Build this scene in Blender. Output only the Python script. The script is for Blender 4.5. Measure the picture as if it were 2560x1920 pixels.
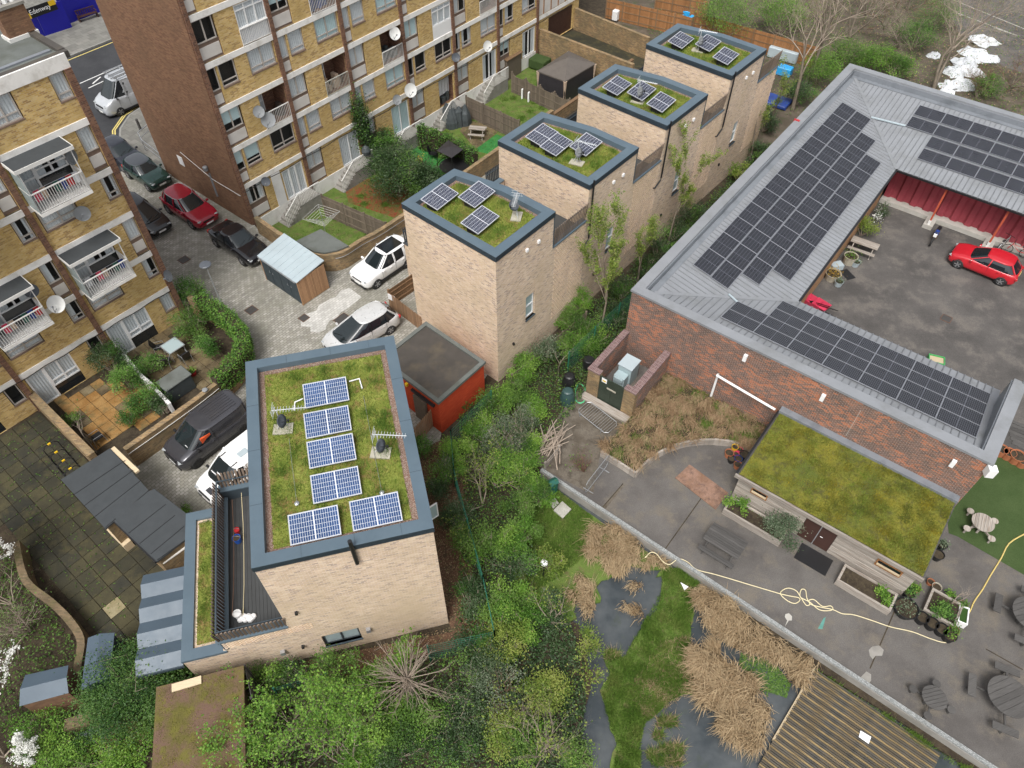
import bpy,bmesh,math,random
import numpy as np
from mathutils import Vector,Matrix
# ---------------------------------------------------------------- scene, camera, light
for _o in list(bpy.data.objects):
 bpy.data.objects.remove(_o)
SC=bpy.context.scene
COL=SC.collection
R=math.radians
random.seed(7)
RNG=np.random.default_rng(11)
CAM_H,FOC,NAD=31.0,1840.0,1550.0
TILT=math.atan(NAD/FOC)
cam=bpy.data.cameras.new('camera')
cam.lens=36.0*FOC/2560.0
cam.sensor_width=36.0
cam.clip_start=0.5
cam.clip_end=3000
camo=bpy.data.objects.new('camera',cam)
COL.objects.link(camo)
camo.location=(0,0,CAM_H)
camo.rotation_euler=(TILT,0,0)
SC.camera=camo
SUN_EL,SUN_AZ=58.0,200.0
w=bpy.data.worlds.new('World')
SC.world=w
w.use_nodes=True
wn,wl=w.node_tree.nodes,w.node_tree.links
wn.clear()
_out=wn.new('ShaderNodeOutputWorld')
_bg=wn.new('ShaderNodeBackground')
_sky=wn.new('ShaderNodeTexSky')
_sky.sky_type='NISHITA'
_sky.sun_disc=False
_sky.sun_elevation=R(SUN_EL)
_sky.sun_rotation=R(SUN_AZ)
_sky.air_density=1.0
_sky.dust_density=4.0
_sky.ozone_density=1.0
_hs=wn.new('ShaderNodeHueSaturation')
_hs.inputs['Saturation'].default_value=0.22
_bg.inputs['Strength'].default_value=0.115
wl.new(_sky.outputs[0],_hs.inputs['Color'])
wl.new(_hs.outputs[0],_bg.inputs['Color'])
wl.new(_bg.outputs[0],_out.inputs['Surface'])
sun=bpy.data.lights.new('sun','SUN')
sun.energy=1.5
sun.angle=R(22)
sun.color=(1.0,0.975,0.94)
suno=bpy.data.objects.new('sun',sun)
COL.objects.link(suno)
suno.rotation_euler=(R(90-SUN_EL),0,R(180-SUN_AZ))
SC.view_settings.view_transform='Standard'
SC.view_settings.look='None'
SC.view_settings.gamma=1.0
SC.view_settings.use_curve_mapping=False
SC.view_settings.exposure=0.82
SC.render.resolution_x,SC.render.resolution_y=1024,768
# ---------------------------------------------------------------- pixel -> place
_s,_c=math.sin(TILT),math.cos(TILT)
def ray(x,y):
 f,u=Vector((0,_s,-_c)),Vector((0,_c,_s))
 return f*FOC+Vector((1,0,0))*(x-1280)-u*(y-960)
def S(x,y,z=0.0):
 d=ray(x,y)
 return Vector((0,0,CAM_H))+d*((z-CAM_H)/d.z)
def tp(c,r,x,y):
 return 640*c+x/3.456,480*r+y/3.456
def T(c,r,x,y,z=0.0):
 return S(*tp(c,r,x,y),z)
def SP(x,y,p,n):
 d=ray(x,y);o=Vector((0,0,CAM_H))
 return o+d*((Vector(p)-o).dot(n)/d.dot(n))
def TL(c,r,z,*q):
 return[T(c,r,a,b,z)for a,b in q]
def v2(p):return(p[0],p[1])
# ---------------------------------------------------------------- mesh builder
Z3=Vector((0,0,1))
class MB:
 def __init__(s):s.v,s.f=[],[]
 def add(s,vs,fs):
  k=len(s.v);s.v+=[tuple(p)for p in vs];s.f+=[tuple(i+k for i in f)for f in fs];return s
 def box(s,c,d,rz=0.0):
  cx,cy,cz=c;a,b,h=d[0]/2,d[1]/2,d[2]/2
  co,si=math.cos(rz),math.sin(rz)
  vs=[]
  for z in(-h,h):
   for x,y in((-a,-b),(a,-b),(a,b),(-a,b)):
    vs.append((cx+x*co-y*si,cy+x*si+y*co,cz+z))
  return s.add(vs,[(3,2,1,0),(4,5,6,7),(0,1,5,4),(1,2,6,5),(2,3,7,6),(3,0,4,7)])
 def bx(s,x0,x1,y0,y1,z0,z1):
  return s.box(((x0+x1)/2,(y0+y1)/2,(z0+z1)/2),(abs(x1-x0),abs(y1-y0),abs(z1-z0)))
 def bar(s,p0,p1,w,h=None,up=Z3):
  p0,p1=Vector(p0),Vector(p1);h=h or w
  d=(p1-p0)
  if d.length<1e-6:return s
  d.normalize()
  if abs(d.dot(up))>.99:up=Vector((1,0,0))
  a=d.cross(up).normalized()*(w/2);b=a.cross(d).normalized()*(h/2)
  vs=[p+q for p in(p0,p1)for q in(-a-b,a-b,a+b,-a+b)]
  return s.add(vs,[(0,1,2,3),(7,6,5,4),(0,4,5,1),(1,5,6,2),(2,6,7,3),(3,7,4,0)])
 def tube(s,pts,r,n=6,cap=True):
  pts=[Vector(p)for p in pts];m=len(pts)
  rs=r if isinstance(r,(list,tuple))else[r]*m
  ref=Z3
  rings=[]
  for i,p in enumerate(pts):
   t=(pts[min(i+1,m-1)]-pts[max(i-1,0)])
   if t.length<1e-9:t=Vector((0,0,1))
   t.normalize()
   a=t.cross(ref)
   if a.length<.05:a=t.cross(Vector((1,0,0)))
   a.normalize();b=t.cross(a).normalized();ref=a.cross(t)*1.0 if False else ref
   rings.append([p+(a*math.cos(2*math.pi*k/n)+b*math.sin(2*math.pi*k/n))*rs[i]for k in range(n)])
  vs=[q for g in rings for q in g];fs=[]
  for i in range(m-1):
   for k in range(n):
    k2=(k+1)%n
    fs.append((i*n+k,i*n+k2,(i+1)*n+k2,(i+1)*n+k))
  if cap:fs+=[tuple(range(n))[::-1],tuple((m-1)*n+k for k in range(n))]
  return s.add(vs,fs)
 def prism(s,poly,z0,z1,bottom=True):
  n=len(poly);a=sum(poly[i][0]*poly[(i+1)%n][1]-poly[(i+1)%n][0]*poly[i][1]for i in range(n))
  if a<0:poly=poly[::-1]
  z0s=z0 if isinstance(z0,(list,tuple))else[z0]*n
  z1s=z1 if isinstance(z1,(list,tuple))else[z1]*n
  if a<0 and isinstance(z1,(list,tuple)):z1s=list(z1)[::-1]
  if a<0 and isinstance(z0,(list,tuple)):z0s=list(z0)[::-1]
  vs=[(p[0],p[1],z0s[i])for i,p in enumerate(poly)]+[(p[0],p[1],z1s[i])for i,p in enumerate(poly)]
  fs=[tuple(range(n,2*n))]+[(i,(i+1)%n,n+(i+1)%n,n+i)for i in range(n)]
  if bottom:fs.append(tuple(range(n))[::-1])
  return s.add(vs,fs)
 def ringwall(s,poly,t,z0,z1,inward=True):
  n=len(poly);inn=offset(poly,t)
  for i in range(n):
   j=(i+1)%n
   s.prism([v2(poly[i]),v2(poly[j]),v2(inn[j]),v2(inn[i])],z0,z1)
  return s
 def ring(s,poly,t,z0,z1):
  n=len(poly);a=sum(poly[i][0]*poly[(i+1)%n][1]-poly[(i+1)%n][0]*poly[i][1]for i in range(n))
  if a<0:poly=poly[::-1]
  inn=offset(poly,t)
  vs=[(p[0],p[1],z0)for p in poly]+[(p[0],p[1],z1)for p in poly]+[(p[0],p[1],z1)for p in inn]+[(p[0],p[1],z0)for p in inn]
  fs=[]
  for i in range(n):
   j=(i+1)%n
   fs+=[(i,j,n+j,n+i),(n+i,n+j,2*n+j,2*n+i),(2*n+i,2*n+j,3*n+j,3*n+i),(3*n+i,3*n+j,j,i)]
  return s.add(vs,fs)
 def lathe(s,prof,c=(0,0,0),n=12,axis='z'):
  vs,fs=[],[]
  for r,z in prof:
   for k in range(n):
    a=2*math.pi*k/n
    p=(r*math.cos(a),r*math.sin(a),z)
    if axis=='y':p=(p[0],p[2],p[1])
    if axis=='x':p=(p[2],p[0],p[1])
    vs.append((c[0]+p[0],c[1]+p[1],c[2]+p[2]))
  m=len(prof)
  for i in range(m-1):
   for k in range(n):
    k2=(k+1)%n
    fs.append((i*n+k,i*n+k2,(i+1)*n+k2,(i+1)*n+k))
  fs+=[tuple(range(n))[::-1],tuple((m-1)*n+k for k in range(n))]
  return s.add(vs,fs)
 def quad(s,a,b,c,d):return s.add([a,b,c,d],[(0,1,2,3)])
 def sheet(s,poly,z):
  n=len(poly);a=sum(poly[i][0]*poly[(i+1)%n][1]-poly[(i+1)%n][0]*poly[i][1]for i in range(n))
  if a<0:poly=poly[::-1]
  return s.add([(p[0],p[1],z)for p in poly],[tuple(range(n))])
 def xf(s,M):
  s.v=[tuple(M@Vector(p))for p in s.v];return s
def offset(poly,t):
 n=len(poly);a=sum(poly[i][0]*poly[(i+1)%n][1]-poly[(i+1)%n][0]*poly[i][1]for i in range(n))
 sg=1 if a>0 else-1
 out=[]
 for i in range(n):
  p,q,r=Vector(v2(poly[i-1])),Vector(v2(poly[i])),Vector(v2(poly[(i+1)%n]))
  d1,d2=(q-p).normalized(),(r-q).normalized()
  n1,n2=Vector((-d1.y,d1.x))*sg,Vector((-d2.y,d2.x))*sg
  k=(n1+n2);k=k/max(1e-6,k.dot(n1))
  out.append((q.x+k.x*t,q.y+k.y*t))
 return out
FRAME={}
def tag(o,label=None,cat=None,group=None,kind=None):
 if label:o['label']=label
 if cat:o['category']=cat
 if group:o['group']=group
 if kind:o['kind']=kind
 return o
def thing(name,label,cat,loc=(0,0,0),rz=0.0,group=None):
 o=bpy.data.objects.new(name,None);COL.objects.link(o)
 o.empty_display_size=.2
 o.location=loc;o.rotation_euler=(0,0,rz)
 FRAME[o.name]=(Matrix.Translation(Vector(loc))@Matrix.Rotation(rz,4,'Z')).inverted()
 return tag(o,label,cat,group)
def auto_uv(me,rot=0.0):
 n=len(me.loops)
 co=np.empty(len(me.vertices)*3);me.vertices.foreach_get('co',co);co=co.reshape(-1,3)
 li=np.empty(n,int);me.loops.foreach_get('vertex_index',li)
 nf=len(me.polygons);nr=np.empty(nf*3);me.polygons.foreach_get('normal',nr);nr=nr.reshape(-1,3)
 lt=np.empty(nf,int);me.polygons.foreach_get('loop_total',lt)
 nl=np.repeat(nr,lt,axis=0);p=co[li]
 h=np.hypot(nl[:,0],nl[:,1]);flat=np.abs(nl[:,2])>.75;h[h<1e-6]=1
 c,s_=math.cos(-rot),math.sin(-rot)
 u=np.where(flat,p[:,0]*c-p[:,1]*s_,(-nl[:,1]*p[:,0]+nl[:,0]*p[:,1])/h)
 v=np.where(flat,p[:,0]*s_+p[:,1]*c,p[:,2])
 uv=me.uv_layers.new(name='UVMap');uv.data.foreach_set('uv',np.stack([u,v],1).astype(np.float32).ravel())
def mesh_of(mb,name,mat,smooth=False,rot=0.0,bevel=0.0,mats=None,mi=None):
 me=bpy.data.meshes.new(name)
 me.from_pydata(mb.v,[],mb.f)
 if bevel>0:
  bm=bmesh.new();bm.from_mesh(me);bmesh.ops.remove_doubles(bm,verts=bm.verts,dist=1e-5)
  bmesh.ops.bevel(bm,geom=bm.edges[:],offset=bevel,segments=1,affect='EDGES',clamp_overlap=True)
  bm.to_mesh(me);bm.free()
 me.update()
 auto_uv(me,rot)
 if mats:
  for q in mats:me.materials.append(q)
  if mi:me.polygons.foreach_set('material_index',mi)
 elif mat:me.materials.append(mat)
 if smooth:me.polygons.foreach_set('use_smooth',[True]*len(me.polygons))
 return me
def link(name,me,parent=None):
 o=bpy.data.objects.new(name,me);COL.objects.link(o)
 if parent:o.parent=parent
 return o
def root_of(o):
 while o.parent:o=o.parent
 return o
def part(mb,name,mat,parent,world=True,smooth=False,rot=0.0,bevel=0.0):
 if world and parent is not None and root_of(parent).name in FRAME:mb.xf(FRAME[root_of(parent).name])
 return link(name,mesh_of(mb,name,mat,smooth,rot,bevel),parent)
def solo(mb,name,mat,label,cat,group=None,smooth=False,rot=0.0,bevel=0.0,kind=None):
 return tag(link(name,mesh_of(mb,name,mat,smooth,rot,bevel)),label,cat,group,kind)
def struct(mb,name,mat,rot=0.0,smooth=False):
 return tag(link(name,mesh_of(mb,name,mat,smooth,rot)),kind='structure')
def copy_tree(o,parent=None):
 c=o.copy();COL.objects.link(c);c.parent=parent
 for ch in o.children:copy_tree(ch,c)
 return c
def piece(name,me,parent,loc,rz=0.0,world=True,scale=None):
 o=link(name,me,parent)
 if world and parent is not None and root_of(parent).name in FRAME:
  Mi=FRAME[root_of(parent).name];loc=Mi@Vector(loc);rz=rz+Mi.to_euler().z
 o.location=loc;o.rotation_euler=(0,0,rz)
 if scale:o.scale=scale
 return o
def wall_open(mb,x0,x1,z0,z1,ops,y=0.0,dep=.14):
 xs=sorted({x0,x1,*[min(max(v,x0),x1)for o in ops for v in o[:2]]});zs=sorted({z0,z1,*[min(max(v,z0),z1)for o in ops for v in o[2:4]]})
 for i in range(len(xs)-1):
  k=0
  while k<len(zs)-1:
   if xs[i+1]-xs[i]<1e-5:break
   cx,cz=(xs[i]+xs[i+1])/2,(zs[k]+zs[k+1])/2
   if any(o[0]<cx<o[1]and o[2]<cz<o[3]for o in ops):k+=1;continue
   k2=k
   while k2+1<len(zs)-1 and not any(o[0]<cx<o[1]and o[2]<(zs[k2+1]+zs[k2+2])/2<o[3]for o in ops):k2+=1
   mb.quad((xs[i],y,zs[k]),(xs[i+1],y,zs[k]),(xs[i+1],y,zs[k2+1]),(xs[i],y,zs[k2+1]))
   k=k2+1
 for a,b,c,d in[o[:4]for o in ops]:
  mb.quad((a,y,c),(a,y,d),(a,y+dep,d),(a,y+dep,c));mb.quad((b,y,d),(b,y,c),(b,y+dep,c),(b,y+dep,d))
  mb.quad((a,y,d),(b,y,d),(b,y+dep,d),(a,y+dep,d));mb.quad((b,y,c),(a,y,c),(a,y+dep,c),(b,y+dep,c))
 return mb
def text_mesh(body,size,mat,name,parent=None,depth=0.002):
 cu=bpy.data.curves.new('t','FONT');cu.body=body;cu.size=size;cu.extrude=depth;cu.align_x='CENTER';cu.align_y='CENTER';cu.resolution_u=2
 o=bpy.data.objects.new('t',cu);COL.objects.link(o)
 bpy.context.view_layer.update()
 me=bpy.data.meshes.new_from_object(o.evaluated_get(bpy.context.evaluated_depsgraph_get()))
 bpy.data.objects.remove(o);bpy.data.curves.remove(cu)
 me.materials.clear();me.materials.append(mat);me.name=name
 return link(name,me,parent)
# ---------------------------------------------------------------- materials
class N:
 def __init__(s,name):
  s.m=bpy.data.materials.new(name);s.m.use_nodes=True
  s.t=s.m.node_tree;s.t.nodes.clear()
  s.o=s.n('ShaderNodeOutputMaterial');s.b=s.n('ShaderNodeBsdfPrincipled');s.l(s.b.outputs[0],s.o.inputs[0])
 def n(s,k,**kw):
  q=s.t.nodes.new(k)
  for a,b in kw.items():setattr(q,a,b)
  return q
 def l(s,a,b):s.t.links.new(a,b)
 def put(s,sock,v):
  if hasattr(v,'default_value')or hasattr(v,'is_linked'):s.l(v,sock)
  else:sock.default_value=v
 def math(s,op,a,b=None,c=None):
  q=s.n('ShaderNodeMath',operation=op)
  s.put(q.inputs[0],a)
  if b is not None:s.put(q.inputs[1],b)
  if c is not None:s.put(q.inputs[2],c)
  return q.outputs[0]
 def uv(s):return s.n('ShaderNodeUVMap').outputs[0]
 def pos(s):return s.n('ShaderNodeNewGeometry').outputs['Position']
 def obj(s):return s.n('ShaderNodeTexCoord').outputs['Object']
 def noise(s,vec,scale,detail=3,rough=.55):
  q=s.n('ShaderNodeTexNoise');q.inputs['Scale'].default_value=scale;q.inputs['Detail'].default_value=detail;q.inputs['Roughness'].default_value=rough
  s.l(vec,q.inputs['Vector']);return q.outputs[0]
 def ramp(s,fac,stops,const=False):
  q=s.n('ShaderNodeValToRGB');e=q.color_ramp
  if const:e.interpolation='CONSTANT'
  while len(e.elements)<len(stops):e.elements.new(.5)
  for i,(p,c)in enumerate(stops):e.elements[i].position=p;e.elements[i].color=(*c[:3],1)
  s.put(q.inputs[0],fac);return q.outputs[0]
 def mix(s,f,a,b,mode='MIX'):
  q=s.n('ShaderNodeMix',data_type='RGBA',blend_type=mode)
  s.put(q.inputs[0],f);s.put(q.inputs[6],a if not isinstance(a,tuple)else(*a[:3],1));s.put(q.inputs[7],b if not isinstance(b,tuple)else(*b[:3],1))
  return q.outputs[2]
 def bump(s,h,st=.3,dist=.02):
  q=s.n('ShaderNodeBump');q.inputs['Strength'].default_value=st;q.inputs['Distance'].default_value=dist
  s.l(h,q.inputs['Height']);s.l(q.outputs[0],s.b.inputs['Normal'])
 def fin(s,col=None,rough=.8,metal=0.,spec=.4):
  if col is not None:s.put(s.b.inputs['Base Color'],(*col[:3],1)if isinstance(col,tuple)else col)
  s.put(s.b.inputs['Roughness'],rough);s.b.inputs['Metallic'].default_value=metal
  s.b.inputs['Specular IOR Level'].default_value=spec
  return s.m
def mul(c,k):return tuple(min(1,x*k)for x in c)
def M_plain(name,col,rough=.7,var=.18,scale=3.,metal=0.,spec=.4,bump=0.,dirt=None,dscale=.7,damt=.6):
 q=N(name);p=q.pos()
 c=q.ramp(q.noise(p,scale,4),[(.3,mul(col,1-var)),(.7,mul(col,1+var))])
 c=q.mix(q.math('MULTIPLY',q.noise(p,scale*14,2),.25),c,mul(col,.7))
 if dirt:
  f=q.ramp(q.noise(p,dscale,5,.65),[(.48,(0,0,0)),(.68,(damt,)*3)])
  c=q.mix(f,c,dirt)
 if bump:q.bump(q.noise(p,40,3),bump,.01)
 r=q.math('MULTIPLY_ADD',q.noise(p,scale*2.3,3),.3,rough-.15)
 return q.fin(c,r,metal,spec)
def M_flat(name,col,rough=.5,metal=0.,spec=.5):
 q=N(name);return q.fin(tuple(col),rough,metal,spec)
def M_brick(name,cols,mortar,bw=.225,bh=.075,mj=.011,clump=None,stain=None,bump=.5,stretch=True,rough=.85,stscale=.5,blotch=.18):
 q=N(name);s=q.n('ShaderNodeSeparateXYZ');q.l(q.uv(),s.inputs[0])
 r_=q.math('DIVIDE',s.outputs[1],bh);row=q.math('FLOOR',r_)
 u_=q.math('MULTIPLY_ADD',q.math('MODULO',row,2.)if stretch else 0.,.5,q.math('DIVIDE',s.outputs[0],bw));cell=q.math('FLOOR',u_)
 fu,fv=q.math('SUBTRACT',u_,cell),q.math('SUBTRACT',r_,row)
 cb=q.n('ShaderNodeCombineXYZ');q.l(cell,cb.inputs[0]);q.l(row,cb.inputs[1])
 wn_=q.n('ShaderNodeTexWhiteNoise',noise_dimensions='2D');q.l(cb.outputs[0],wn_.inputs['Vector'])
 val=wn_.outputs['Value'];p=q.pos()
 if clump:val=q.math('MULTIPLY_ADD',q.math('SUBTRACT',q.noise(p,clump[0],3),.5),clump[1],val)
 n=len(cols)
 c=q.ramp(val,[(i/n,k)for i,k in enumerate(cols)],True)
 b=q.noise(p,1.3,4)
 c=q.mix(1.0,c,q.ramp(b,[(.3,(1-blotch,)*3),(.7,(1+blotch*.6,)*3)]),'MULTIPLY')
 c=q.mix(q.math('MULTIPLY',q.noise(p,60,2),.3),c,mul(cols[0],.65))
 eu,ev=mj/bw,mj/bh
 mu=q.math('LESS_THAN',fu,eu);mv=q.math('LESS_THAN',fv,ev);mm=q.math('MAXIMUM',mu,mv)
 c=q.mix(mm,c,mortar)
 if stain:
  f=q.ramp(q.noise(p,stscale,5,.7),[(.45,(0,0,0)),(.7,(.75,)*3)]);c=q.mix(f,c,stain)
 if bump:q.bump(q.math('SUBTRACT',1.,mm),bump,.008)
 return q.fin(c,rough,0,.25)
def M_leaf(name,stops,rough=.6,trans=.25):
 q=N(name);a=q.n('ShaderNodeAttribute',attribute_name='rnd')
 c=q.ramp(a.outputs['Fac'],stops)
 q.fin(c,rough,0,.3)
 tr=q.n('ShaderNodeBsdfTranslucent');q.l(c,tr.inputs[0])
 mx=q.n('ShaderNodeMixShader');mx.inputs[0].default_value=trans
 q.l(q.b.outputs[0],mx.inputs[1]);q.l(tr.outputs[0],mx.inputs[2]);q.l(mx.outputs[0],q.o.inputs[0])
 return q.m
def M_two(name,c1,c2,scale=1.5,rough=.9,c3=None,s3=8.,bump=.3,lo=.42,hi=.58,bscale=60):
 q=N(name);p=q.pos()
 c=q.ramp(q.noise(p,scale,5,.65),[(lo,c1),(hi,c2)])
 if c3:c=q.mix(q.ramp(q.noise(p,s3,4,.7),[(.5,(0,0,0)),(.65,(.85,)*3)]),c,c3)
 c=q.mix(1.,c,q.ramp(q.noise(p,35,2),[(.3,(.75,)*3),(.7,(1.2,)*3)]),'MULTIPLY')
 if bump:q.bump(q.noise(p,bscale,3),bump,.02)
 return q.fin(c,rough,0,.25)
def M_glass(name,tint=(.02,.025,.03),rough=.04,see=.0):
 q=N(name);q.fin(tint,rough,0,.8)
 if see>0:
  tr=q.n('ShaderNodeBsdfTransparent');tr.inputs[0].default_value=(.95,.97,.97,1)
  fr=q.n('ShaderNodeLayerWeight');fr.inputs[0].default_value=.3
  mx=q.n('ShaderNodeMixShader');q.l(q.math('MULTIPLY',q.math('SUBTRACT',1.,q.math('MULTIPLY',fr.outputs[1],.45)),see),mx.inputs[0])
  q.l(q.b.outputs[0],mx.inputs[1]);q.l(tr.outputs[0],mx.inputs[2]);q.l(mx.outputs[0],q.o.inputs[0])
 return q.m
def M_wood(name,col,var=.25,sc=(3,40),rough=.8,streak=None,plank=None):
 q=N(name);mp=q.n('ShaderNodeMapping');mp.inputs['Scale'].default_value=(sc[0],sc[1],1)
 q.l(q.uv(),mp.inputs[0])
 oi=q.n('ShaderNodeObjectInfo')
 g=q.noise(mp.outputs[0],1,4)
 c=q.ramp(g,[(.3,mul(col,1-var)),(.7,mul(col,1+var))])
 if streak:c=q.mix(q.ramp(q.noise(mp.outputs[0],.5,5),[(.5,(0,0,0)),(.65,(1,1,1))]),c,streak)
 c=q.mix(1.,c,q.ramp(oi.outputs['Random'],[(0,(.8,)*3),(1,(1.18,)*3)]),'MULTIPLY')
 q.bump(g,.3,.01)
 return q.fin(c,rough,0,.25)
def M_paint(name,col,rough=.22,metal=0.0,coat=.6):
 q=N(name);p=q.pos()
 c=q.ramp(q.noise(p,3,4),[(.3,mul(col,.93)),(.7,mul(col,1.05))])
 q.fin(c,q.math('MULTIPLY_ADD',q.noise(p,6,3),.12,rough-.05),metal,.5)
 q.b.inputs['Coat Weight'].default_value=coat;q.b.inputs['Coat Roughness'].default_value=.08
 return q.m
def M_water(name):
 q=N(name);p=q.pos()
 c=q.ramp(q.noise(p,.55,5,.6),[(.40,(.036,.044,.049)),(.66,(.085,.093,.096))])
 c=q.mix(q.ramp(q.noise(p,1.3,6,.75),[(.56,(0,0,0)),(.7,(.5,)*3)]),c,(.05,.062,.034))
 q.bump(q.noise(p,5,2),.05,.01)
 return q.fin(c,.05,0,.55)
M={}
def defmats():
 M['brick_house']=M_brick('buff_brick',[(.62,.46,.32),(.69,.53,.38),(.54,.39,.27),(.65,.49,.34),(.58,.43,.33),(.38,.28,.23),(.73,.58,.42),(.63,.46,.31)],(.72,.64,.55),mj=.012,blotch=.1,stain=(.50,.39,.26),stscale=.22)
 M['brick_yellow']=M_brick('yellow_stock_brick',[(.56,.37,.12),(.64,.45,.18),(.49,.31,.10),(.60,.41,.15),(.36,.22,.085),(.66,.48,.23)],(.50,.41,.27),stain=(.44,.31,.12),stscale=.35)
 M['brick_brown']=M_brick('brown_brick',[(.19,.105,.062),(.23,.13,.075),(.16,.085,.052),(.21,.115,.07),(.26,.14,.08)],(.14,.09,.06),stain=(.15,.09,.055),stscale=.22)
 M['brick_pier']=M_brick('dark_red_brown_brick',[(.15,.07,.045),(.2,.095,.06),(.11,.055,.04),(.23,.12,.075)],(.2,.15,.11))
 M['brick_school']=M_brick('mixed_red_brick',[(.12,.078,.062),(.16,.095,.075),(.14,.083,.065),(.19,.105,.078),(.22,.115,.08),(.29,.125,.072),(.44,.15,.065)],(.40,.35,.31),clump=(1.0,1.6),blotch=.25,mj=.012)
 M['brick_wall']=M_brick('weathered_stock_brick',[(.30,.20,.10),(.24,.155,.085),(.36,.25,.13),(.19,.13,.08),(.33,.21,.1)],(.30,.25,.17),stain=(.13,.115,.07),stscale=.8,blotch=.3)
 M['brick_moss']=M_brick('mossy_old_brick',[(.17,.12,.07),(.13,.095,.055),(.20,.14,.08)],(.15,.125,.085),stain=(.10,.10,.035),stscale=1.2,blotch=.3)
 M['brick_cap']=M_brick('purple_brown_coping_brick',[(.17,.10,.10),(.21,.13,.12),(.14,.08,.08)],(.34,.29,.27),bw=.075,bh=.225,mj=.012)
 M['brick_red_paint']=M_brick('red_painted_brick',[(.50,.065,.022),(.46,.055,.02),(.53,.075,.026)],(.42,.05,.018),bump=.7,blotch=.12)
 M['render_white']=M_plain('white_render',(.72,.71,.69),.7,.06,1.2,dirt=(.5,.48,.44),damt=.4)
 M['band_white']=M_plain('white_concrete_band',(.80,.78,.74),.75,.05,1.5,dirt=(.42,.39,.34),damt=.5,dscale=1.3)
 M['panel_pale']=M_plain('pale_infill_panel',(.60,.57,.53),.7,.06,1.5,dirt=(.4,.36,.32),damt=.4)
 M['strip_brown']=M_plain('brown_timber_strip',(.18,.125,.095),.7,.15,4)
 M['frame_grey']=M_plain('beige_grey_window_frame',(.44,.40,.36),.5,.05,2)
 M['frame_white']=M_plain('white_plastic_frame',(.78,.78,.77),.4,.03,2)
 M['frame_dark']=M_flat('dark_grey_frame',(.035,.043,.05),.45)
 M['glass']=M_glass('window_glass',(.02,.026,.03),.05,.97)
 M['glass_dark']=M_glass('dark_glass',(.012,.016,.02),.06)
 M['glass_pale']=M_glass('frosted_pale_glass',(.34,.42,.43),.12)
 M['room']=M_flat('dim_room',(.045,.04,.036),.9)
 M['curtain']=M_plain('white_curtain',(.66,.68,.70),.9,.05,6)
 M['curtain_blue']=M_plain('pale_blue_blind',(.58,.72,.74),.9,.03,6)
 M['curtain_dark']=M_plain('dark_teal_curtain',(.09,.13,.15),.9,.1,6)
 M['curtain_beige']=M_plain('beige_curtain',(.42,.38,.30),.9,.1,6)
 M['rail_white']=M_plain('white_painted_rail',(.68,.67,.64),.5,.06,5)
 M['rail_grey']=M_plain('grey_painted_rail',(.42,.42,.37),.5,.08,5)
 M['coping']=M_plain('blue_grey_metal_coping',(.085,.122,.152),.42,.07,.9,spec=.5,dirt=(.115,.155,.18),damt=.35)
 M['coping_dark']=M_plain('dark_blue_grey_metal',(.05,.068,.083),.42,.08,1.5)
 M['zinc_light']=M_plain('pale_zinc_sheet',(.075,.105,.135),.4,.06,1.2)
 M['zinc_dark']=M_plain('dark_zinc_sheet',(.115,.158,.2),.42,.06,1.2)
 M['zinc_pale']=M_plain('pale_grey_sheet_roof',(.40,.47,.50),.42,.06,1.0,dirt=(.33,.38,.40),damt=.5)
 M['roof_grey']=M_plain('grey_metal_roof',(.235,.245,.26),.5,.07,.8,dirt=(.165,.17,.17),damt=.65)
 M['roof_rib']=M_plain('shaded_grey_roof_rib',(.17,.178,.19),.5,.07,2)  # rib shading lines put into a colour darker than the roof sheet
 M['roof_gutter']=M_plain('grey_gutter_sheet',(.20,.215,.235),.4,.12,.7,dirt=(.09,.10,.11),damt=.7)
 M['felt_dark']=M_plain('charcoal_roof_felt',(.048,.054,.058),.8,.1,2,bump=.15)
 M['felt_brown']=M_plain('dark_brown_roof_felt',(.062,.055,.048),.75,.15,1.2,dirt=(.13,.105,.065),dscale=.45,damt=.6)
 M['felt_grey']=M_plain('grey_roof_felt',(.125,.135,.125),.8,.15,.8,dirt=(.07,.075,.06),damt=.7)
 M['asphalt']=M_two('worn_playground_asphalt',(.09,.082,.076),(.138,.128,.118),.4,.88,(.155,.135,.11),.7,.35,.35,.65,180)
 M['asphalt_court']=M_two('courtyard_asphalt',(.070,.065,.061),(.118,.109,.101),.35,.85,(.145,.13,.115),.7,.3,.35,.65,180)
 M['road']=M_two('dark_road_asphalt',(.036,.037,.040),(.048,.049,.052),.5,.8,None,8,.25,.4,.6,200)
 M['paint_white']=M_plain('white_road_paint',(.62,.62,.6),.7,.1,9)
 M['paint_yellow']=M_plain('yellow_road_paint',(.62,.50,.16),.7,.12,9)
 M['pavers']=M_brick('grey_block_paving',[(.31,.295,.26),(.37,.355,.315),(.27,.255,.225),(.335,.32,.285),(.29,.275,.235),(.40,.38,.345)],(.14,.135,.10),bw=.24,bh=.17,mj=.022,blotch=.25,stain=(.19,.185,.145),stscale=.35,bump=.5)
 M['pavers_pale']=M_brick('pale_new_block_paving',[(.50,.49,.46),(.56,.55,.52),(.46,.45,.42)],(.30,.29,.26),bw=.24,bh=.17,mj=.02,bump=.4)
 M['flag_grey']=M_brick('grey_paving_flags',[(.19,.185,.165),(.22,.21,.19),(.16,.155,.14),(.2,.195,.175)],(.10,.10,.085),bw=.62,bh=.6,mj=.02,bump=.3,stretch=True)
 M['kerb']=M_plain('kerb_stone',(.24,.235,.215),.85,.15,4)
 M['slab_dark']=M_two('dark_mossy_slab',(.024,.024,.019),(.046,.043,.026),.45,.8,(.075,.065,.032),1.2,.2,.35,.62)
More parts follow.
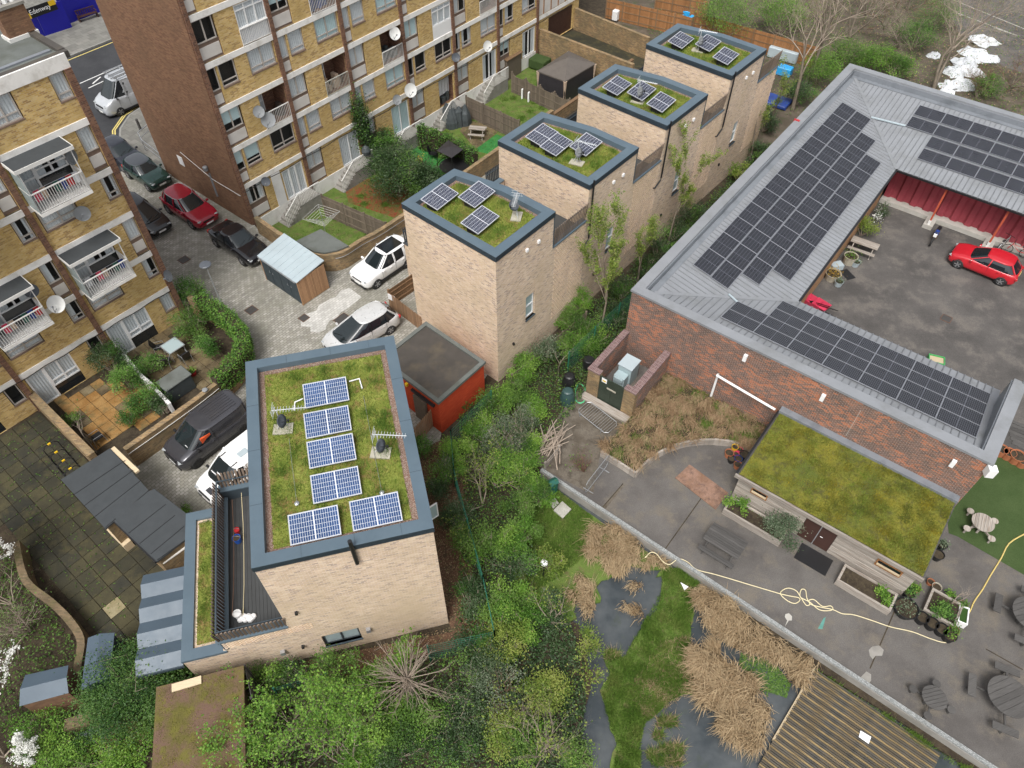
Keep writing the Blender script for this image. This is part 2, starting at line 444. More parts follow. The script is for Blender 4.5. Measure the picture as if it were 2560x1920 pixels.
 M['slab_buff']=M_two('buff_slab',(.24,.20,.11),(.30,.26,.16),1.2,.8,None,8,.2)
 M['slab_orange']=M_two('orange_stained_slab',(.25,.13,.04),(.32,.19,.07),.8,.7,(.12,.10,.045),1.1,.2)
 M['slab_brown']=M_two('brown_wet_slab',(.085,.065,.038),(.16,.12,.065),.7,.55,(.22,.18,.11),1.1,.2)
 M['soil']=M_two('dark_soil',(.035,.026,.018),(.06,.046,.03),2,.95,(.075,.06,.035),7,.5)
 M['soil_scrub']=M_two('brown_scrub_ground',(.085,.068,.05),(.13,.105,.08),.5,.95,(.06,.07,.03),1.2,.4)
 M['leaf_litter']=M_two('brown_leaf_litter',(.10,.055,.035),(.16,.09,.055),9,.9,(.06,.05,.03),3,.6,.4,.6,30)
 M['mud']=M_two('muddy_earth',(.10,.083,.063),(.145,.125,.10),.8,.9,(.07,.058,.045),2,.4)
 M['lawn']=M_two('lawn_ground',(.075,.125,.022),(.115,.165,.036),1.0,.95,(.13,.115,.05),2.2,.4)
 M['turf']=M_two('artificial_turf',(.040,.068,.020),(.055,.085,.028),.9,.95,None,8,.5,.35,.65,150)
 M['turf_bright']=M_two('bright_artificial_turf',(.03,.15,.035),(.045,.19,.045),2,.9,None,8,.3)
 M['sedum_ground']=M_two('sedum_mat',(.15,.185,.032),(.23,.25,.055),1.1,.95,(.22,.13,.06),1.8,.6,.4,.62,45)
 M['moss_ground']=M_two('mossy_roof_mat',(.095,.115,.022),(.20,.18,.026),.45,.95,(.08,.075,.025),3.0,.7,.38,.62,40)
 M['moss_red']=M_two('mossy_red_brown_roof',(.14,.085,.062),(.105,.092,.025),.8,.9,(.13,.12,.025),2.0,.4,.42,.6,40)
 M['gravel']=M_brick('red_brown_gravel',[(.34,.22,.17),(.42,.30,.24),(.25,.15,.115),(.5,.4,.34),(.3,.17,.12)],(.12,.08,.06),bw=.035,bh=.03,mj=.007,bump=.8)
 M['water']=M_water('grey_pond_water')
 M['concrete']=M_plain('weathered_concrete',(.27,.255,.23),.85,.15,2.2,bump=.2,dirt=(.13,.125,.10),damt=.6)
 M['concrete_pale']=M_plain('pale_concrete',(.42,.40,.36),.85,.12,2.2,bump=.2,dirt=(.27,.25,.2),damt=.5)
 M['coping_strip']=M_brick('pale_speckled_coping_strip',[(.36,.375,.365),(.24,.25,.245),(.42,.43,.42)],(.16,.165,.16),bw=.055,bh=.05,mj=.014,bump=.2)
 M['wood_grey']=M_wood('weathered_grey_wood',(.35,.315,.275),.3,(2,45),.85,(.2,.15,.115))
 M['wood_dark_grey']=M_wood('dark_weathered_wood',(.078,.074,.07),.3,(2,50),.8)
 M['wood_brown']=M_wood('brown_fence_wood',(.20,.125,.07),.25,(40,3),.85)
 M['wood_orange']=M_wood('orange_brown_fence_wood',(.30,.145,.06),.2,(40,3),.85)
 M['wood_fence_grey']=M_wood('grey_brown_fence_wood',(.155,.125,.095),.25,(40,3),.85)
 M['wood_picket']=M_wood('brown_picket_wood',(.27,.165,.095),.25,(40,3),.8)
 M['wood_clad']=M_wood('cedar_cladding',(.36,.21,.115),.22,(60,4),.7)
 M['wood_new']=M_wood('pale_new_timber',(.52,.42,.28),.15,(3,30),.7)
 M['wood_fin']=M_wood('dark_brown_timber_fin',(.085,.062,.05),.3,(50,4),.7)
 M['wood_fin_pale']=M_wood('grey_brown_timber_fin',(.17,.13,.10),.3,(50,4),.7)
 M['deck_brown']=M_wood('wet_deck_board',(.24,.175,.085),.35,(3,50),.6,(.10,.075,.045))
 M['deck_dark']=M_plain('charcoal_deck_board',(.052,.055,.056),.65,.1,2)
 M['ply_rust']=M_two('stained_plywood',(.20,.115,.075),(.27,.165,.12),1.3,.7,(.12,.08,.065),2.2,.1)
 M['door_brown']=M_plain('dark_brown_door',(.055,.026,.02),.45,.1,2)
 M['door_green']=M_plain('dark_green_door',(.032,.045,.032),.5,.15,3)
 M['door_navy']=M_plain('dark_slate_door',(.032,.047,.058),.5,.08,2)
 M['hoarding_blue']=M_plain('royal_blue_hoarding',(.012,.012,.27),.4,.06,1)
 M['red_metal']=M_plain('dusty_red_corrugated_steel',(.30,.05,.065),.55,.14,.8,dirt=(.2,.035,.045),damt=.6)
 M['red_post']=M_plain('orange_red_post',(.40,.08,.04),.5,.1,2)
 M['steel']=M_plain('galvanised_steel',(.42,.43,.44),.35,.1,4,metal=.6)
 M['grey_paint']=M_plain('grey_paint',(.20,.21,.22),.5,.08,3)
 M['meter_box']=M_plain('pale_blue_grey_cabinet',(.36,.45,.47),.5,.08,2,dirt=(.25,.27,.22),damt=.5)
 M['black']=M_flat('black_plastic',(.012,.012,.013),.45)
 M['tyre']=M_flat('tyre_rubber',(.018,.018,.018),.8)
 M['rim']=M_flat('alloy_rim',(.38,.38,.39),.35,.7)
 M['chrome']=M_flat('chrome',(.6,.6,.6),.15,1.0)
 M['white']=M_plain('white_plastic',(.78,.78,.77),.45,.03,3)
 M['white_paper']=M_flat('white_paper',(.8,.8,.8),.8)
 M['plate_white']=M_flat('number_plate',(.75,.75,.72),.5)
 M['red_plastic']=M_flat('red_plastic',(.45,.02,.025),.4)
 M['pink_plastic']=M_flat('pink_plastic',(.62,.06,.12),.4)
 M['blue_plastic']=M_flat('blue_plastic',(.02,.10,.45),.4)
 M['blue_light']=M_flat('bright_blue_plastic',(.03,.36,.75),.4)
 M['blue_tarp']=M_plain('blue_tarpaulin',(.02,.05,.22),.5,.2,2)
 M['green_plastic']=M_flat('dark_green_plastic',(.012,.09,.065),.4)
 M['green_bright']=M_flat('green_box',(.06,.34,.10),.45)
 M['green_fence']=M_flat('green_mesh_wire',(.015,.12,.075),.5)
 M['teal_bin']=M_flat('dark_teal_plastic',(.03,.065,.062),.45)
 M['yellow_plastic']=M_flat('yellow_plastic',(.70,.45,.02),.4)
 M['orange_cloth']=M_plain('orange_cloth',(.60,.085,.02),.8,.2,10)
 M['terracotta']=M_plain('terracotta',(.38,.14,.065),.8,.12,5)
 M['stone_pot']=M_plain('pale_stone_pot',(.42,.38,.30),.85,.15,6)
 M['hose']=M_flat('cream_hose',(.66,.58,.36),.5)
 M['hose_yellow']=M_flat('yellow_hose',(.60,.46,.16),.5)
 M['hose_green']=M_flat('green_hose',(.09,.42,.2),.45)
 M['cell_blue']=M_plain('blue_solar_cell',(.018,.055,.155),.22,.3,.8,spec=.6)
 M['cell_navy']=M_plain('dark_blue_solar_cell',(.013,.018,.045),.2,.2,1.2,spec=.6)
 M['cell_black']=M_plain('black_solar_cell',(.010,.011,.015),.3,.25,1.0,spec=.35)
 M['backsheet']=M_flat('solar_backsheet',(.62,.64,.68),.4)
 M['backsheet_grey']=M_flat('grey_solar_backsheet',(.10,.105,.125),.4)
 M['frame_alu']=M_flat('solar_frame',(.5,.51,.55),.35,.3)
 M['frame_alu_dark']=M_flat('dark_solar_frame',(.27,.28,.305),.4,.2)
 M['dish_dark']=M_plain('dark_grey_dish',(.09,.10,.115),.45,.06,3)
 M['dish_grey']=M_plain('grey_dish',(.24,.25,.255),.5,.08,3)
 M['dish_white']=M_plain('white_dish',(.66,.66,.63),.5,.06,3)
 M['antenna']=M_flat('antenna_metal',(.55,.57,.58),.35,.3)
 M['slab_pale']=M_plain('pale_paving_slab',(.40,.37,.30),.85,.1,4)
 M['gazebo']=M_plain('taupe_canopy',(.115,.10,.088),.7,.08,2)
 M['drape']=M_plain('beige_drape',(.46,.35,.26),.9,.1,5)
 M['tarp_grey']=M_plain('dark_grey_cover',(.055,.065,.068),.6,.2,5)
 M['shade_black']=M_plain('black_shade_cloth',(.035,.032,.035),.5,.15,3)
 M['iron']=M_plain('rusty_iron',(.13,.07,.045),.7,.2,5)
 M['tarp_white']=M_plain('white_tarpaulin',(.62,.64,.66),.5,.15,1.2,dirt=(.4,.4,.38))
 M['manhole']=M_plain('cast_iron_cover',(.06,.056,.052),.6,.2,12)
 M['bark']=M_plain('grey_brown_bark',(.17,.14,.105),.9,.2,5,bump=.3)
 M['bark_green']=M_plain('mossy_bark',(.17,.16,.09),.9,.2,5,bump=.3)
 M['twig']=M_plain('pale_brown_twig',(.32,.26,.205),.9,.2,5)
 M['twig_red']=M_plain('red_brown_twig',(.17,.095,.065),.9,.2,5)
 g=lambda*s:[(i/max(1,len(s)-1),k)for i,k in enumerate(s)]
 M['leaf_bright']=M_leaf('bright_spring_leaf',g((.05,.13,.013),(.092,.205,.022),(.14,.275,.032),(.21,.34,.055)))
 M['leaf_mid']=M_leaf('mid_green_leaf',g((.035,.085,.014),(.065,.135,.02),(.10,.19,.03),(.14,.23,.05)))
 M['leaf_dark']=M_leaf('dark_ivy_leaf',g((.016,.038,.012),(.03,.065,.018),(.05,.095,.03),(.10,.14,.07)),.45)
 M['leaf_yellow']=M_leaf('yellow_green_leaf',g((.085,.15,.018),(.14,.21,.03),(.20,.26,.045),(.27,.30,.07)))
 M['leaf_silver']=M_leaf('silver_green_leaf',g((.05,.085,.04),(.09,.13,.07),(.15,.19,.115),(.25,.28,.2)))
 M['leaf_hedge']=M_leaf('hedge_leaf',g((.03,.085,.012),(.055,.14,.02),(.095,.21,.03),(.16,.28,.06)))
 M['leaf_ever']=M_leaf('evergreen_leaf',g((.02,.06,.012),(.04,.10,.018),(.07,.15,.028),(.11,.19,.045)),.5)
 M['leaf_orange']=M_leaf('orange_yellow_leaf',g((.30,.16,.02),(.45,.28,.03),(.5,.35,.05)))
 M['blossom']=M_leaf('white_blossom',g((.62,.62,.56),(.74,.74,.70),(.82,.82,.8)))
 M['grass']=M_leaf('grass_blade',g((.06,.135,.016),(.105,.195,.026),(.16,.25,.045),(.27,.27,.09)),.7)
 M['grass_dry']=M_leaf('dry_reed_blade',g((.22,.145,.075),(.34,.245,.14),(.47,.36,.22),(.27,.175,.095)),.8)
 M['grass_sedum']=M_leaf('sedum_blade',g((.10,.18,.022),(.19,.26,.035),(.28,.30,.06),(.30,.19,.075)),.8)
 M['grass_moss']=M_leaf('moss_tuft',g((.07,.095,.018),(.13,.15,.024),(.21,.20,.026),(.36,.28,.022)),.85)
 M['grass_bed']=M_leaf('brown_sedge_blade',g((.19,.12,.065),(.29,.195,.11),(.39,.28,.17),(.12,.16,.045)),.85)
defmats()
# ---------------------------------------------------------------- ground, roads, paving, water
AE=R(51.3)
EU=Vector((math.cos(AE),math.sin(AE),0));EN=Vector((-math.sin(AE),math.cos(AE),0))
OB=Vector((-16.74,41.11,0))
def E(u,n,z=0.0):return OB+EU*u+EN*n+Vector((0,0,z))
GARD=[(-17.43,40.25),(-16.75,39.3),(-14.5,37.3),(-12.7,36.0),(-11.6,35.55),(-10.6,35.8),(-9.6,36.9),(-7.0,39.7),(3.1,52.6),(10.3,61.6),(2.3,68.6),(-4,76)]
COPE=[(1.45,20.47),(5.27,17.41),(8.56,14.77),(15.38,9.31),(18.4,6.89),(34,-5.6)]
_g=E(14,4)
hole=GARD[:-1]+[v2(E(27.5,4)),v2(E(14,4)),v2(E(0,4))]
k=(-13.0,150.0)
P0=[(160,150),k]+[hole[-2]]+hole[-3::-1]+[hole[-1]]+[(hole[-2][0]-.01,hole[-2][1])]+[(k[0]-.01,150),(-120,150),(-120,-40),(-.4,-40),(-.4,12),(.7,20.7),(1.3,20.55)]+[(p[0]+.02,p[1]+.02)for p in COPE]+[(60,-26),(160,-26)]
struct(MB().sheet([(-400,-200),(400,-200),(400,500),(-400,500)],-1.05),'ground',M['soil_scrub'])
struct(MB().prism(P0,-1.0,0.0,bottom=False),'terrain',M['soil'])
struct(MB().sheet([(5.5,52),(60,20),(150,60),(150,140),(16,140),(9,66)],.002),'waste_ground',M['soil_scrub'])
struct(MB().sheet(GARD[:-1]+[v2(E(27.5,4)),v2(E(0,4))],-.9),'garden_ground',M['lawn'])
court=[(-19.6,32.9),(-15.3,29.0),(-14.5,27.3),(-15.2,25.3),(-19.3,20.5),(-15.7,17.5),(-10,14),(-4.2,18),(-3.6,23.5),(-1.5,26.5),(2,34),(7.5,44),(3.1,52.5)]+GARD[7:2:-1]+[GARD[2],GARD[1],GARD[0]]+[v2(E(-1.2,0)),v2(E(-1.2,12.5)),v2(E(-9.5,12.5)),v2(E(-9.3,-3))]
struct(MB().sheet(court,.004),'car_court',M['pavers'],rot=R(51))
patch=TL(1,1,.009,(735,850),(810,830),(910,905),(870,945),(800,1000),(730,1040),(700,1090),(640,1110),(610,1150),(600,1190),(540,1215),(470,1205),(470,1165),(390,1160),(385,1110),(430,1055),(520,1025),(545,975),(640,925),(690,905))
struct(MB().sheet([v2(p)for p in patch],.009),'pale_paving_patch',M['pavers_pale'],rot=R(51))
road=[v2(E(-70,20)),v2(E(-9.4,20)),v2(E(-9.4,12.4)),v2(E(-1.3,12.4)),v2(E(-1.1,15.8)),v2(E(.0,17.4)),v2(E(1.6,18.6)),v2(E(4,19.2)),v2(E(60,19.6)),v2(E(60,31.4)),v2(E(-70,31.4))]
struct(MB().sheet(road,.006),'road',M['road'])
near=[v2(E(-1.2,9)),v2(E(-1.1,15.8)),v2(E(.0,17.4)),v2(E(1.6,18.6)),v2(E(4,19.2)),v2(E(40,19.6)),v2(E(40,10.2)),v2(E(-.9,9.7))]
struct(MB().prism(near,.0,.10),'pavement_near',M['flag_grey'],rot=AE)
kb=MB()
kp=[E(-1.25,9),E(-1.15,15.8),E(-.05,17.45),E(1.55,18.65),E(4,19.25),E(40,19.65)]
for a,b in zip(kp,kp[1:]):kb.bar(a+Vector((0,0,.055)),b+Vector((0,0,.055)),.16,.115)
struct(kb,'kerb_near',M['kerb'])
struct(MB().prism([v2(E(-60,31.6)),v2(E(60,31.6)),v2(E(60,60)),v2(E(-60,60))],.0,.10),'pavement_far',M['flag_grey'],rot=AE)
kb=MB();kb.bar(E(-60,31.5,.055),E(60,31.5,.055),.16,.115)
struct(kb,'kerb_far',M['kerb'])
for nm,off in(('yellow_line',.35),('yellow_line',.55)):
 mb=MB();pts=[E(-1.15-off,13.0),E(-1.15-off,15.9),E(-.1-off*.8,17.6+off*.4),E(1.5-off*.4,18.75+off*.8),E(4,19.3+off),E(40,19.7+off)]
 for a,b in zip(pts,pts[1:]):
  d=(b-a).normalized();s_=Vector((-d.y,d.x,0))*.05
  mb.quad(a-s_+Vector((0,0,.011)),b-s_+Vector((0,0,.011)),b+s_+Vector((0,0,.011)),a+s_+Vector((0,0,.011)))
 struct(mb,nm,M['paint_yellow'])
def strip(name,a,b,w,z,mat):
 d=(b-a).normalized();s_=Vector((-d.y,d.x,0))*(w/2);q=Vector((0,0,1))
 A_,B_=Vector((a.x,a.y,z)),Vector((b.x,b.y,z))
 return struct(MB().quad(A_-s_,B_-s_,B_+s_,A_+s_),name,mat)
strip('yellow_line',E(-40,31.0),E(40,31.0),.11,.011,M['paint_yellow'])
strip('road_marking',T(0,0,690,722),T(0,0,1140,525),.12,.011,M['paint_white'])
strip('road_marking',T(0,0,765,762),T(0,0,1160,580),.12,.012,M['paint_white'])
strip('road_marking',T(0,0,800,725),T(0,0,870,665),.14,.013,M['paint_white'])
pg=[(p[0]+.06,p[1]+.06)for p in COPE]+[(70,-10),(75,40),(34,46),(25,54),(5.8,28.5),(2.2,23.2)]
struct(MB().sheet(pg,.004),'playground',M['asphalt'])
struct(MB().sheet([v2(T(2,2,140,640)),v2(T(2,2,560,60)),v2(T(2,2,990,300)),v2(T(2,2,760,620)),v2(T(2,2,700,960)),v2(T(2,2,290,745))],.008),'muddy_corner',M['mud'])
struct(MB().sheet([v2(T(3,2,1560,1290)),v2(T(3,2,1640,1320)),v2(T(3,2,2212,1650)),(31,8.5),(29,21),(24.5,21.5),(20.8,17.8)],.010),'artificial_turf',M['turf'])
cp=MB();wl_=MB()
for a,b in zip(COPE,COPE[1:]):
 A_,B_=Vector((*a,0)),Vector((*b,0));d=(B_-A_).normalized();s_=Vector((d.y,-d.x,0))
 cp.bar(A_-s_*.02+Vector((0,0,.035)),B_-s_*.02+Vector((0,0,.035)),.17,.09)
 wl_.prism([v2(A_+s_*.09),v2(B_+s_*.09),v2(B_-s_*.13),v2(A_-s_*.13)],-1.0,-.012)
rt=thing('retaining_wall','long low concrete retaining wall with pale speckled strip between pond and playground','wall',(COPE[0][0],COPE[0][1],-.5))
part(wl_,'wall_body',M['concrete'],rt);part(cp,'coping_strip',M['coping_strip'],rt,rot=R(-38.7))
for a,b in(((2,2,770,1080),(2,2,960,860)),((2,2,1320,1430),(2,2,1640,980)),((3,3,880,800),(3,3,1090,310)),((3,3,1880,630),(3,3,2200,810))):
 strip('asphalt_seam',T(*a),T(*b),.05,.009,M['soil'])
strip('asphalt_seam',T(2,2,790,1080),T(2,2,965,870),.14,.0085,M['mud'])
for pts in(((870,640),(900,610),(960,600),(1000,640),(985,690),(930,690),(905,720),(880,690)),((795,880),(850,825),(890,850),(890,905),(860,940),(810,905))):
 struct(MB().sheet([v2(T(3,3,*p))for p in pts],.0095),'concrete_patch',M['concrete'])
struct(MB().sheet([v2(T(3,3,*p))for p in((430,455),(470,460),(500,355),(480,365))],.0095),'turquoise_paint_stain',M_plain('turquoise_paint',(.10,.26,.22),.8,.2,3))
struct(MB().sheet([v2(T(3,3,*p))for p in((150,330),(180,322),(208,350),(205,385),(180,385),(160,415),(145,440),(165,385),(145,355))],.0095),'white_paint_splash',M['concrete_pale'])
struct(MB().sheet([v2(S(2255,455)),(70,8),(21,17),v2(T(3,1,262,945)),v2(T(3,1,0,900))],.009),'courtyard',M['asphalt_court'])
PZ=-.42
struct(MB().sheet([(-.5,-20),(-.5,13),(.6,20.6),(1.4,20.4)]+[(p[0]-.04,p[1]-.06)for p in COPE[1:]]+[(34,-20)],-.52),'pond_water',M['water'])
def land(name,pts,mat,z=PZ):
 P_=[Vector(v2(p)if len(p)!=4 else v2(T(*p,z)))for p in pts];n=len(P_);out=[];g=random.Random(len(pts))
 for i in range(n):
  p0,p1,p2,p3=P_[i-1],P_[i],P_[(i+1)%n],P_[(i+2)%n]
  for j in range(4):
   t=j/4;q=.5*((2*p1)+(p2-p0)*t+(2*p0-5*p1+4*p2-p3)*t*t+(3*p1-p0-3*p2+p3)*t**3)if(p2-p1).length<2.2 and(p1-p0).length<4 and(p3-p2).length<4 else p1.lerp(p2,t)
   out.append((q.x+g.uniform(-.05,.05),q.y+g.uniform(-.05,.05)))
 return struct(MB().prism(out,-1.0,z,False),name,mat)
land('lawn_strip',[(2,3,1300,0),(2,3,1290,140),(2,3,1220,340),(2,3,1080,500),(2,3,960,710),(2,3,850,620),(2,3,790,690),(2,3,850,850),(2,3,760,1000),(2,3,830,1100),(2,3,850,1300),(2,3,900,1450),(2,3,860,1560),(2,3,870,1900),(2,3,1120,1900),(2,3,1112,1560),(2,3,1115,1400),(2,3,1150,1270),(2,3,1260,1180),(2,3,1360,1080),(2,3,1480,1008),(2,3,1620,1010),(2,3,1580,800),(2,3,1530,600),(2,3,1560,400),(2,3,1570,250),(2,3,1640,110),(2,3,1590,60),(2,2,1560,1680),(2,2,1330,1560),(2,2,1290,1610),(2,2,1250,1659)],M['lawn'])
land('upper_lawn',[(-.3,12.4),(-.3,14),(.6,20.2),(1.5,20.2),(2,2,700,1150),(2,2,1000,1340),(2,2,1320,1560),(2,2,1200,1600),(2,2,1000,1560),(2,2,930,1640),(2,3,740,60),(2,3,760,220),(2,3,560,200),(2,3,540,300),(2,3,510,400)],M['lawn'])
land('wall_foot_bank',[(2,3,1640,110),(2,3,1700,330),(2,3,1800,500),(2,3,1950,640),(2,3,2212,690),(3,3,200,880),(3,3,330,850),(3,3,410,790),(3,3,1500,1500),(3,3,2000,1900),(3,3,2100,1800),(3,3,1080,1110),(3,3,0,420)],M['soil'])
land('left_bank',[(-.3,-10),(-.3,12.4),(2,3,510,400),(2,3,620,560),(2,3,650,760),(2,3,690,900),(2,3,640,1100),(2,3,600,1300),(2,3,640,1500),(2,3,700,1659),(2,3,700,2200)],M['soil'])
yard=[(-40,12),(-27.6,22.0),(-24.9,24.4),(-21.4,21.3),(-19.3,20.4),(-14.2,15.5),(-13.5,12),(-15.9,11.4),(-18.0,11.8),(-21.5,14.9),(-24.2,17.1),(-30,11)]
ydst=struct(MB().sheet(yard,.004),'paved_yard',M['soil'])
def inside(p,poly):
 x,y=p;c=False;n=len(poly)
 for i in range(n):
  x1,y1=poly[i][:2];x2,y2=poly[(i+1)%n][:2]
  if(y1>y)!=(y2>y)and x<(x2-x1)*(y-y1)/(y2-y1)+x1:c=not c
 return c
def slabs(parent,poly,size,ang,mats,z,th=.035,gap=.022,seed=1,special=None):
 rnd=random.Random(seed);mes=[]
 for m in mats:
  b=MB().box((0,0,th/2),(size-gap,size-gap,th));mes.append(mesh_of(b,'paving_slab',m,bevel=.008))
 o=Vector(v2(poly[0]));ca,sa=math.cos(ang),math.sin(ang);n=0
 for i in range(-60,60):
  for j in range(-60,60):
   off=0
   x,y=o.x+(i*size)*ca-(j*size)*sa,o.y+(i*size)*sa+(j*size)*ca
   if inside((x,y),poly):
    k=rnd.random();me=mes[0 if k<.5 else 1 if k<.82 else 2]
    if special and special((x,y)):me=mes[-1]
    q=piece('paving_slab',me,parent,(x,y,z+rnd.uniform(-.006,.006)),ang+rnd.uniform(-.012,.012));n+=1
    q.rotation_euler.x,q.rotation_euler.y=rnd.uniform(-.006,.006),rnd.uniform(-.006,.006)
 return n
M['slab_dark2']=M_two('charcoal_mossy_slab',(.028,.028,.023),(.05,.047,.03),.9,.8,(.062,.055,.03),2.2,.2,.35,.62)
M['slab_moss']=M_two('olive_mossy_slab',(.045,.041,.025),(.07,.062,.032),.9,.8,(.06,.055,.03),1.6,.2)
_sp=T(0,3,985,245)
slabs(ydst,[(-30,19),(-27.4,21.9),(-25.0,24.2),(-21.6,21.1),(-19.9,19.4),(-14.6,15.2),(-13.6,12),(-15.9,11.5),(-18.0,11.9),(-21.5,15.0),(-24.2,17.2)],.74,R(50),[M['slab_dark'],M['slab_dark2'],M['slab_moss'],M['slab_buff']],.006,seed=4,special=lambda p:(p[0]-_sp.x)**2+(p[1]-_sp.y)**2<.14)
# ---------------------------------------------------------------- apartment blocks
def window(root,x0,x1,z0,z1,y=.08,fm='frame_grey',mull=(.5,),sill=None,cur='full',cm='curtain',glass='glass',fw=.06,name='window',room=.5):
 mb=MB();W,Hh=x1-x0,z1-z0
 mb.bx(x0,x1,y-.03,y+.04,z0,z0+fw).bx(x0,x1,y-.03,y+.04,z1-fw,z1)
 mb.bx(x0,x0+fw,y-.028,y+.038,z0+fw,z1-fw).bx(x1-fw,x1,y-.028,y+.038,z0+fw,z1-fw)
 for m in mull:mb.bx(x0+W*m-fw*.6,x0+W*m+fw*.6,y-.026,y+.036,z0+fw,z1-fw)
 if sill:mb.bx(x0+fw,x1-fw,y-.024,y+.034,z0+Hh*sill-fw/2,z0+Hh*sill+fw/2)
 wo=part(mb,name,M[fm],root,False)
 part(MB().quad((x0+fw,y+.012,z0+fw),(x1-fw,y+.012,z0+fw),(x1-fw,y+.012,z1-fw),(x0+fw,y+.012,z1-fw)),'pane',M[glass],wo,False)
 if cur!='none' and glass=='glass':
  c=MB();spans=[(x0,x1)]if cur in('full','blind')else([(x0,x0+W*.3),(x1-W*.3,x1)]if cur=='sides' else[(x0,x0+W*.5)]if cur=='left' else[(x0+W*.5,x1)])
  for a,b in spans:
   c=MB();n=2 if cur=='blind' else max(4,int((b-a)/.07));zl=z0+(Hh*.35 if cur=='blind' else 0)
   for i in range(n):
    xa,xb=a+(b-a)*i/n,a+(b-a)*(i+1)/n;ya,yb=(y+.03+.03*(i%2)),(y+.03+.03*((i+1)%2))
    if cur=='blind':ya=yb=y+.03
    c.quad((xa,ya,zl),(xb,yb,zl),(xb,yb,z1),(xa,ya,z1))
   part(c,'curtain',M[cm],wo,False)
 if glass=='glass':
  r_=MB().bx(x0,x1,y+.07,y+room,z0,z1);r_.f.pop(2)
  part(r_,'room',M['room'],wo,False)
 return wo
def railing(parent,p0,p1,z0,h=1.0,step=.115,mat='rail_white',w=.022,local=True,name='railing'):
 mb=MB();p0,p1=Vector(p0),Vector(p1);L=(p1-p0).length;n=max(2,int(L/step));zz=Vector((0,0,1))
 dz=p1.z-p0.z
 mb.bar(p0+zz*(z0+h),p1+zz*(z0+h),.06,.045);mb.bar(p0+zz*(z0+.06),p1+zz*(z0+.06),.04,.03)
 for i in range(n+1):
  q=p0.lerp(p1,i/n);ww=w*(1.8 if i in(0,n)else 1)
  mb.bar(q+zz*(z0 if i in(0,n)else z0+.075),q+zz*(z0+h-.024),ww,ww)
 return part(mb,name,M[mat],parent,not local)
def dish(q,p,face,mat,r,label,wall_n,group='satellite dishes'):
 root=thing('satellite_dish',label,'satellite dish',p,0,group)
 face=Vector(face).normalized();rot=Z3.rotation_difference(face).to_matrix().to_4x4()
 d=MB().lathe([(.02,.0),(r*.5,r*.06),(r,r*.24),(r*1.02,r*.25),(r*.98,r*.23),(r*.5,r*.04),(.01,-.01)],n=20).xf(rot)
 part(d,'reflector',M[mat],root,False,True)
 a=MB().tube([(0,r*-.5,.05),(0,-r*.9,r*.5),(0,-r*.3,r*1.05)],.018,5);a.box((0,-r*.25,r*1.1),(.06,.09,.12));a.xf(rot)
 part(a,'feed_arm',M['grey_paint'],root,False)
 part(MB().tube([(0,0,-.03),Vector(wall_n)*-.35+Vector((0,0,-.15)),Vector(wall_n)*-.5+Vector((0,0,-.15))],.022,5),'bracket',M['steel'],root,False)
 return root
class Each:
 def __init__(s,name,mat,root):s.a=(name,mat,root)
 def bx(s,*a):part(MB().bx(*a),s.a[0],M[s.a[1]],s.a[2],False);return s
RB=random.Random(5)
def rcur():
 k=RB.random()
 return('full','curtain')if k<.6 else('sides','curtain')if k<.71 else('blind','curtain_blue')if k<.78 else('left','curtain')if k<.85 else('full','curtain_blue')if k<.92 else('none','curtain')if k<.97 else('full','curtain_beige')
# ---- the long block in the middle
FH=2.65
PIER=[-1.1,4.0,9.15,14.4,19.6,24.9,30.2]
blk=thing('apartment_block','long yellow brick apartment block with white floor bands and brown brick gable end','building',OB,AE)
wall,brown,panel,pierm,band=MB(),Each('window_surround','strip_brown',blk),Each('infill_panel','panel_pale',blk),Each('brick_pier','brick_pier',blk),Each('floor_band','band_white',blk)
balc=[]
NF=6
wins=[]
for b in range(6):
 x0,x1=PIER[b],PIER[b+1];L=x1-x0
 for k in range(NF):
  z=FH*k;zb,zt=z+(.33 if k else.15),z+FH
  ops=[]
  if k%2:
   ops=[(x0+.1,x0+.80,zb,zt),(x0+.92,x0+2.08,zt-1.45,zt),(x1-2.12,x1-.2,zt-1.45,zt)]
   brown.bx(x0+.1,x0+.80,.10,.16,zb,zt-1.36);panel.bx(x0+.15,x0+.75,.07,.12,zb+.14,zb+.72)
   c1,c2,c3=rcur(),rcur(),rcur()
   wins+=[(x0+.13,x0+.77,zt-1.36,zt-.02,(),None,c1),(x0+.95,x0+2.05,zt-1.36,zt-.02,(),.22,c1),(x1-2.07,x1-.25,zt-1.36,zt-.02,(.5,),.22,c3)]
   brown.bx(x0+.92,x0+2.08,-.03,.15,zt-1.45,zt-1.365);brown.bx(x1-2.12,x1-.2,-.03,.15,zt-1.45,zt-1.365)
  else:
   ops=[(x0+.1,x0+1.62,zb,zt)]
   brown.bx(x0+.1,x0+1.62,.10,.16,zb,zt-1.27);panel.bx(x0+.17,x0+1.55,.07,.12,zb+.16,zb+.82)
   wins.append((x0+.15,x0+1.5,zt-1.27,zt-.02,(.5,),None,rcur()))
   ops.append((x1-2.15,x1-.12,zb,zt-.06)if k else(x1-2.0,x1-.25,zb,zt-.25))
   balc.append((b,k,x1-2.15,x1-.12,zb,zt-.06))
  wall_open(wall,x0,x1,zb,zt,ops)
 pierm.bx(x0-.13,x0+.13,-.13,.10,-.9,FH*NF)
 band.bx(x0+.13,x1-.13,-.055,.06,-.95,.15)
 for k in range(1,NF+1):band.bx(x0+.13,x1-.13,-.06,.06,FH*k,FH*k+.33)
pierm.bx(PIER[-1]-.13,PIER[-1]+.13,-.13,.10,-.9,FH*NF)
wall_open(wall,PIER[-1],36.5,.15,FH,[(31.9,35.6,.15,2.4)],dep=.3);wall_open(wall,PIER[-1],36.5,FH+.33,FH*NF,[])
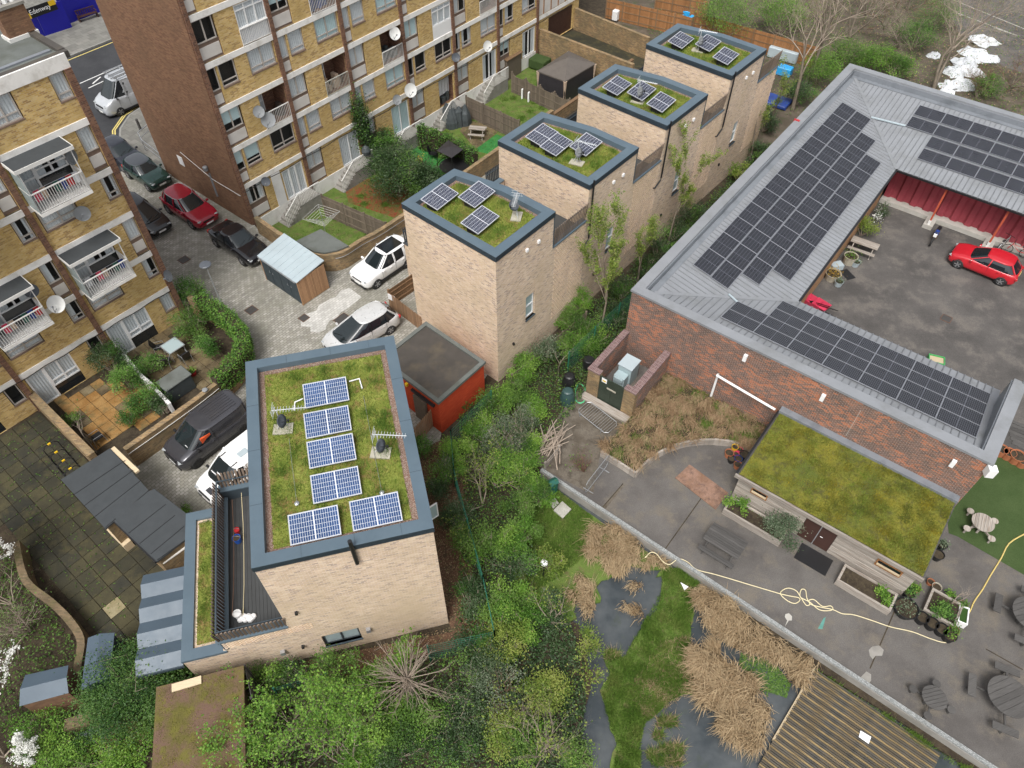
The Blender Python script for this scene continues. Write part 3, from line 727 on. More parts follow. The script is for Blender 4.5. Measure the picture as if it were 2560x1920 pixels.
band.bx(PIER[-1]+.13,36.5,-.06,.06,FH,FH+.33)
shell=MB().bx(-1.1,36.5,1.6,9.6,-.9,FH*NF+.2)
part(shell,'core_wall',M['brick_brown'],blk,False)
part(wall,'facade_wall',M['brick_yellow'],blk,False)
gb=MB().bx(-1.28,-1.1,-.02,9.6,-.9,FH*NF+.3)
part(gb,'gable_wall',M['brick_brown'],blk,False)
for(a,b_,c,d,mu,si,(cu,cmn))in wins:window(blk,a,b_,c,d,mull=mu,sill=si,cur=cu,cm=cmn)
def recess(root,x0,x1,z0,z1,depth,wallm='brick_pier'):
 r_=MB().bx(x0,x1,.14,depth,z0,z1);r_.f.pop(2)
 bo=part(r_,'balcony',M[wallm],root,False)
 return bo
for(b,k,x0,x1,z0,z1)in balc:
 if k==0:
  kind=['white_panel','slide','slide','open','double','double'][b]
  a,c=x1-1.88+.0,x1-.13
  if kind=='open':
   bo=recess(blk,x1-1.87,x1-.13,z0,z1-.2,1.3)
   cl=MB()
   for i in range(9):cl.quad((x1-1.7+i*.17,.5+.04*(i%2),z0+.6),(x1-1.55+i*.17,.52,z0+.65),(x1-1.55+i*.17,.5,z1-.4),(x1-1.7+i*.17,.5,z1-.4))
   part(cl,'hanging_laundry',M['curtain'],bo,False)
   part(MB().bx(x1-1.3,x1-.9,.3,.6,z0,z0+.5).bx(x1-.7,x1-.4,.35,.6,z0,z0+.7),'stored_boxes',M['tarp_grey'],bo,False)
  elif kind=='slide':window(blk,a,c,z0,z1-.2,.06,'frame_white',(.5,),None,'full','curtain' if b==1 else 'curtain_blue',name='sliding_door')
  elif kind=='white_panel':
   window(blk,a,c,z0,z1-.2,.06,'frame_white',(.35,.65),None,'full','curtain',name='patio_door',fw=.1)
   part(MB().bx(x1-2.75,x1-2.02,-.05,.0,-.3,2.6),'white_cladding',M['render_white'],blk,False)
  else:window(blk,a,c,z0,z1-.2,.06,'frame_white',(.5,),None,'sides','curtain',name='patio_door',fw=.1)
  continue
 bx0,bx1=x0,x1
 if(b,k)in((0,4),(3,2)):
  wo=window(blk,bx0,bx1,z0+.95,z1,.04,'frame_white',(.33,.66),.75,'full','curtain',name='glazed_balcony',fw=.07)
  if b==0:railing(wo,(bx0,-.02,0),(bx1,-.02,0),z0+.02,.93);part(MB().bx(bx0,bx1,.08,.12,z0,z0+.95),'parapet_panel',M['curtain'],wo,False)
  else:
   pm=MB()
   for i in range(14):pm.bx(bx0+i*.145,bx0+i*.145+.135,.0,.05,z0,z0+.95)
   part(pm,'parapet_panel',M['frame_white'],wo,False)
  continue
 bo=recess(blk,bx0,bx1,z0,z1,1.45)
 window(blk,bx0+.08,bx0+1.05,z0+.05,z1-.1,1.25,'frame_white',(),.5,'full','curtain',name='balcony_door',room=.3)
 railing(bo,(bx0+.02,-.03,0),(bx1-.02,-.03,0),z0,1.0,.12,'rail_grey' if(b,k)==(1,2)else 'rail_white')
 cl=MB()
 for i in range(5):
  xx=bx0+.3+RB.random()*1.4;hh=.3+RB.random()*.6
  cl.bx(xx,xx+.25,.35+RB.random()*.3,.9,z0+.01,z0+hh)
 part(cl,'stored_boxes',M[['tarp_grey','blue_tarp','wood_fin','drape'][(b+k)%4]],bo,False)
gt=part(MB().bx(31.9,35.6,.19,.24,.15,2.39),'timber_gate',M['door_brown'],blk,False)
for i in range(16):part(MB().bx(31.92+i*.23,31.92+i*.23+.215,.12,.185,.15,2.38),'board',M['door_brown'],gt,False)
part(MB().bx(30.4,36.4,-.05,-.005,FH+.4,5.1),'boarded_panel',M['panel_pale'],blk,False)
for i in range(6):part(MB().bx(31+i*1.05,31.1+i*1.05,-.09,-.05,FH+.4,5.1),'batten',M['wood_orange'],blk,False)
cb=MB().tube([(PIER[0],-.17,2.55)]+[(x,-.17,2.55+.05*math.sin(x*2))for x in range(1,36)],.022,5)
part(cb,'cable',M['black'],blk,False)
part(MB().bx(-1.31,-1.28,6.35,6.9,1.9,2.6),'wall_sign',M['white'],blk,False)
part(MB().lathe([(.16,0),(.17,.25),(.1,.3)],(-1.45,3.2,3.0),10).tube([(-1.3,3.2,2.7),(-1.3,3.2,.9)],.08,6),'flue_pipe',M['grey_paint'],blk,False)
part(MB().tube([(-1.31,6.2,3.1),(-1.31,3.0,2.3),(-1.31,.1,2.3)],.018,4),'gable_cable',M['rail_white'],blk,False)
hw={'u':Vector((EN.x,EN.y,0))*-1}
def onfac(c,r,x,y,out=.4):return SP(*tp(c,r,x,y),OB-EN*out,EN)
for q,m,r_,lb in[((1,0,1195,290,.1),'dish_white',.42,'white satellite dish inside the plant-filled recessed balcony'),((1,0,1330,780,.6),'dish_white',.5,'largest white satellite dish on the pier above the ivy'),((1,0,1215,862,.4),'dish_grey',.36,'small grey satellite dish under a floor band beside the large white dish'),((1,0,1997,400,.6),'dish_white',.42,'white satellite dish above the glazed white double doors'),((1,0,20,965,.5),'dish_grey',.36,'left of two grey dishes on the white railed balcony with a white door'),((1,0,100,1035,.7),'dish_grey',.46,'lower right of two grey dishes on the white railed balcony'),((1,0,85,1567,.4),'dish_dark',.3,'dark satellite dish low on the wall left of the white patio door'),((1,0,1725,495,.4),'dish_dark',.33,'dark edge-on satellite dish on the pier right of netted window')]:
 dish(None,onfac(*q),(.55,-.75,.35)if m!='dish_dark' else(.2,-.9,.35),m,r_,lb,-EN)
st=thing('garden_steps','concrete steps with white railing beside the rotary clothes airer','steps',E(PIER[1]-.2,0),AE,'garden steps of the long block')
sm=MB()
sm.bx(-1.7,.1,-1.15,-.06,-.9,.12)
for i in range(5):sm.bx(-2.0-.27*i,-1.7-.27*i,-1.15,-.06,-.9,.12-.2*(i+1))
part(sm,'stair_flight',M['concrete'],st,False)
rl=MB()
zz=[(-3.1,-.88),(-1.75,.12),(.1,.12)]
for(a,za),(b_,zb)in zip(zz,zz[1:]):
 rl.bar((a,-1.18,za+1.0),(b_,-1.18,zb+1.0),.06,.05);n=max(2,int((b_-a)/.12))
 for i in range(n+1):
  f=i/n;x=a+(b_-a)*f;z=za+(zb-za)*f
  rl.bar((x,-1.18,z+.04),(x,-1.18,z+.98),.024)
part(rl,'railing',M['rail_white'],st,False)
for i,lb in((2,'concrete steps with white railing and a black sack at the ivy-clad pier'),(3,'white railed steps beside the green artificial turf garden'),(4,'white railed steps next to the covered patio furniture'),(5,'railed steps in front of the far white double doors by the shed')):
 c=copy_tree(st);c.location=E(PIER[i]-.2,0);c['label']=lb
# ---- the block at the left edge
AA=R(50.27);OA=Vector((-19.3,31.5,0))
ba=thing('apartment_block','yellow brick apartment block with roofed white balconies at the left edge','building',OA,AA)
wall,brown,panel,pierm,band=MB(),Each('window_surround','strip_brown',ba),Each('infill_panel','panel_pale',ba),Each('brick_pier','brick_pier',ba),Each('floor_band','band_white',ba)
AP=[-.3,-4.75,-9.3,-13.8];AH=2.6;wins=[];abal=[]
for b in range(3):
 x1,x0=AP[b],AP[b+1]
 for k in range(6):
  z=AH*k;zb,zt=z+(.03 if k else.02),z+AH-.30
  ops=[];sx0,sx1=x1-.86,x1-.14
  ops.append((sx0,sx1,zt-1.3 if k%2 or k==0 else zb,zt))
  wins.append((sx0+.04,sx1-.04,zt-1.24,zt-.03,(),.24 if k%2 else None,rcur()))
  if k%2==0 and k:brown.bx(sx0,sx1,.10,.16,zb,zt-1.24);panel.bx(sx0+.05,sx1-.05,.07,.12,zb+.2,zb+.78)
  else:brown.bx(sx0,sx1,-.03,.14,zt-1.3,zt-1.245)
  if k%2:
   a,c=(x0+.3,x0+2.1)if k<5 else(x0+.6,x0+1.95)
   zl=zt-1.3
   ops.append((a,c,zl,zt));wins.append((a+.05,c-.05,zl+.06,zt-.03,(.5,),.28,rcur()));brown.bx(a,c,-.03,.14,zl,zl+.055)
  elif k:ops.append((x0+.25,x0+2.75,zb,zt));abal.append((b,k,x0+.25,x0+2.75,zb,zt))
  else:ops.append((x0+.25,x0+2.7,zb,zt-.02));abal.append((b,0,x0+.25,x0+2.7,zb,zt-.02))
  wall_open(wall,x0,x1,zb,zt,ops)
  band.bx(x0+.13,x1-.13,-.06,.08,zt,zt+.33)
 pierm.bx(x0-.13,x0+.13,-.13,.10,-.05,AH*6-.3)
pierm.bx(-.43,-.12,-.13,.3,-.05,AH*6-.3)
band.bx(-14,-.1,-.075,.3,AH*6-.30,AH*6+.32)
part(MB().bx(-22,-.13,1.6,9.6,0,AH*6),'core_wall',M['brick_brown'],ba,False)
part(MB().bx(-.14,-.1,.0,9.6,0,AH*6),'gable_wall',M['brick_brown'],ba,False)
part(MB().bx(-22,-13.8,-.01,1.6,0,AH*6),'facade_wall',M['brick_brown'],ba,False)
part(wall,'facade_wall',M['brick_yellow'],ba,False)
for(a,b_,c,d,mu,si,(cu,cmn))in wins:window(ba,a,b_,c,d,mull=mu,sill=si,cur=cu,cm=cmn)
rf=part(MB().bx(-22,.05,.3,9.8,AH*6+.02,AH*6+.2),'roof',M['felt_grey'],ba,False)
part(MB().bx(-22,.12,.02,.3,AH*6+.05,AH*6+.33).bx(-.18,.12,.3,9.8,AH*6+.15,AH*6+.36),'roof_kerb',M['felt_brown'],rf,False)
part(MB().bx(-22,-.3,.75,.95,AH*6+.2,AH*6+.27),'roof_gutter',M['roof_gutter'],rf,False)
def chim(root):
 P_=SP(*tp(0,0,215,300),(0,0,AH*6+.2),Z3);L_=FRAME[root.name]@P_
 c=part(MB().bx(L_.x-.75,L_.x+.45,L_.y-.3,L_.y+.35,AH*6+.2,AH*6+1.5),'chimney',M['brick_brown'],root,False)
 part(MB().bx(L_.x-.8,L_.x+.5,L_.y-.35,L_.y+.4,AH*6+1.5,AH*6+1.62),'chimney_cap',M['concrete'],c,False)
 part(MB().bx(L_.x-.82,L_.x+.52,L_.y-.37,L_.y+.42,AH*6+.2,AH*6+.36),'flashing',M['rail_white'],c,False)
 mb=MB()
 for i in range(3):mb.lathe([(.11,0),(.09,.3),(.12,.32)],(L_.x-.45+.3*i,L_.y,AH*6+1.62),8)
 part(mb,'chimney_pot',M['white'],c,False)
chim(ba)
cloth=['blue_tarp','red_plastic','curtain','tarp_grey','pink_plastic','drape','black','green_plastic']
for(b,k,x0,x1,z0,z1)in abal:
 if k==0:
  window(ba,x0+.03,x0+.98,z0,z1,.06,'frame_white',(),None,'full','curtain',name='patio_door',fw=.09)
  window(ba,x0+.98,x1,z0+.75,z1,.06,'frame_white',(.5,),.25,'full','curtain',fw=.08)
  part(MB().bx(x0+.98,x1,.05,.1,z0,z0+.75),'kick_panel',M['glass_dark'],ba,False)
  continue
 D_=1.12
 bo=part(MB().bx(x0,x1,-D_,.12,z0-.15,z0+.02),'balcony',M['band_white'],ba,False)
 window(ba,x0+.05,x0+.95,z0+.03,z1,.08,'frame_white',(),.45,'full','curtain',name='balcony_door',fw=.09)
 window(ba,x0+.95,x1-.05,z0+.9,z1,.08,'frame_white',(.5,),.3,'sides','curtain',fw=.08)
 part(MB().bx(x0+.95,x1-.05,.06,.12,z0+.03,z0+.9),'kick_panel',M['glass_dark'],ba,False)
 railing(bo,(x0+.03,-D_+.03,0),(x1-.03,-D_+.03,0),z0+.02,1.0,.115)
 railing(bo,(x0+.03,-.02,0),(x0+.03,-D_+.03,0),z0+.02,1.0,.115);railing(bo,(x1-.03,-.02,0),(x1-.03,-D_+.03,0),z0+.02,1.0,.115)
 sc=MB().bx(x0+.005,x0+.012,-D_,-.05,z0+.03,z1-.25)
 part(sc,'side_screen',M['glass_pale'],bo,False)
 cn=part(MB().bx(x0-.08,x1+.08,-D_-.08,-.005,z1-.02,z1+.06),'canopy',M['felt_dark'],ba,False)
 part(MB().bx(x0-.1,x1+.1,-D_-.11,-D_-.08,z1-.10,z1+.075).bx(x0-.115,x0-.08,-D_-.08,-.01,z1-.1,z1+.075).bx(x1+.08,x1+.115,-D_-.08,-.01,z1-.1,z1+.075),'fascia',M['rail_white'],cn,False)
 for xx in(x0+.04,x1-.04):part(MB().bar((xx,-D_+.03,z0+1.02),(xx,-D_+.03,z1-.1),.04),'canopy_post',M['rail_white'],bo,False)
 for i in range(7):
  xx=x0+.25+i*.31
  cl=MB()
  for j in range(3):cl.quad((xx+.09*j,-.75+.03*(j%2),z0+.35+.2*RB.random()),(xx+.09*j+.09,-.75+.03*((j+1)%2),z0+.35),(xx+.09*j+.09,-.75+.03*((j+1)%2),z0+.95),(xx+.09*j,-.75+.03*(j%2),z0+.95))
  part(cl,'hanging_laundry',M[cloth[(i+b+k)%8]],bo,False)
 part(MB().tube([(x0+.1,-.75,z0+.96),(x1-.1,-.75,z0+.96)],.012,4),'washing_line',M['steel'],bo,False)
part(MB().tube([(x,-.15,2.36+.04*math.sin(x*3))for x in[-.4-.5*i for i in range(26)]],.02,5),'cable',M['black'],ba,False)
AN=Vector((-math.sin(AA),math.cos(AA),0))
def onA(c,r,x,y,out=.4):return SP(*tp(c,r,x,y),OA-AN*out,AN)
for q,m,r_,f,lb in[((0,1,492,968,.7),'dish_white',.44,(.1,-.75,.6),'big white satellite dish between two left balconies'),((0,1,268,852,.5),'dish_dark',.33,(.5,-.6,.5),'dark satellite dish beside the lower left balcony canopy'),((0,1,712,188,.5),'dish_grey',.36,(.5,-.6,.6),'rusty grey satellite dish under the upper white balcony'),((0,0,632,1355,.5),'dish_grey',.36,(-.3,-.8,.5),'grey satellite dish right of the topmost balcony'),((0,1,1462,722,.5),'dish_dark',.34,(-.4,-.8,.4),'dark satellite dish on the block corner above the car court')]:
 dish(None,onA(*q),f,m,r_,lb,-AN)
# ---------------------------------------------------------------- brick houses with green roofs
def blades(name,mat,parent,poly,z,n,h=(.05,.14),wd=.012,seed=1,world=True,lean=.6,clump=0,excl=None,kind='stuff',zfun=None):
 """one triangle per blade, scattered over a polygon"""
 g=np.random.default_rng(seed);P_=np.array([v2(p)for p in poly]);lo,hi=P_.min(0),P_.max(0)
 pts=np.empty((0,2));tries=0
 cc=g.uniform(lo,hi,(max(1,clump),2))if clump else None
 while len(pts)<n and tries<60:
  tries+=1
  if clump:
   c=cc[g.integers(0,clump,n*2)]+g.normal(0,.16,(n*2,2));u=g.random(n*2)<.3
   q=np.where(u[:,None],g.uniform(lo,hi,(n*2,2)),c)
  else:q=g.uniform(lo,hi,(n*2,2))
  x,y=q[:,0],q[:,1];ins=np.zeros(len(q),bool);m=len(P_)
  for i in range(m):
   (x1,y1),(x2,y2)=P_[i],P_[(i+1)%m]
   with np.errstate(divide='ignore',invalid='ignore'):
    ins^=((y1>y)!=(y2>y))&(x<(x2-x1)*(y-y1)/(y2-y1 if y2!=y1 else 1e-9)+x1)
  q=q[ins]
  if excl is not None:q=q[~excl(q)]
  pts=np.vstack([pts,q])
 pts=pts[:n];n=len(pts)
 a=g.uniform(0,2*np.pi,n);hh=g.uniform(h[0],h[1],n);ln=g.uniform(.1,lean,n)*hh;b=g.uniform(0,2*np.pi,n)
 zz=np.full(n,z)if zfun is None else zfun(pts)
 base=np.column_stack([pts,zz]);w_=np.column_stack([np.cos(a),np.sin(a),np.zeros(n)])*(wd*g.uniform(.7,1.4,n))[:,None]
 tip=base+np.column_stack([np.cos(b)*ln,np.sin(b)*ln,hh])
 V=np.stack([base-w_,base+w_,tip],1).reshape(-1,3)
 if world and parent is not None and root_of(parent).name in FRAME:
  Mi=np.array(FRAME[root_of(parent).name]);V=V@Mi[:3,:3].T+Mi[:3,3]
 nz=.5+.3*np.sin(1.9*pts[:,0]+1.3*pts[:,1])*np.cos(1.1*pts[:,0]-2.3*pts[:,1])+.25*np.sin(5.3*pts[:,0]+.7)*np.sin(4.7*pts[:,1])
 o=tri_obj(name,V,3,np.clip(.45*g.random(n)+.6*nz-.02,0,1),M[mat]if isinstance(mat,str)else mat,parent)
 if kind:o['kind']=kind
 return o
def reeds(name,mat,poly,z,n,h,seed,clump,bend,wd=.016,parent=None,spread=.9,drop=.55):
 """blades in tussocks that bend over, each tussock its own way"""
 g=np.random.default_rng(seed);P_=[v2(p)for p in poly];A_=np.array(P_);lo,hi=A_.min(0),A_.max(0);C_=[]
 while len(C_)<clump:
  q=g.uniform(lo,hi)
  if inside(q,P_):C_.append(q)
 C_=np.array(C_);k=g.integers(0,clump,n);ca=bend+g.normal(0,spread,clump);cl=g.uniform(.55,1.1,clump);tone=g.random(clump)
 b=np.column_stack([C_[k]+g.normal(0,.13,(n,2)),np.full(n,z)]);a=ca[k]+g.normal(0,.55,n);hh=g.uniform(h[0],h[1],n)*cl[k];d=np.column_stack([np.cos(a),np.sin(a),np.zeros(n)]);w_=np.column_stack([-np.sin(a),np.cos(a),np.zeros(n)])*(wd*g.uniform(.6,1.3,n))[:,None];up=np.array([0,0,1.])
 r1=g.uniform(.2,.5,n)*hh;r2=g.uniform(.5,1.05,n)*hh;m=b+d*r1[:,None]+up*(hh*.62)[:,None];t=b+d*r2[:,None]+up*(hh*g.uniform(drop-.4,drop+.25,n))[:,None]
 V=np.stack([b-w_,b+w_,m+w_*.8,m-w_*.8,m-w_*.8,m+w_*.8,t+w_*.15,t-w_*.15],1).reshape(-1,3)
 if parent is not None:Mi=np.array(FRAME[root_of(parent).name]);V=V@Mi[:3,:3].T+Mi[:3,3]
 o=tri_obj(name,V,4,np.repeat(np.clip(.5*tone[k]+.5*g.random(n),0,1),2),M[mat],parent);o['kind']='stuff';return o
def tri_obj(name,V,k,rnd,mat,parent=None):
 n=len(V)//k;me=bpy.data.meshes.new(name)
 me.vertices.add(len(V));me.vertices.foreach_set('co',V.astype(np.float32).ravel())
 me.loops.add(n*k);me.loops.foreach_set('vertex_index',np.arange(n*k,dtype=np.int32))
 me.polygons.add(n);me.polygons.foreach_set('loop_start',np.arange(0,n*k,k,dtype=np.int32));me.polygons.foreach_set('loop_total',np.full(n,k,np.int32))
 at=me.attributes.new('rnd','FLOAT','FACE');at.data.foreach_set('value',np.asarray(rnd,np.float32))
 me.materials.append(mat);me.update()
 return link(name,me,parent)
def solar_master(label,group,w_,h_,nx,ny,cell,sheet,frame,gapc=.012,mid=True,t=.022):
 r_=thing('solar_panel',label,'solar panel',(0,0,0),0,group)
 part(MB().bx(-w_/2,w_/2,-h_/2,h_/2,.0,.03),'backsheet',M[sheet],r_,False)
 f=MB()
 f.bx(-w_/2-.004,w_/2+.004,-h_/2-.004,-h_/2+t,-.005,.04).bx(-w_/2-.004,w_/2+.004,h_/2-t,h_/2+.004,-.005,.04)
 f.bx(-w_/2-.004,-w_/2+t,-h_/2+t,h_/2-t,-.005,.0395).bx(w_/2-t,w_/2+.004,-h_/2+t,h_/2-t,-.005,.0395)
 part(f,'frame',M[frame],r_,False)
 c=MB();gm=.035 if mid else.0;cw,ch=(w_-2*t-.02-gm)/nx,(h_-2*t-.02)/ny
 for i in range(nx):
  for j in range(ny):
   x=-w_/2+t+.01+i*cw+(gm if i>=nx/2 else 0);y=-h_/2+t+.01+j*ch
   c.quad((x+gapc/2,y+gapc/2,.0335),(x+cw-gapc/2,y+gapc/2,.0335),(x+cw-gapc/2,y+ch-gapc/2,.0335),(x+gapc/2,y+ch-gapc/2,.0335))
 tag(part(c,'cell_grid',M[cell],r_,False),kind='stuff')
 return r_
def place_rot(o,loc,rz,tilt=0.0,tx=0.0):
 o.location=loc;o.rotation_mode='XYZ';o.rotation_euler=(tilt,tx,rz)
 return o
def aerial(label,loc,rz,hgt=1.25,dishm='dish_dark',boom=1.25,slab=(.75,.5)):
 r_=thing('roof_aerial',label,'aerial',loc,rz,'aerials on the green roofs')
 part(MB().bx(-slab[0]/2,slab[0]/2,-slab[1]/2,slab[1]/2,.0,.06),'base_slab',M['slab_pale'],r_,False)
 part(MB().tube([(0,0,.06),(0,0,hgt)],.024,6).tube([(-.2,0,.07),(0,0,.5)],.015,4).tube([(.2,.1,.07),(0,0,.5)],.015,4),'mast',M['antenna'],r_,False)
 b=MB().tube([(-.15,0,hgt),(boom-.15,0,hgt+.02)],.018,5)
 for i in range(11):
  x=-.05+i*(boom-.15)/10;b.bar((x,-.15+.004*i,hgt+.015),(x,.15-.004*i,hgt+.015),.014)
 for s_ in(-1,1):b.bar((-.12,-.28,hgt+s_*.14),(-.12,.28,hgt+s_*.14),.012);b.bar((-.12,-.22*s_,hgt-.02),(-.14,-.2*s_,hgt+s_*.2),.012)
 b.bar((-.12,-.28,hgt),(-.12,.28,hgt),.012).bar((-.12,0,hgt-.2),(-.12,0,hgt+.2),.014)
 part(b,'antenna',M['antenna'],r_,False)
 fc=Vector((.85,-.3,.35)).normalized();rt=Z3.rotation_difference(fc).to_matrix().to_4x4();R_=.27
 d=MB().lathe([(.02,0),(R_*.5,R_*.06),(R_,R_*.25),(R_*.98,R_*.22),(R_*.5,R_*.03),(.01,-.01)],n=18).xf(Matrix.Translation((.05,-.1,hgt*.55))@rt)
 part(d,'dish',M[dishm],r_,False,True)
 part(MB().tube([Vector((.05,-.1,hgt*.55-.1)),Vector((.05,-.1,hgt*.55))+fc*.36],.014,4).box(Vector((.05,-.1,hgt*.55))+fc*.38,(.07,.07,.1)),'feed_arm',M['black'],r_,False)
 return r_
AF=R(14.3);OF=Vector((-8.62,11.09,0));EX=Vector((math.cos(AF),math.sin(AF),0));EY=Vector((-math.sin(AF),math.cos(AF),0))
def F(x,y,z=0):return OF+EX*x+EY*y+Vector((0,0,z))
hf=thing('brick_house','nearest pale brick house with six blue solar panels and a slatted roof terrace','house',OF,AF)
W_,D_,HZ=6.07,9.4,8.4
wm=MB()
wall_open(wm,0,W_,-.35,HZ-.18,[(.95,2.45,.70,1.74)],0,.16)
wm.quad((W_,0,-.35),(W_,D_,-.35),(W_,D_,HZ-.18),(W_,0,HZ-.18)).quad((W_,D_,-.35),(0,D_,-.35),(0,D_,HZ-.18),(W_,D_,HZ-.18)).quad((0,D_,-.35),(0,0,-.35),(0,0,HZ-.18),(0,D_,HZ-.18))
part(wm,'main_wall',M['brick_house'],hf,False)
window(hf,.97,2.43,.74,1.72,.11,'frame_dark',(.5,),None,'none',glass='glass_pale',fw=.06)
part(MB().bx(.93,2.47,-.06,.1,.64,.70),'window_sill',M['coping_dark'],hf,False)
part(MB().bx(-4.19,W_+.02,-.025,0,-.36,-.1),'plinth',M['coping_dark'],hf,False)
main=[(0,0),(W_,0),(W_,D_),(0,D_)]
mo=[(-.04,-.04),(W_+.04,-.04),(W_+.04,D_+.04),(-.04,D_+.04)]
rf=part(MB().bx(.40,W_-.40,.40,D_-.40,HZ-.45,HZ-.30),'roof_deck',M['soil'],hf,False)
part(MB().ring(mo,.46,HZ-.3,HZ),'roof_coping',M['coping'],hf,False)
part(MB().ring(mo,.02,HZ-.3,HZ-.02).xf(Matrix.Translation((0,0,-.001))),'coping_drip',M['coping_dark'],hf,False)
part(MB().ring([(.42,.42),(W_-.42,.42),(W_-.42,D_-.42),(.42,D_-.42)],.26,HZ-.32,HZ-.285),'gravel_margin',M['gravel'],rf,False)
part(MB().bx(.66,W_-.66,.66,D_-.66,HZ-.32,HZ-.27),'sedum_mat',M['sedum_ground'],rf,False)
blades('sedum_growth','grass_sedum',rf,[(.64,.64),(W_-.64,.64),(W_-.64,D_-.64),(.64,D_-.64)],HZ-.28,30000,(.03,.09),.014,3,False,1.0)
blades('roof_grass','grass',rf,[(.64,.64),(W_-.64,.64),(W_-.64,D_-.64),(.64,D_-.64)],HZ-.28,13000,(.06,.26),.009,4,False,.9,clump=60)
for x,y in[(1.6,0),(3.4,0),(5.0,0),(1.6,1),(3.4,1),(5.0,1)]:
 part(MB().bx(x,x+.012,(-.035 if y==0 else D_-.41),(.41 if y==0 else D_+.035),HZ-.001,HZ+.006),'coping_joint',M['coping_dark'],hf,False)
for y in(2.4,4.8,7.0):
 for x in(-.035,W_-.41):part(MB().bx(x,x+.445,y,y+.012,HZ-.001,HZ+.006),'coping_joint',M['coping_dark'],hf,False)
part(MB().tube([(3.28,-.10,7.25),(3.28,-.10,8.85)],.075,10),'flue',M['black'],hf,False)
for x,z in((2.81,1.42),(-.67,1.25)):part(MB().bx(x-.09,x+.09,-.14,.0,z-.13,z+.13),'wall_vent',M['steel'],hf,False)
for x,z in((.14,1.33),(.56,4.43)):part(MB().bx(x-.05,x+.05,-.12,.0,z-.07,z+.07),'wall_lamp',M['black'],hf,False)
oc=SP(*tp(1,2,1500,1060),F(W_+.15,0),EX);ol=FRAME[hf.name]@oc
mb=MB();mb.bar((W_,ol.y-.4,ol.z-.5),(W_+.45,ol.y-.2,ol.z-.5),.05).bar((W_,ol.y-.4,ol.z+.5),(W_+.45,ol.y-.2,ol.z+.5),.05).bar((W_+.45,ol.y-.2,ol.z-.5),(W_+.45,ol.y-.2,ol.z+.5),.05).bar((W_+.01,ol.y-.4,ol.z-.5),(W_+.01,ol.y-.4,ol.z+.5),.05)
wi=part(mb,'window',M['frame_white'],hf,False)
part(MB().quad((W_+.02,ol.y-.39,ol.z-.48),(W_+.44,ol.y-.205,ol.z-.48),(W_+.44,ol.y-.205,ol.z+.48),(W_+.02,ol.y-.39,ol.z+.48)),'pane',M['glass_pale'],wi,False)
WX,WY,WZ=-4.19,6.63,2.55
wg=MB().bx(WX,.0,0.005,WY,-.35,WZ-.12);wg.bx(-2.62,.0,.006,7.1,0,2.6)
part(wg,'wing_wall',M['brick_house'],hf,False)
pat=MB()
for j in range(7):
 for i in range(15):pat.bx(-2.5+i*.225+.112*(j%2),-2.5+i*.225+.112*(j%2)+.105,-.028,.012,2.72+j*.075,2.72+j*.075+.064)
tag(part(pat,'projecting_bricks',M['brick_house'],hf,False),kind='stuff')
wo_=[(WX-.03,-.04),(-2.5,-.04),(-2.5,WY+.04),(WX-.03,WY+.04)]
part(MB().ring(wo_,.44,WZ-.14,WZ),'wing_coping',M['coping'],hf,False)
part(MB().bx(WX+.38,-2.6,.38,WY-.38,WZ-.2,WZ-.15),'wing_gravel',M['gravel'],hf,False)
part(MB().bx(WX+.52,-2.6,.55,WY-.55,WZ-.152,WZ-.11),'wing_sedum',M['sedum_ground'],hf,False)
blades('wing_sedum_growth','grass_sedum',hf,[(WX+.5,.5),(-2.64,.5),(-2.64,WY-.5),(WX+.5,WY-.5)],WZ-.13,4500,(.03,.1),.014,6,False,1.0)
blades('wing_grass','grass',hf,[(WX+.5,.5),(-2.64,.5),(-2.64,WY-.5),(WX+.5,WY-.5)],WZ-.13,2500,(.06,.2),.009,8,False,.9,clump=14)
pp=MB();pp.bx(-2.56,-2.36,0.26,6.84,2.5,2.9).bx(-2.56,0,0.003,.25,2.6,3.34).bx(-2.56,0,6.85,7.1,2.5,3.34)
part(pp,'terrace_parapet',M['coping_dark'],hf,False)
part(MB().bx(-2.36,0.0,-.004,.002,2.6,3.2),'parapet_brick',M['brick_house'],hf,False)
part(MB().bx(-2.6,-2.31,.31,6.8,2.9,2.96).bx(-2.6,.02,-.06,.31,3.34,3.412).bx(-2.6,.0,6.8,7.16,3.34,3.412),'terrace_coping',M['coping'],hf,False)
fin=mesh_of(MB().bx(-.022,.022,-.045,.045,0,.86),'timber_fin',M['wood_fin'])
fin=mesh_of(MB().bx(-.03,.03,-.05,.05,0,1.12),'timber_fin',M['wood_fin'])
finp=mesh_of(MB().bx(-.045,.045,-.022,.022,0,.86),'timber_fin',M['wood_fin_pale'])
scr=part(MB().bx(-2.53,-2.47,.1,7.0,3.95,4.0).bx(-2.47,0,.11,.15,3.95,4.0).bx(-2.47,0,6.95,6.99,3.95,4.0),'slatted_screen',M['coping_dark'],hf,False)
for i in range(47):
 q=piece('timber_fin',fin,scr,(-2.5,.08+i*.149,2.95),0,False);q.rotation_euler=(0,R(-7),R(25))
for i in range(17):
 q=piece('timber_fin',finp,scr,(-2.42+i*.149,.05,3.41),0,False);q.rotation_euler=(R(9),0,R(20))
for i in range(17):
 q=piece('timber_fin',finp,scr,(-2.42+i*.149,7.05,3.41),0,False);q.rotation_euler=(R(-9),0,R(-20))
dk=part(MB().bx(-2.36,0,.25,6.85,2.6,2.64),'terrace_floor',M['black'],hf,False)
bm_=mesh_of(MB().bx(0,.138,.26,6.84,0,.03),'deck_board',M['deck_dark'])
for i in range(16):piece('deck_board',bm_,dk,(-2.35+i*.147,0,2.64),0,False)
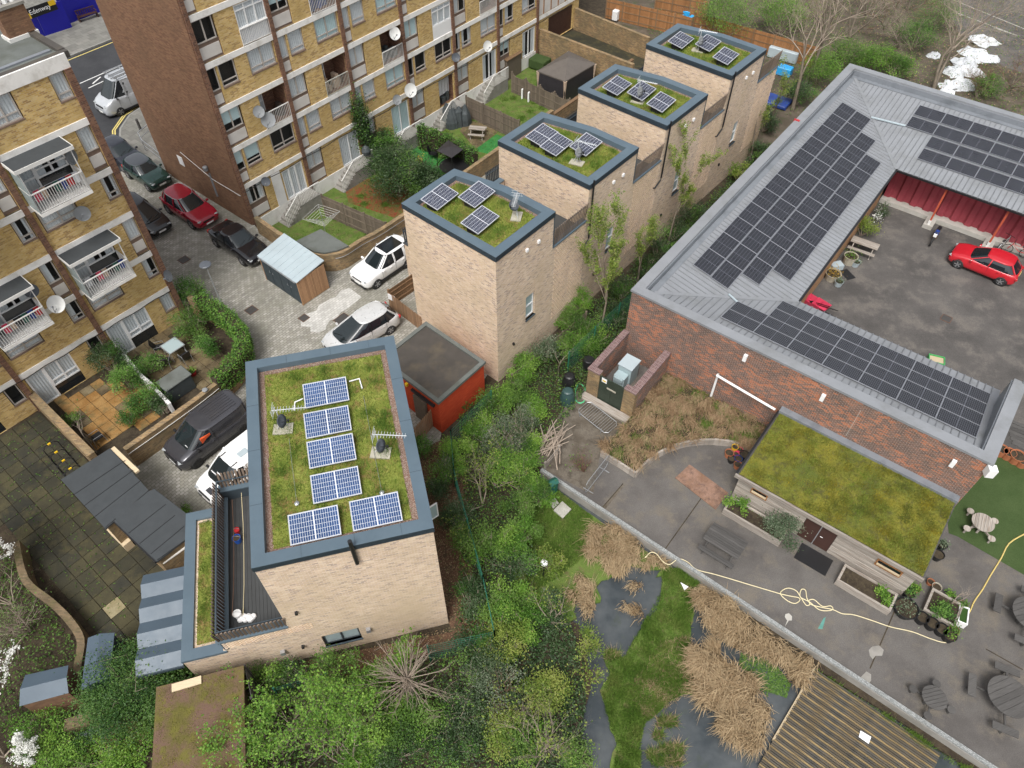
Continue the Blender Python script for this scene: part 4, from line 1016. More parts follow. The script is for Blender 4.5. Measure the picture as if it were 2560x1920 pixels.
MP=solar_master('back right blue solar panel','blue solar panels on the nearest roof',1.72,1.12,20,6,'cell_blue','backsheet','frame_alu',.012)
for i,(x,y,lb)in enumerate([(3.03,7.0,'blue solar panel at the far end of the nearest green roof'),(2.96,5.5,'second blue solar panel from the far end of the nearest green roof'),(2.98,4.1,'third blue solar panel down the middle of the nearest green roof'),(3.0,2.56,'fourth blue solar panel down the nearest green roof, above the front pair'),(2.12,1.1,'left of the front pair of blue solar panels on the nearest roof'),(4.25,1.12,'right of the front pair of blue solar panels on the nearest roof')]):
 c=MP if i==0 else copy_tree(MP);place_rot(c,F(x,y,HZ-.04),AF,R(9));c['label']=lb
 solo(MB().box((0,0,0),(1.5,.06,.22)).xf(Matrix.Translation(F(x,y+.4,HZ-.16))@Matrix.Rotation(AF,4,'Z')),'panel_rail',M['frame_alu_dark'],['panel support rail under the far end blue panel','support rail under the second blue panel','support rail under the third blue panel','support rail under the fourth blue panel','support rail under the front left blue panel','support rail under the front right blue panel'][i],'support rail','rails under the blue panels')
aerial('roof aerial with dark dish on concrete slab at the back left of the nearest roof',F(1.25,5.75,HZ-.27),AF+R(-8),1.2)
aerial('roof aerial with dark dish right of the middle panels on the nearest roof',F(4.75,3.7,HZ-.27),AF+R(-18),1.2)
for(x0,y0,x1,y1),lb in((((3.98,7.62),(4.45,7.75),(4.5,7.2)),'white conduit pipe right of the far end panel'),(((1.55,6.9),(1.75,7.1),(2.2,7.2)),'white conduit pipe left of the far end panel'))[:0]:pass
for pts,lb in(([(3.98,7.5),(4.4,7.55),(4.45,7.0)],'white bent conduit right of the farthest blue panel'),([(1.72,6.55),(1.78,6.95),(2.1,7.05)],'white bent conduit left of the farthest blue panel')):
 solo(MB().tube([F(x,y,HZ-.2)for x,y in pts],.03,6),'conduit_pipe',M['white'],lb,'conduit pipe','white conduits on the nearest roof')
for(x,y0,y1),lb in(((1.55,2.3,5.2),'thin lightning wire with round foot left of the blue panels'),((4.55,2.0,6.6),'thin lightning wire right of the blue panels')):
 solo(MB().tube([F(x,y0,HZ-.2),F(x-.05,(y0+y1)/2,HZ-.17),F(x-.1,y1,HZ-.2)],.008,4).lathe([(.09,0),(.09,.07),(.02,.1)],F(x,y0-.05,HZ-.27),10),'lightning_wire',M['steel'],lb,'wire','lightning wires')
def bucket(name,loc,r_,h_,mat,label,cat,fill=None,handle=True,group=None):
 t=thing(name,label,cat,loc,0,group)
 part(MB().lathe([(r_*.8,0),(r_,h_),(r_*1.06,h_),(r_*1.06,h_-.03),(r_*.96,h_-.02),(r_*.76,.04)],n=14),'body',M[mat],t,False,False)
 part(MB().lathe([(r_*.85,h_-.07),(r_*.92,h_-.06)],n=14),'fill',M[fill or 'soil'],t,False)
 if handle:part(MB().tube([(r_*math.cos(a)*1.0,.02,h_+r_*.5*math.sin(a))for a in[math.pi*i/8 for i in range(9)]],.008,4),'handle',M['steel'],t,False)
 return t
bucket('bucket',T(0,2,2060,1360,2.68),.17,.34,'blue_plastic','blue bucket on the dark roof terrace','bucket')
bucket('bucket',T(0,2,2055,1282,2.68),.12,.24,'red_plastic','red bucket on the dark roof terrace','bucket','red_plastic')
bucket('bucket',T(0,3,2065,350,2.68),.16,.32,'white','white tub at the front of the dark roof terrace','bucket','white')
sb=MB()
for i in range(9):
 p=T(0,3,2080+14*i,380-(i%3)*14,2.67);sb.lathe([(.02,0),(.13,.03),(.11,.1),(.02,.13+.03*(i%2))],p,7)
solo(sb,'plastic_sack',M['white_paper'],'crumpled white plastic sack at the front of the roof terrace','sack')
for k_,(a,b_)in enumerate((((2005,1000),(2005,1640)),((2085,940),(2100,1640)))):
 p0,p1=T(0,2,*a,3.45),T(0,3,b_[0],340,3.45);mid_=(p0+p1)/2-Vector((0,0,.25))
 solo(MB().tube([p0,(p0+mid_)/2-Vector((0,0,.08)),mid_,(p1+mid_)/2-Vector((0,0,.08)),p1],.012,4),'string_lights',M['iron' if k_==0 else 'hose'],['red string of lights over the roof terrace','pale string of lights over the roof terrace'][k_],'string lights','strings over the terrace')
# ---- row of four houses
AT=R(50.1);OT=Vector((-.75,26.26,0));TX=Vector((math.cos(AT),math.sin(AT),0));TY=Vector((-math.sin(AT),math.cos(AT),0));PITCH=7.33
def TT(i,x,y,z=0):return OT+TX*(x+PITCH*i)+TY*y+Vector((0,0,z))
TZ=8.9
tower=[(0,0),(4.42,0),(4.5,3.05),(3.92,6.22),(.12,6.2)]
def terrace_house(i,label):
 h=thing('brick_house',label,'house',TT(i,0,0),AT,'row of brick houses with green roofs')
 mb=MB();wall_open(mb,0,4.42,-.2,TZ-.18,[(2.3,3.05,3.0,4.65)],0,.16)
 pts=tower[1:]+[tower[0]]
 for a,b_ in zip(pts,pts[1:]):mb.quad((*a,-.2),(*b_,-.2),(*b_,TZ-.18),(*a,TZ-.18))
 part(mb,'tower_wall',M['brick_house'],h,False)
 window(h,2.33,3.02,3.08,4.62,.11,'frame_white',(),.5,'none',glass='glass_pale',fw=.06)
 part(MB().bx(2.28,3.08,-.06,.1,2.93,3.0),'window_sill',M['coping_dark'],h,False)
 out=[(-.04,-.04),(4.46,-.04),(4.54,3.05),(3.95,6.26),(.08,6.24)]
 part(MB().ring(out,.5,TZ-.3,TZ),'roof_coping',M['coping'],h,False)
 part(MB().ring(out,.02,TZ-.3,TZ-.021).xf(Matrix.Translation((0,0,-.001))),'coping_drip',M['coping_dark'],h,False)
 inn=offset(out,.47);inn2=offset(out,.72)
 rf=part(MB().prism(inn,TZ-.45,TZ-.29),'roof_gravel',M['gravel'],h,False)
 part(MB().prism(inn2,TZ-.288,TZ-.25),'sedum_mat',M['sedum_ground'],rf,False)
 blades('sedum_growth','grass_sedum',rf,inn2,TZ-.26,9000,(.04,.12),.015,20+i,False,1.0)
 blades('roof_grass','grass',rf,inn2,TZ-.26,5000,(.07,.22),.010,30+i,False,.9,clump=30)
 part(MB().bx(4.42,7.33,0.004,6.0,-.2,6.1),'link_wall',M['brick_house'],h,False)
 pat=MB()
 for j in range(34):
  for k in range(15):pat.bx(4.62+k*.18+.09*(j%2),4.62+k*.18+.09*(j%2)+.09,-.024,.008,1.4+j*.15,1.4+j*.15+.066)
 tag(part(pat,'projecting_bricks',M['brick_house'],h,False),kind='stuff')
 part(MB().bx(4.42,7.33,.004,.26,6.1,6.62),'terrace_parapet',M['brick_house'],h,False);part(MB().bx(4.42,7.33,5.74,6.0,6.1,6.62),'terrace_parapet',M['brick_house'],h,False)
 part(MB().bx(4.40,7.33,-.05,.30,6.62,6.69),'terrace_coping',M['coping'],h,False)
 part(MB().bx(4.40,7.33,5.7,6.05,6.62,6.69),'terrace_coping',M['coping'],h,False)
 part(MB().bx(4.42,7.33,.26,5.74,6.1,6.14),'terrace_floor',M['deck_dark'],h,False)
 part(MB().bx(4.405,4.42,-.045,.35,6.69,TZ-.3),'corner_flashing',M['coping_dark'],h,False)
 sc_=part(MB().bx(4.5,7.3,.07,.11,7.5,7.55),'slatted_screen',M['coping_dark'],h,False)
 for k in range(19):
  q=piece('timber_fin',finp2,sc_,(4.5+k*.152,.06,6.69),0,False);q.rotation_euler=(R(6),0,R(18))
 part(MB().bx(2.6,7.33,6.1,9.5,-.9,3.1),'rear_wall',M['brick_house'],h,False)
 part(MB().bx(2.55,7.36,6.05,9.55,3.1,3.18),'rear_roof',M['felt_dark'],h,False)
 rs=part(MB().bx(2.6,7.3,9.42,9.46,3.95,4.0),'rear_screen',M['coping_dark'],h,False)
 for k in range(31):
  q=piece('timber_fin',finp3,rs,(2.65+k*.152,9.44,3.18),0,False);q.rotation_euler=(R(-6),0,R(-18))
 for x,z in((3.17,7.84),(2.26,7.87)):part(MB().bx(x-.08,x+.08,-.1,.0,z-.08,z+.08),'wall_vent',M['white'],h,False)
 part(MB().bx(1.2,1.3,-.1,0,2.0,2.15),'wall_lamp',M['black'],h,False)
 if i>0:
  part(MB().tube([(.26,-.09,9.05),(.26,-.09,5.4),(.2,-.1,5.25),(-.35,-.1,4.98),(-.36,.02,4.95)],.05,8),'downpipe',M['black'],h,False)
 return h
finp2=mesh_of(MB().bx(-.04,.04,-.02,.02,0,1.12),'timber_fin',M['wood_fin_pale'])
finp3=mesh_of(MB().bx(-.04,.04,-.02,.02,0,.95),'timber_fin',M['frame_dark'])
for i,lb in enumerate(['nearest tower-like pale brick house of the diagonal row','second tower-like pale brick house in the diagonal row','third tower-like pale brick house in the diagonal row','farthest tower-like pale brick house of the diagonal row']):terrace_house(i,lb)
MN=solar_master('','dark blue solar panels on the row of houses',1.68,1.08,20,6,'cell_navy','backsheet','frame_alu',.010)
s_=1.15733
ctr=[[(950*s_,425*s_),(1030*s_,420*s_),(1037*s_,475*s_)],[tp(2,0,258,1165),tp(2,0,385,1248),tp(2,0,640,1248)],[tp(2,0,908,740),tp(2,0,1120,785),tp(2,0,1290,882)],[tp(2,0,1460,347),tp(2,0,1695,372),tp(2,0,1848,483)]]
hn=['nearest house of the row','second house of the row','third house of the row','farthest house of the row'];pn=['left','middle','front right']
for i in range(4):
 for j in range(3):
  c=MN if(i,j)==(0,0)else copy_tree(MN);loc=S(*ctr[i][j],TZ+.12)
  place_rot(c,loc,AT+R(4),R(10));c['label']='%s solar panel on the green roof of the %s'%(pn[j],hn[i])
  solo(MB().box((0,0,0),(1.45,.5,.3)).xf(Matrix.Translation(loc+Vector((0,0,-.20)))@Matrix.Rotation(AT+R(4),4,'Z')),'panel_ballast_tray',M['black'],'black ballast tray under the %s panel on the %s'%(pn[j],hn[i]),'ballast tray','trays under the dark blue panels')
for i,q in enumerate([(2,1,40,215),(2,0,560,1410),(2,0,1085,880),(2,0,1605,440)]):
 aerial('white roof aerial standing on the %s'%hn[i],T(*q,TZ-.24),AT+R(-75)if i else AT+R(-150),1.3,'dish_dark' if i==0 else 'dish_grey',1.15)
KP=[v2(p)for p in(T(1,1,1470,1120,2.6),T(1,1,1985,1470,2.6),T(1,2,1575,170,2.6),T(1,1,1215,1305,2.6))]
KP[3]=(KP[0][0]+KP[2][0]-KP[1][0],KP[0][1]+KP[2][1]-KP[1][1])
ks=thing('brick_kiosk','low flat-roofed brick hut painted bright red between the brick houses','hut',(*KP[2],0))
part(MB().prism(offset(KP,.08),-.1,2.5),'wall',M['brick_red_paint'],ks)
part(MB().prism(offset(KP,.06),2.5,2.56),'roof',M['felt_brown'],ks)
part(MB().ring(KP,.22,2.48,2.64),'roof_kerb',M['felt_grey'],ks)
a,b_=Vector((*KP[2],0)),Vector((*KP[3],0));dd=(b_-a).normalized();nn=Vector((dd.y,-dd.x,0))*-1
part(MB().bar(a+dd*.35-nn*0+Vector((0,0,2.1))-Vector((dd.y,-dd.x,0))*-.0,a+dd*2.0+Vector((0,0,2.1)),.14,.12),'vent_slot',M['black'],ks)
part(MB().box(a+dd*2.35+Vector((0,0,2.2)),(.14,.14,.18),math.atan2(dd.y,dd.x)),'warning_sign',M['yellow_plastic'],ks)
part(MB().bar(a+dd*1.0+Vector((0,0,.9)),a+dd*1.9+Vector((0,0,.9)),.12,1.8),'door',M['wood_fence_grey'],ks)
# ---------------------------------------------------------------- school building round a courtyard
AS=R(-37.4);OS=Vector((6.24,28.32,0));SX=Vector((math.cos(AS),math.sin(AS),0));SY=Vector((-math.sin(AS),math.cos(AS),0))
def SL(x,y,z=0):return OS+SX*x+SY*y+Vector((0,0,z))
sch=thing('school_building','U-shaped red brick building with grey ribbed metal roof and many solar panels','building',OS,AS)
LX,LY,PH=17.8,30.35,5.0;EX_,EF,EB,EZ,GZ=6.85,6.48,22.17,3.2,4.5
part(MB().bx(0,LX,0,.3,-.3,PH-.12),'front_wall',M['brick_school'],sch,False)
part(MB().bx(0,.3,.3,LY,-.3,PH-.12),'side_wall',M['brick_school'],sch,False)
part(MB().bx(.3,34,LY-.3,LY,-.3,PH-.12),'back_wall',M['brick_school'],sch,False)
part(MB().bx(LX-.3,LX,.3,EF-1.2,-.3,PH-.12),'end_wall',M['brick_school'],sch,False)
M['brick_court']=M_brick('orange_courtyard_brick',[(.42,.22,.10),(.46,.25,.12),(.36,.18,.08)],(.38,.3,.22))
part(MB().bx(EX_-.5,EX_-.25,EF-.3,EB+.5,0,3.1),'courtyard_wall',M['brick_court'],sch,False)
part(MB().bx(EX_-.5,LX-.3,EF-.7,EF-.45,0,3.1),'courtyard_wall',M['brick_court'],sch,False)
out=[(-.06,-.06),(LX+.06,-.06),(LX+.06,EF-.9),(LX-.5,EF-.9),(LX-.5,.48),(.5,.48),(.5,LY-.5),(34,LY-.5),(34,LY+.06),(-.06,LY+.06)]
part(MB().prism(out,PH-.14,PH),'parapet_cap',M['roof_grey'],sch,False)
part(MB().bx(.5,.56,.5,LY-.5,GZ-.1,PH-.13).bx(.56,LX-.5,.48,.54,GZ-.1,PH-.13).bx(.56,34,LY-.56,LY-.5,GZ-.1,PH-.13).bx(LX-.56,LX-.5,.54,EF-.9,GZ-.9,PH-.13),'parapet_lining',M['roof_gutter'],sch,False)
def zl(x):return GZ+(x-.9)*(EZ-GZ)/(EX_-.9)
def zf(y):return GZ+(y-1.0)*(EZ-GZ)/(EF-1.0)
def zbk(y):return GZ+(29.4-y)*(EZ-GZ)/(29.4-EB)
rfl=part(MB().add([(.5,.5,GZ+.02),(.9,1.0,GZ),(EX_,EF,EZ),(EX_,EB,EZ),(.9,29.4,GZ),(.5,29.9,GZ+.02)],[(1,2,3,4),(0,1,4,5)]),'roof_left',M['roof_grey'],sch,False)
rff=part(MB().add([(.5,.5,GZ+.02),(LX-.5,.5,GZ+.02),(LX-.5,1.0,GZ),(.9,1.0,GZ),(EX_,EF,EZ),(LX-.5,EF,EZ)],[(0,1,2,3),(3,2,5,4)]),'roof_front',M['roof_grey'],sch,False)
rfb=part(MB().add([(.9,29.4,GZ),(34,29.4,GZ),(34,29.9,GZ+.02),(.5,29.9,GZ+.02),(34,EB,EZ),(EX_,EB,EZ)],[(0,1,2,3),(5,4,1,0)]),'roof_back',M['roof_grey'],sch,False)
part(MB().bx(.57,LX-.57,.55,.98,GZ+.02,GZ+.035),'gutter',M['roof_gutter'],rff,False)
part(MB().bx(.57,.88,.99,LY-.99,GZ+.02,GZ+.035),'gutter',M['roof_gutter'],rfl,False)
part(MB().bx(.57,34,LY-.98,LY-.57,GZ+.02,GZ+.035),'gutter',M['roof_gutter'],rfb,False)
rib=mesh_of(MB().add([(0,-.03,0),(1,-.03,0),(1,-.015,.035),(0,-.015,.035),(1,.015,.035),(0,.015,.035),(1,.03,0),(0,.03,0)],[(0,1,2,3),(3,2,4,5),(5,4,6,7),(0,3,5,7),(1,6,4,2)]),'roof_rib',M['roof_rib'])
def ribs(par,p0,p1):
 d=Vector(p1)-Vector(p0);o=link('roof_rib',rib,par);L=d.length
 x=d.normalized();y=Vector((0,0,1)).cross(x).normalized();z=x.cross(y)
 o.matrix_local=Matrix.Translation(Vector(p0)+z*.002)@Matrix((x,y,z)).transposed().to_4x4()@Matrix.Diagonal((L,1,1,1))
k=1.35
while k<29.1:
 lim=EX_ if EF<=k<=EB else(.9+(k-1.0)/(EF-1.0)*(EX_-.9)if k<EF else.9+(29.4-k)/(29.4-EB)*(EX_-.9))
 if lim>1.3:ribs(rfl,(.92,k,zl(.92)),(lim-.05,k,zl(lim-.05)))
 k+=.333
k=1.3
while k<LX-.6:
 lim=EF if k>EX_ else 1.0+(k-.9)/(EX_-.9)*(EF-1.0)
 ribs(rff,(k,1.02,zf(1.02)),(k,lim+(.06 if k>EX_ else-.05),zf(lim)));k+=.333
k=1.3
while k<24:
 lim=EB if k>EX_ else 29.4-(k-.9)/(EX_-.9)*(29.4-EB)
 ribs(rfb,(k,29.38,zbk(29.38)),(k,lim+(-.06 if k>EX_ else.05),zbk(lim)));k+=.333
for a,b_,par in(((.85,.95,GZ+.03),(EX_,EF,EZ+.03),rfl),((.85,29.45,GZ+.03),(EX_,EB,EZ+.03),rfl)):
 part(MB().bar(a,b_,.22,.05),'hip_cap',M['roof_grey'],par,False)
part(MB().bar((EX_+.04,EF-.1,EZ-.04),(EX_+.04,EB+.05,EZ-.04),.12,.12),'eaves_gutter',M['black'],sch,False)
part(MB().bar((EX_,EB-.04,EZ-.04),(34,EB-.04,EZ-.04),.12,.12),'eaves_gutter',M['black'],sch,False)
part(MB().bar((LX-.5,EF+.0,EZ-.05),(EX_,EF+.0,EZ-.05),.08,.1),'eaves_gutter',M['roof_gutter'],sch,False)
cm_=MB();x=EX_-.2;i=0;prev=None;yc=EB+1.35
while x<24:
 y_=yc+(.0 if i%4 in(0,1)else.16)
 if prev:cm_.quad((prev[0],prev[1],.3),(x,y_,.3),(x,y_,3.2),(prev[0],prev[1],3.2))
 prev=(x,y_);x+=.32 if i%2==0 else.13;i+=1
part(cm_,'corrugated_wall',M['red_metal'],sch,False)
part(MB().bx(EX_-.25,24,EB+.9,EB+1.6,0,.32),'concrete_plinth',M['concrete_pale'],sch,False)
for x in(10.15,13.9,17.6):
 po=part(MB().bar((x,EB+.1,.55),(x,EB+.25,3.15),.11),'roof_post',M['red_post'],sch,False)
 part(MB().bar((x,EB+.06,0),(x,EB+.1,.6),.16),'post_base',M['rail_white'],po,False)
 part(MB().bx(x-.3,x+.3,EB-.1,EB+.9,0,.3),'post_plinth',M['concrete_pale'],sch,False)
for x,z in((6.6,4.2),(10.6,4.1),(16.6,4.0)):part(MB().bx(x-.09,x+.09,-.16,.0,z-.2,z+.2),'floodlight',M['white'],sch,False)
part(MB().box((LX+.1,-.1,4.6),(.35,.35,.5),.5),'floodlight',M['white'],sch,False)
part(MB().tube([(5.6,-.1,.5),(5.6,-.1,2.3),(5.6,-.35,2.45),(8.9,-.35,2.15)],.065,8),'white_pipe',M['white'],sch,False)
part(MB().bx(12.3,12.32,-.004,.0,2.4,4.4),'movement_joint',M['concrete_pale'],sch,False)
part(MB().tube([SL(0,0,0)]*2,.01,4)if False else MB().bx(-.06,.25,20.6,20.75,PH+.001,PH+.05).bx(-.12,-.05,20.6,20.75,PH-.6,PH+.05),'red_strap',M['red_plastic'],sch,False)
part(MB().bar((3.8,3.9,zl(3.8)+.06),(4.45,3.55,zf(3.5)+.08),.09,.06),'cable_tray',M['zinc_pale'],sch,False)
part(MB().bar((3.5,26.0,zl(3.5)+.07),(5.75,26.3,zbk(26.3)+.07),.14,.06),'cable_tray',M['zinc_pale'],sch,False)
MS=solar_master('','dark solar panels on the left wing roof',1.78,1.12,20,6,'cell_black','backsheet_grey','frame_alu_dark',.018,t=.014)
ORD=['first','second','third','fourth','fifth','sixth','seventh','eighth','ninth','tenth','eleventh','twelfth']
first=[True]
def put(x,y,z,nrm,along,lab,grp):
 c=MS if first[0]else copy_tree(MS);first[0]=False
 n_=Vector(nrm).normalized();a_=Vector(along);a_=(a_-n_*a_.dot(n_)).normalized();b_=n_.cross(a_)
 Ml=Matrix((a_,b_,n_)).transposed().to_4x4()
 W=Matrix.Rotation(AS,4,'Z')@Ml
 p=SL(x,y,z)+(Matrix.Rotation(AS,3,'Z')@n_)*.07
 c.rotation_mode='XYZ';c.location=p;c.rotation_euler=W.to_euler();c['label']=lab;c['group']=grp
sl=(EZ-GZ)/(EX_-.9);nl=(-sl,0,1)
for col,(ya,nrow,lb)in enumerate([(4.2,12,'outermost'),(4.15,12,'second'),(5.75,10,'third'),(7.4,8,'courtyard')]):
 for r_ in range(nrow):x=1.32+1.14*col+.57;put(x,ya+1.795*r_+.9,zl(x),nl,(0,1,0),'dark solar panel, %s from the near end in the %s column of the left wing'%(ORD[r_],lb),'dark solar panels on the left wing roof')
sf=(EZ-GZ)/(EF-1.0);nf=(0,-sf,1)
for col in range(7):
 for r_ in range(4):
  if col==0 and r_>1:continue
  y=1.50+1.03*r_+.515;put(4.42+1.79*col+.89,y,zf(y),nf,(1,0,0),'black solar panel, %s from the left in row %s from the front parapet'%(ORD[col],ORD[r_]),'black solar panels on the front wing roof')
sb_=(EZ-GZ)/(29.4-EB);nb=(0,sb_,1)
for col in range(8):
 for r_ in range(4):
  if col==0 and r_>1:continue
  y=28.75-1.31*r_-.6;put(5.76+1.81*col+.9,y,zbk(y),nb,(1,0,0),'dark solar panel, %s from the left in row %s from the far parapet'%(ORD[col],ORD[r_]),'dark solar panels on the far wing roof')
# ---- walled enclosure with green doors
en=thing('bin_enclosure','roofless brick enclosure with dark green double doors against the red brick wall','enclosure',SL(1.4,-3.6),AS)
def ew(*a):return MB().bx(*a)
Mi=Matrix.Translation((-1.4,3.6,0))
for nm,a in(('side_wall',(-.06,.24,-3.3,-.02,-.1,1.93)),('side_wall',(2.5,2.83,-3.3,-.02,-.1,1.93)),('front_wall',(-.06,.66,-3.6,-3.3,-.1,1.93)),('front_wall',(2.15,2.83,-3.6,-3.3,-.1,1.93))):part(ew(*a).xf(Mi),nm,M['brick_school' if nm=='side_wall' else 'brick_wall'],en,False)
for a in((-.09,.27,-3.28,-.02,1.93,2.03),(2.47,2.86,-3.28,-.02,1.93,2.03),(-.09,.66,-3.63,-3.28,1.93,2.03),(2.15,2.86,-3.63,-3.28,1.93,2.03)):part(ew(*a).xf(Mi),'brick_coping',M['brick_cap'],en,False)
for x in(.67,1.41):
 d_=part(ew(x,x+.73,-3.56,-3.5,.05,1.9).xf(Mi),'door',M['door_green'],en,False)
part(ew(.8,1.1,-3.575,-3.56,1.55,1.85).xf(Mi),'notice',M['white_paper'],en,False);part(ew(.84,1.06,-3.58,-3.575,1.62,1.72).xf(Mi),'warning_print',M['yellow_plastic'],en,False)
part(ew(1.15,1.7,-3.585,-3.56,1.2,1.3).xf(Mi),'name_plate',M['slab_pale'],en,False)
part(ew(-.1,2.9,-4.1,-3.62,0,.12).xf(Mi),'step',M['wood_grey'],en,False)
cb_=thing('utility_cabinet','pale blue grey metal utility cabinet inside the brick enclosure','cabinet',SL(1.2,-1.5),AS)
part(MB().bx(-.4,.4,-.35,.55,0,1.35),'body',M['meter_box'],cb_,False,bevel=.02);part(MB().bx(-.36,.30,-.85,-.36,.1,1.0),'front_box',M['meter_box'],cb_,False,bevel=.02);part(MB().bx(-.44,.44,-.39,.59,1.35,1.4),'lid',M['zinc_pale'],cb_,False)
part(MB().bx(-.3,.24,-.95,-.85,.7,.95),'vent_hood',M['meter_box'],cb_,False)
# ---- timber shed with mossy roof
sd=thing('timber_shed','long weathered timber shed with a mossy green roof against the brick wall','shed',SL(9.15,-4.95),AS)
Ms=Matrix.Translation((-9.15,4.95,0))
RZ=2.15
def sp_(mb,nm,mt,par=None,**k):return part(mb.xf(Ms),nm,M[mt],par or sd,False,**k)
body=sp_(MB().bx(9.3,17.5,-4.7,-.02,0,RZ-.2),'shed_core','wood_dark_grey')
ops=[(9.95,10.75,1.2,1.65),(12.62,14.08,.05,1.75),(15.9,17.0,1.1,1.6)]
nb_=12;bh=(RZ-.2)/nb_
for j in range(nb_):
 z0,z1=j*bh+.004,(j+1)*bh-.008;segs=[(9.25,17.52)]
 for(a,b_,c,d)in ops:
  if z0<d and z1>c:segs=[s for(p,q)in segs for s in((p,min(q,a)),(max(p,b_),q))if s[1]-s[0]>.05]
 for p,q in segs:sp_(MB().bx(p,q,-4.78-.01*(j%2),-4.7,z0,z1),'cladding_board','wood_grey',body)
for(x0,x1)in((12.64,13.34),(13.38,14.06)):sp_(MB().bx(x0,x1,-4.80,-4.74,.05,1.73),'door','door_brown')
sp_(MB().bx(13.34,13.38,-4.82,-4.74,.05,1.75),'door_strip','steel');sp_(MB().tube([(13.5,-4.83,.9),(13.5,-4.87,.95),(13.62,-4.87,.95)],.015,5),'handle','white')
for(a,b_,c,d)in(ops[0],ops[2]):
 f_=sp_(MB().bx(a,b_,-4.84,-4.74,c,c+.06).bx(a,b_,-4.84,-4.74,d-.06,d).bx(a,a+.06,-4.84,-4.74,c+.06,d-.06).bx(b_-.06,b_,-4.84,-4.74,c+.06,d-.06),'window','wood_orange')
 sp_(MB().bx(a+.05,b_-.05,-4.76,-4.75,c+.05,d-.05),'pane','glass_dark',f_);sp_(MB().bx(a+.05,b_-.05,-4.93,-4.85,c+.2,c+.26),'shutter_rail','wood_new',f_)
rfs=sp_(MB().bx(9.12,17.68,-4.98,-.38,RZ-.2,RZ-.06),'roof_deck','wood_dark_grey')
sp_(MB().bx(9.2,17.62,-4.88,-.4,RZ-.06,RZ-.02),'moss_mat','moss_ground',rfs)
sp_(MB().bx(9.05,17.7,-5.06,-4.96,RZ-.2,RZ+.02),'fascia','wood_grey',rfs);sp_(MB().bx(9.02,9.12,-4.96,-.3,RZ-.2,RZ+.01),'verge_trim','black',rfs);sp_(MB().bx(9.1,17.7,-.38,-.02,RZ-.1,RZ+.12),'wall_gutter','roof_gutter',rfs)
mp=[SL(9.2,-4.9),SL(17.62,-4.9),SL(17.62,-.42),SL(9.2,-.42)]
blades('moss_growth','grass_moss',rfs,mp,RZ-.03,30000,(.03,.1),.018,51,True,1.1,clump=260)
blades('roof_grass','grass_sedum',rfs,mp,RZ-.03,7000,(.05,.16),.011,52,True,1.0,clump=60)
# ---- raised bed
bed_px=[(770,578),(920,670),(1070,765),(1110,720),(1180,655),(1270,590),(1380,535),(1500,500),(1620,482),(1750,478),(1880,490),(2000,515),(2110,560)]
bp=[T(2,2,a,b_,.42)for a,b_ in bed_px]
poly=[v2(p)for p in bp]+[v2(SL(9.0,-1.2)),v2(SL(9.0,-.03)),v2(SL(2.9,-.03)),v2(SL(2.9,-3.6))]
rb=thing('raised_bed','raised planting bed of brown sedge with a curved sleeper edge by the brick wall','raised bed',(bp[2].x,bp[2].y,0))
part(MB().prism(poly,0,.36),'soil_fill',M['soil'],rb)
edge=[]
for a,b_ in zip(bp,bp[1:]):
 n=max(1,round((b_-a).length/.3))
 for i in range(n):edge.append((a.lerp(b_,i/n),a.lerp(b_,(i+1)/n)))
for a,b_ in edge:
 c=(a+b_)/2;d=(b_-a);part(MB().box((c.x,c.y,.22),(d.length-.012,.11,.44+random.uniform(-.01,.01)),math.atan2(d.y,d.x)),'sleeper',M['wood_grey'],rb)
reeds('sedge','grass_bed',poly,.34,15000,(.25,.6),61,120,R(-100),.014,rb,1.4,.35)
blades('dry_thatch','grass_bed',rb,poly,.35,9000,(.04,.16),.014,63,True,2.0)
blades('fresh_grass','grass',rb,poly,.36,8000,(.1,.34),.011,62,True,1.1,clump=34)
# ---------------------------------------------------------------- walls, fences, sheds
def strip_prism(mb,pts,t,z0,z1):
 pts=[Vector(v2(p))for p in pts];n=len(pts);Lf,Rt=[],[]
 for i in range(n):
  d1=(pts[i]-pts[i-1]).normalized()if i else(pts[1]-pts[0]).normalized();d2=(pts[i+1]-pts[i]).normalized()if i<n-1 else d1
  n1,n2=Vector((-d1.y,d1.x)),Vector((-d2.y,d2.x));k=n1+n2;k=k/max(.3,k.dot(n1))
  Lf.append(pts[i]+k*(t/2));Rt.append(pts[i]-k*(t/2))
 vs=[]
 for i in range(n):vs+=[(*Rt[i],z0),(*Lf[i],z0),(*Lf[i],z1),(*Rt[i],z1)]
 fs=[]
 for i in range(n-1):
  a,b_=4*i,4*i+4
  fs+=[(a,b_,b_+3,a+3),(a+3,b_+3,b_+2,a+2),(a+2,b_+2,b_+1,a+1),(a+1,b_+1,b_,a)]
 fs+=[(0,3,2,1),(4*n-4,4*n-3,4*n-2,4*n-1)]
 return mb.add(vs,fs)
def smooth_path(pts,k=4):
 P_=[Vector(v2(p))for p in pts];out=[]
 for i in range(len(P_)-1):
  p0,p1,p2,p3=P_[max(0,i-1)],P_[i],P_[i+1],P_[min(len(P_)-1,i+2)]
  for j in range(k):
   t=j/k;out.append(.5*((2*p1)+(p2-p0)*t+(2*p0-5*p1+4*p2-p3)*t*t+(3*p1-p0-3*p2+p3)*t**3))
 return out+[P_[-1]]
def wallpath(name,label,pts,z0,z1,t=.24,mat='brick_wall',cap='brick_wall',capt=.06,over=.04,cat='wall',group=None):
 o=thing(name,label,cat,(*v2(pts[0]),0),0,group)
 part(strip_prism(MB(),pts,t,z0,z1-capt),'wall_body',M[mat],o)
 part(strip_prism(MB(),pts,t+over,z1-capt,z1),'coping',M[cap],o)
 return o
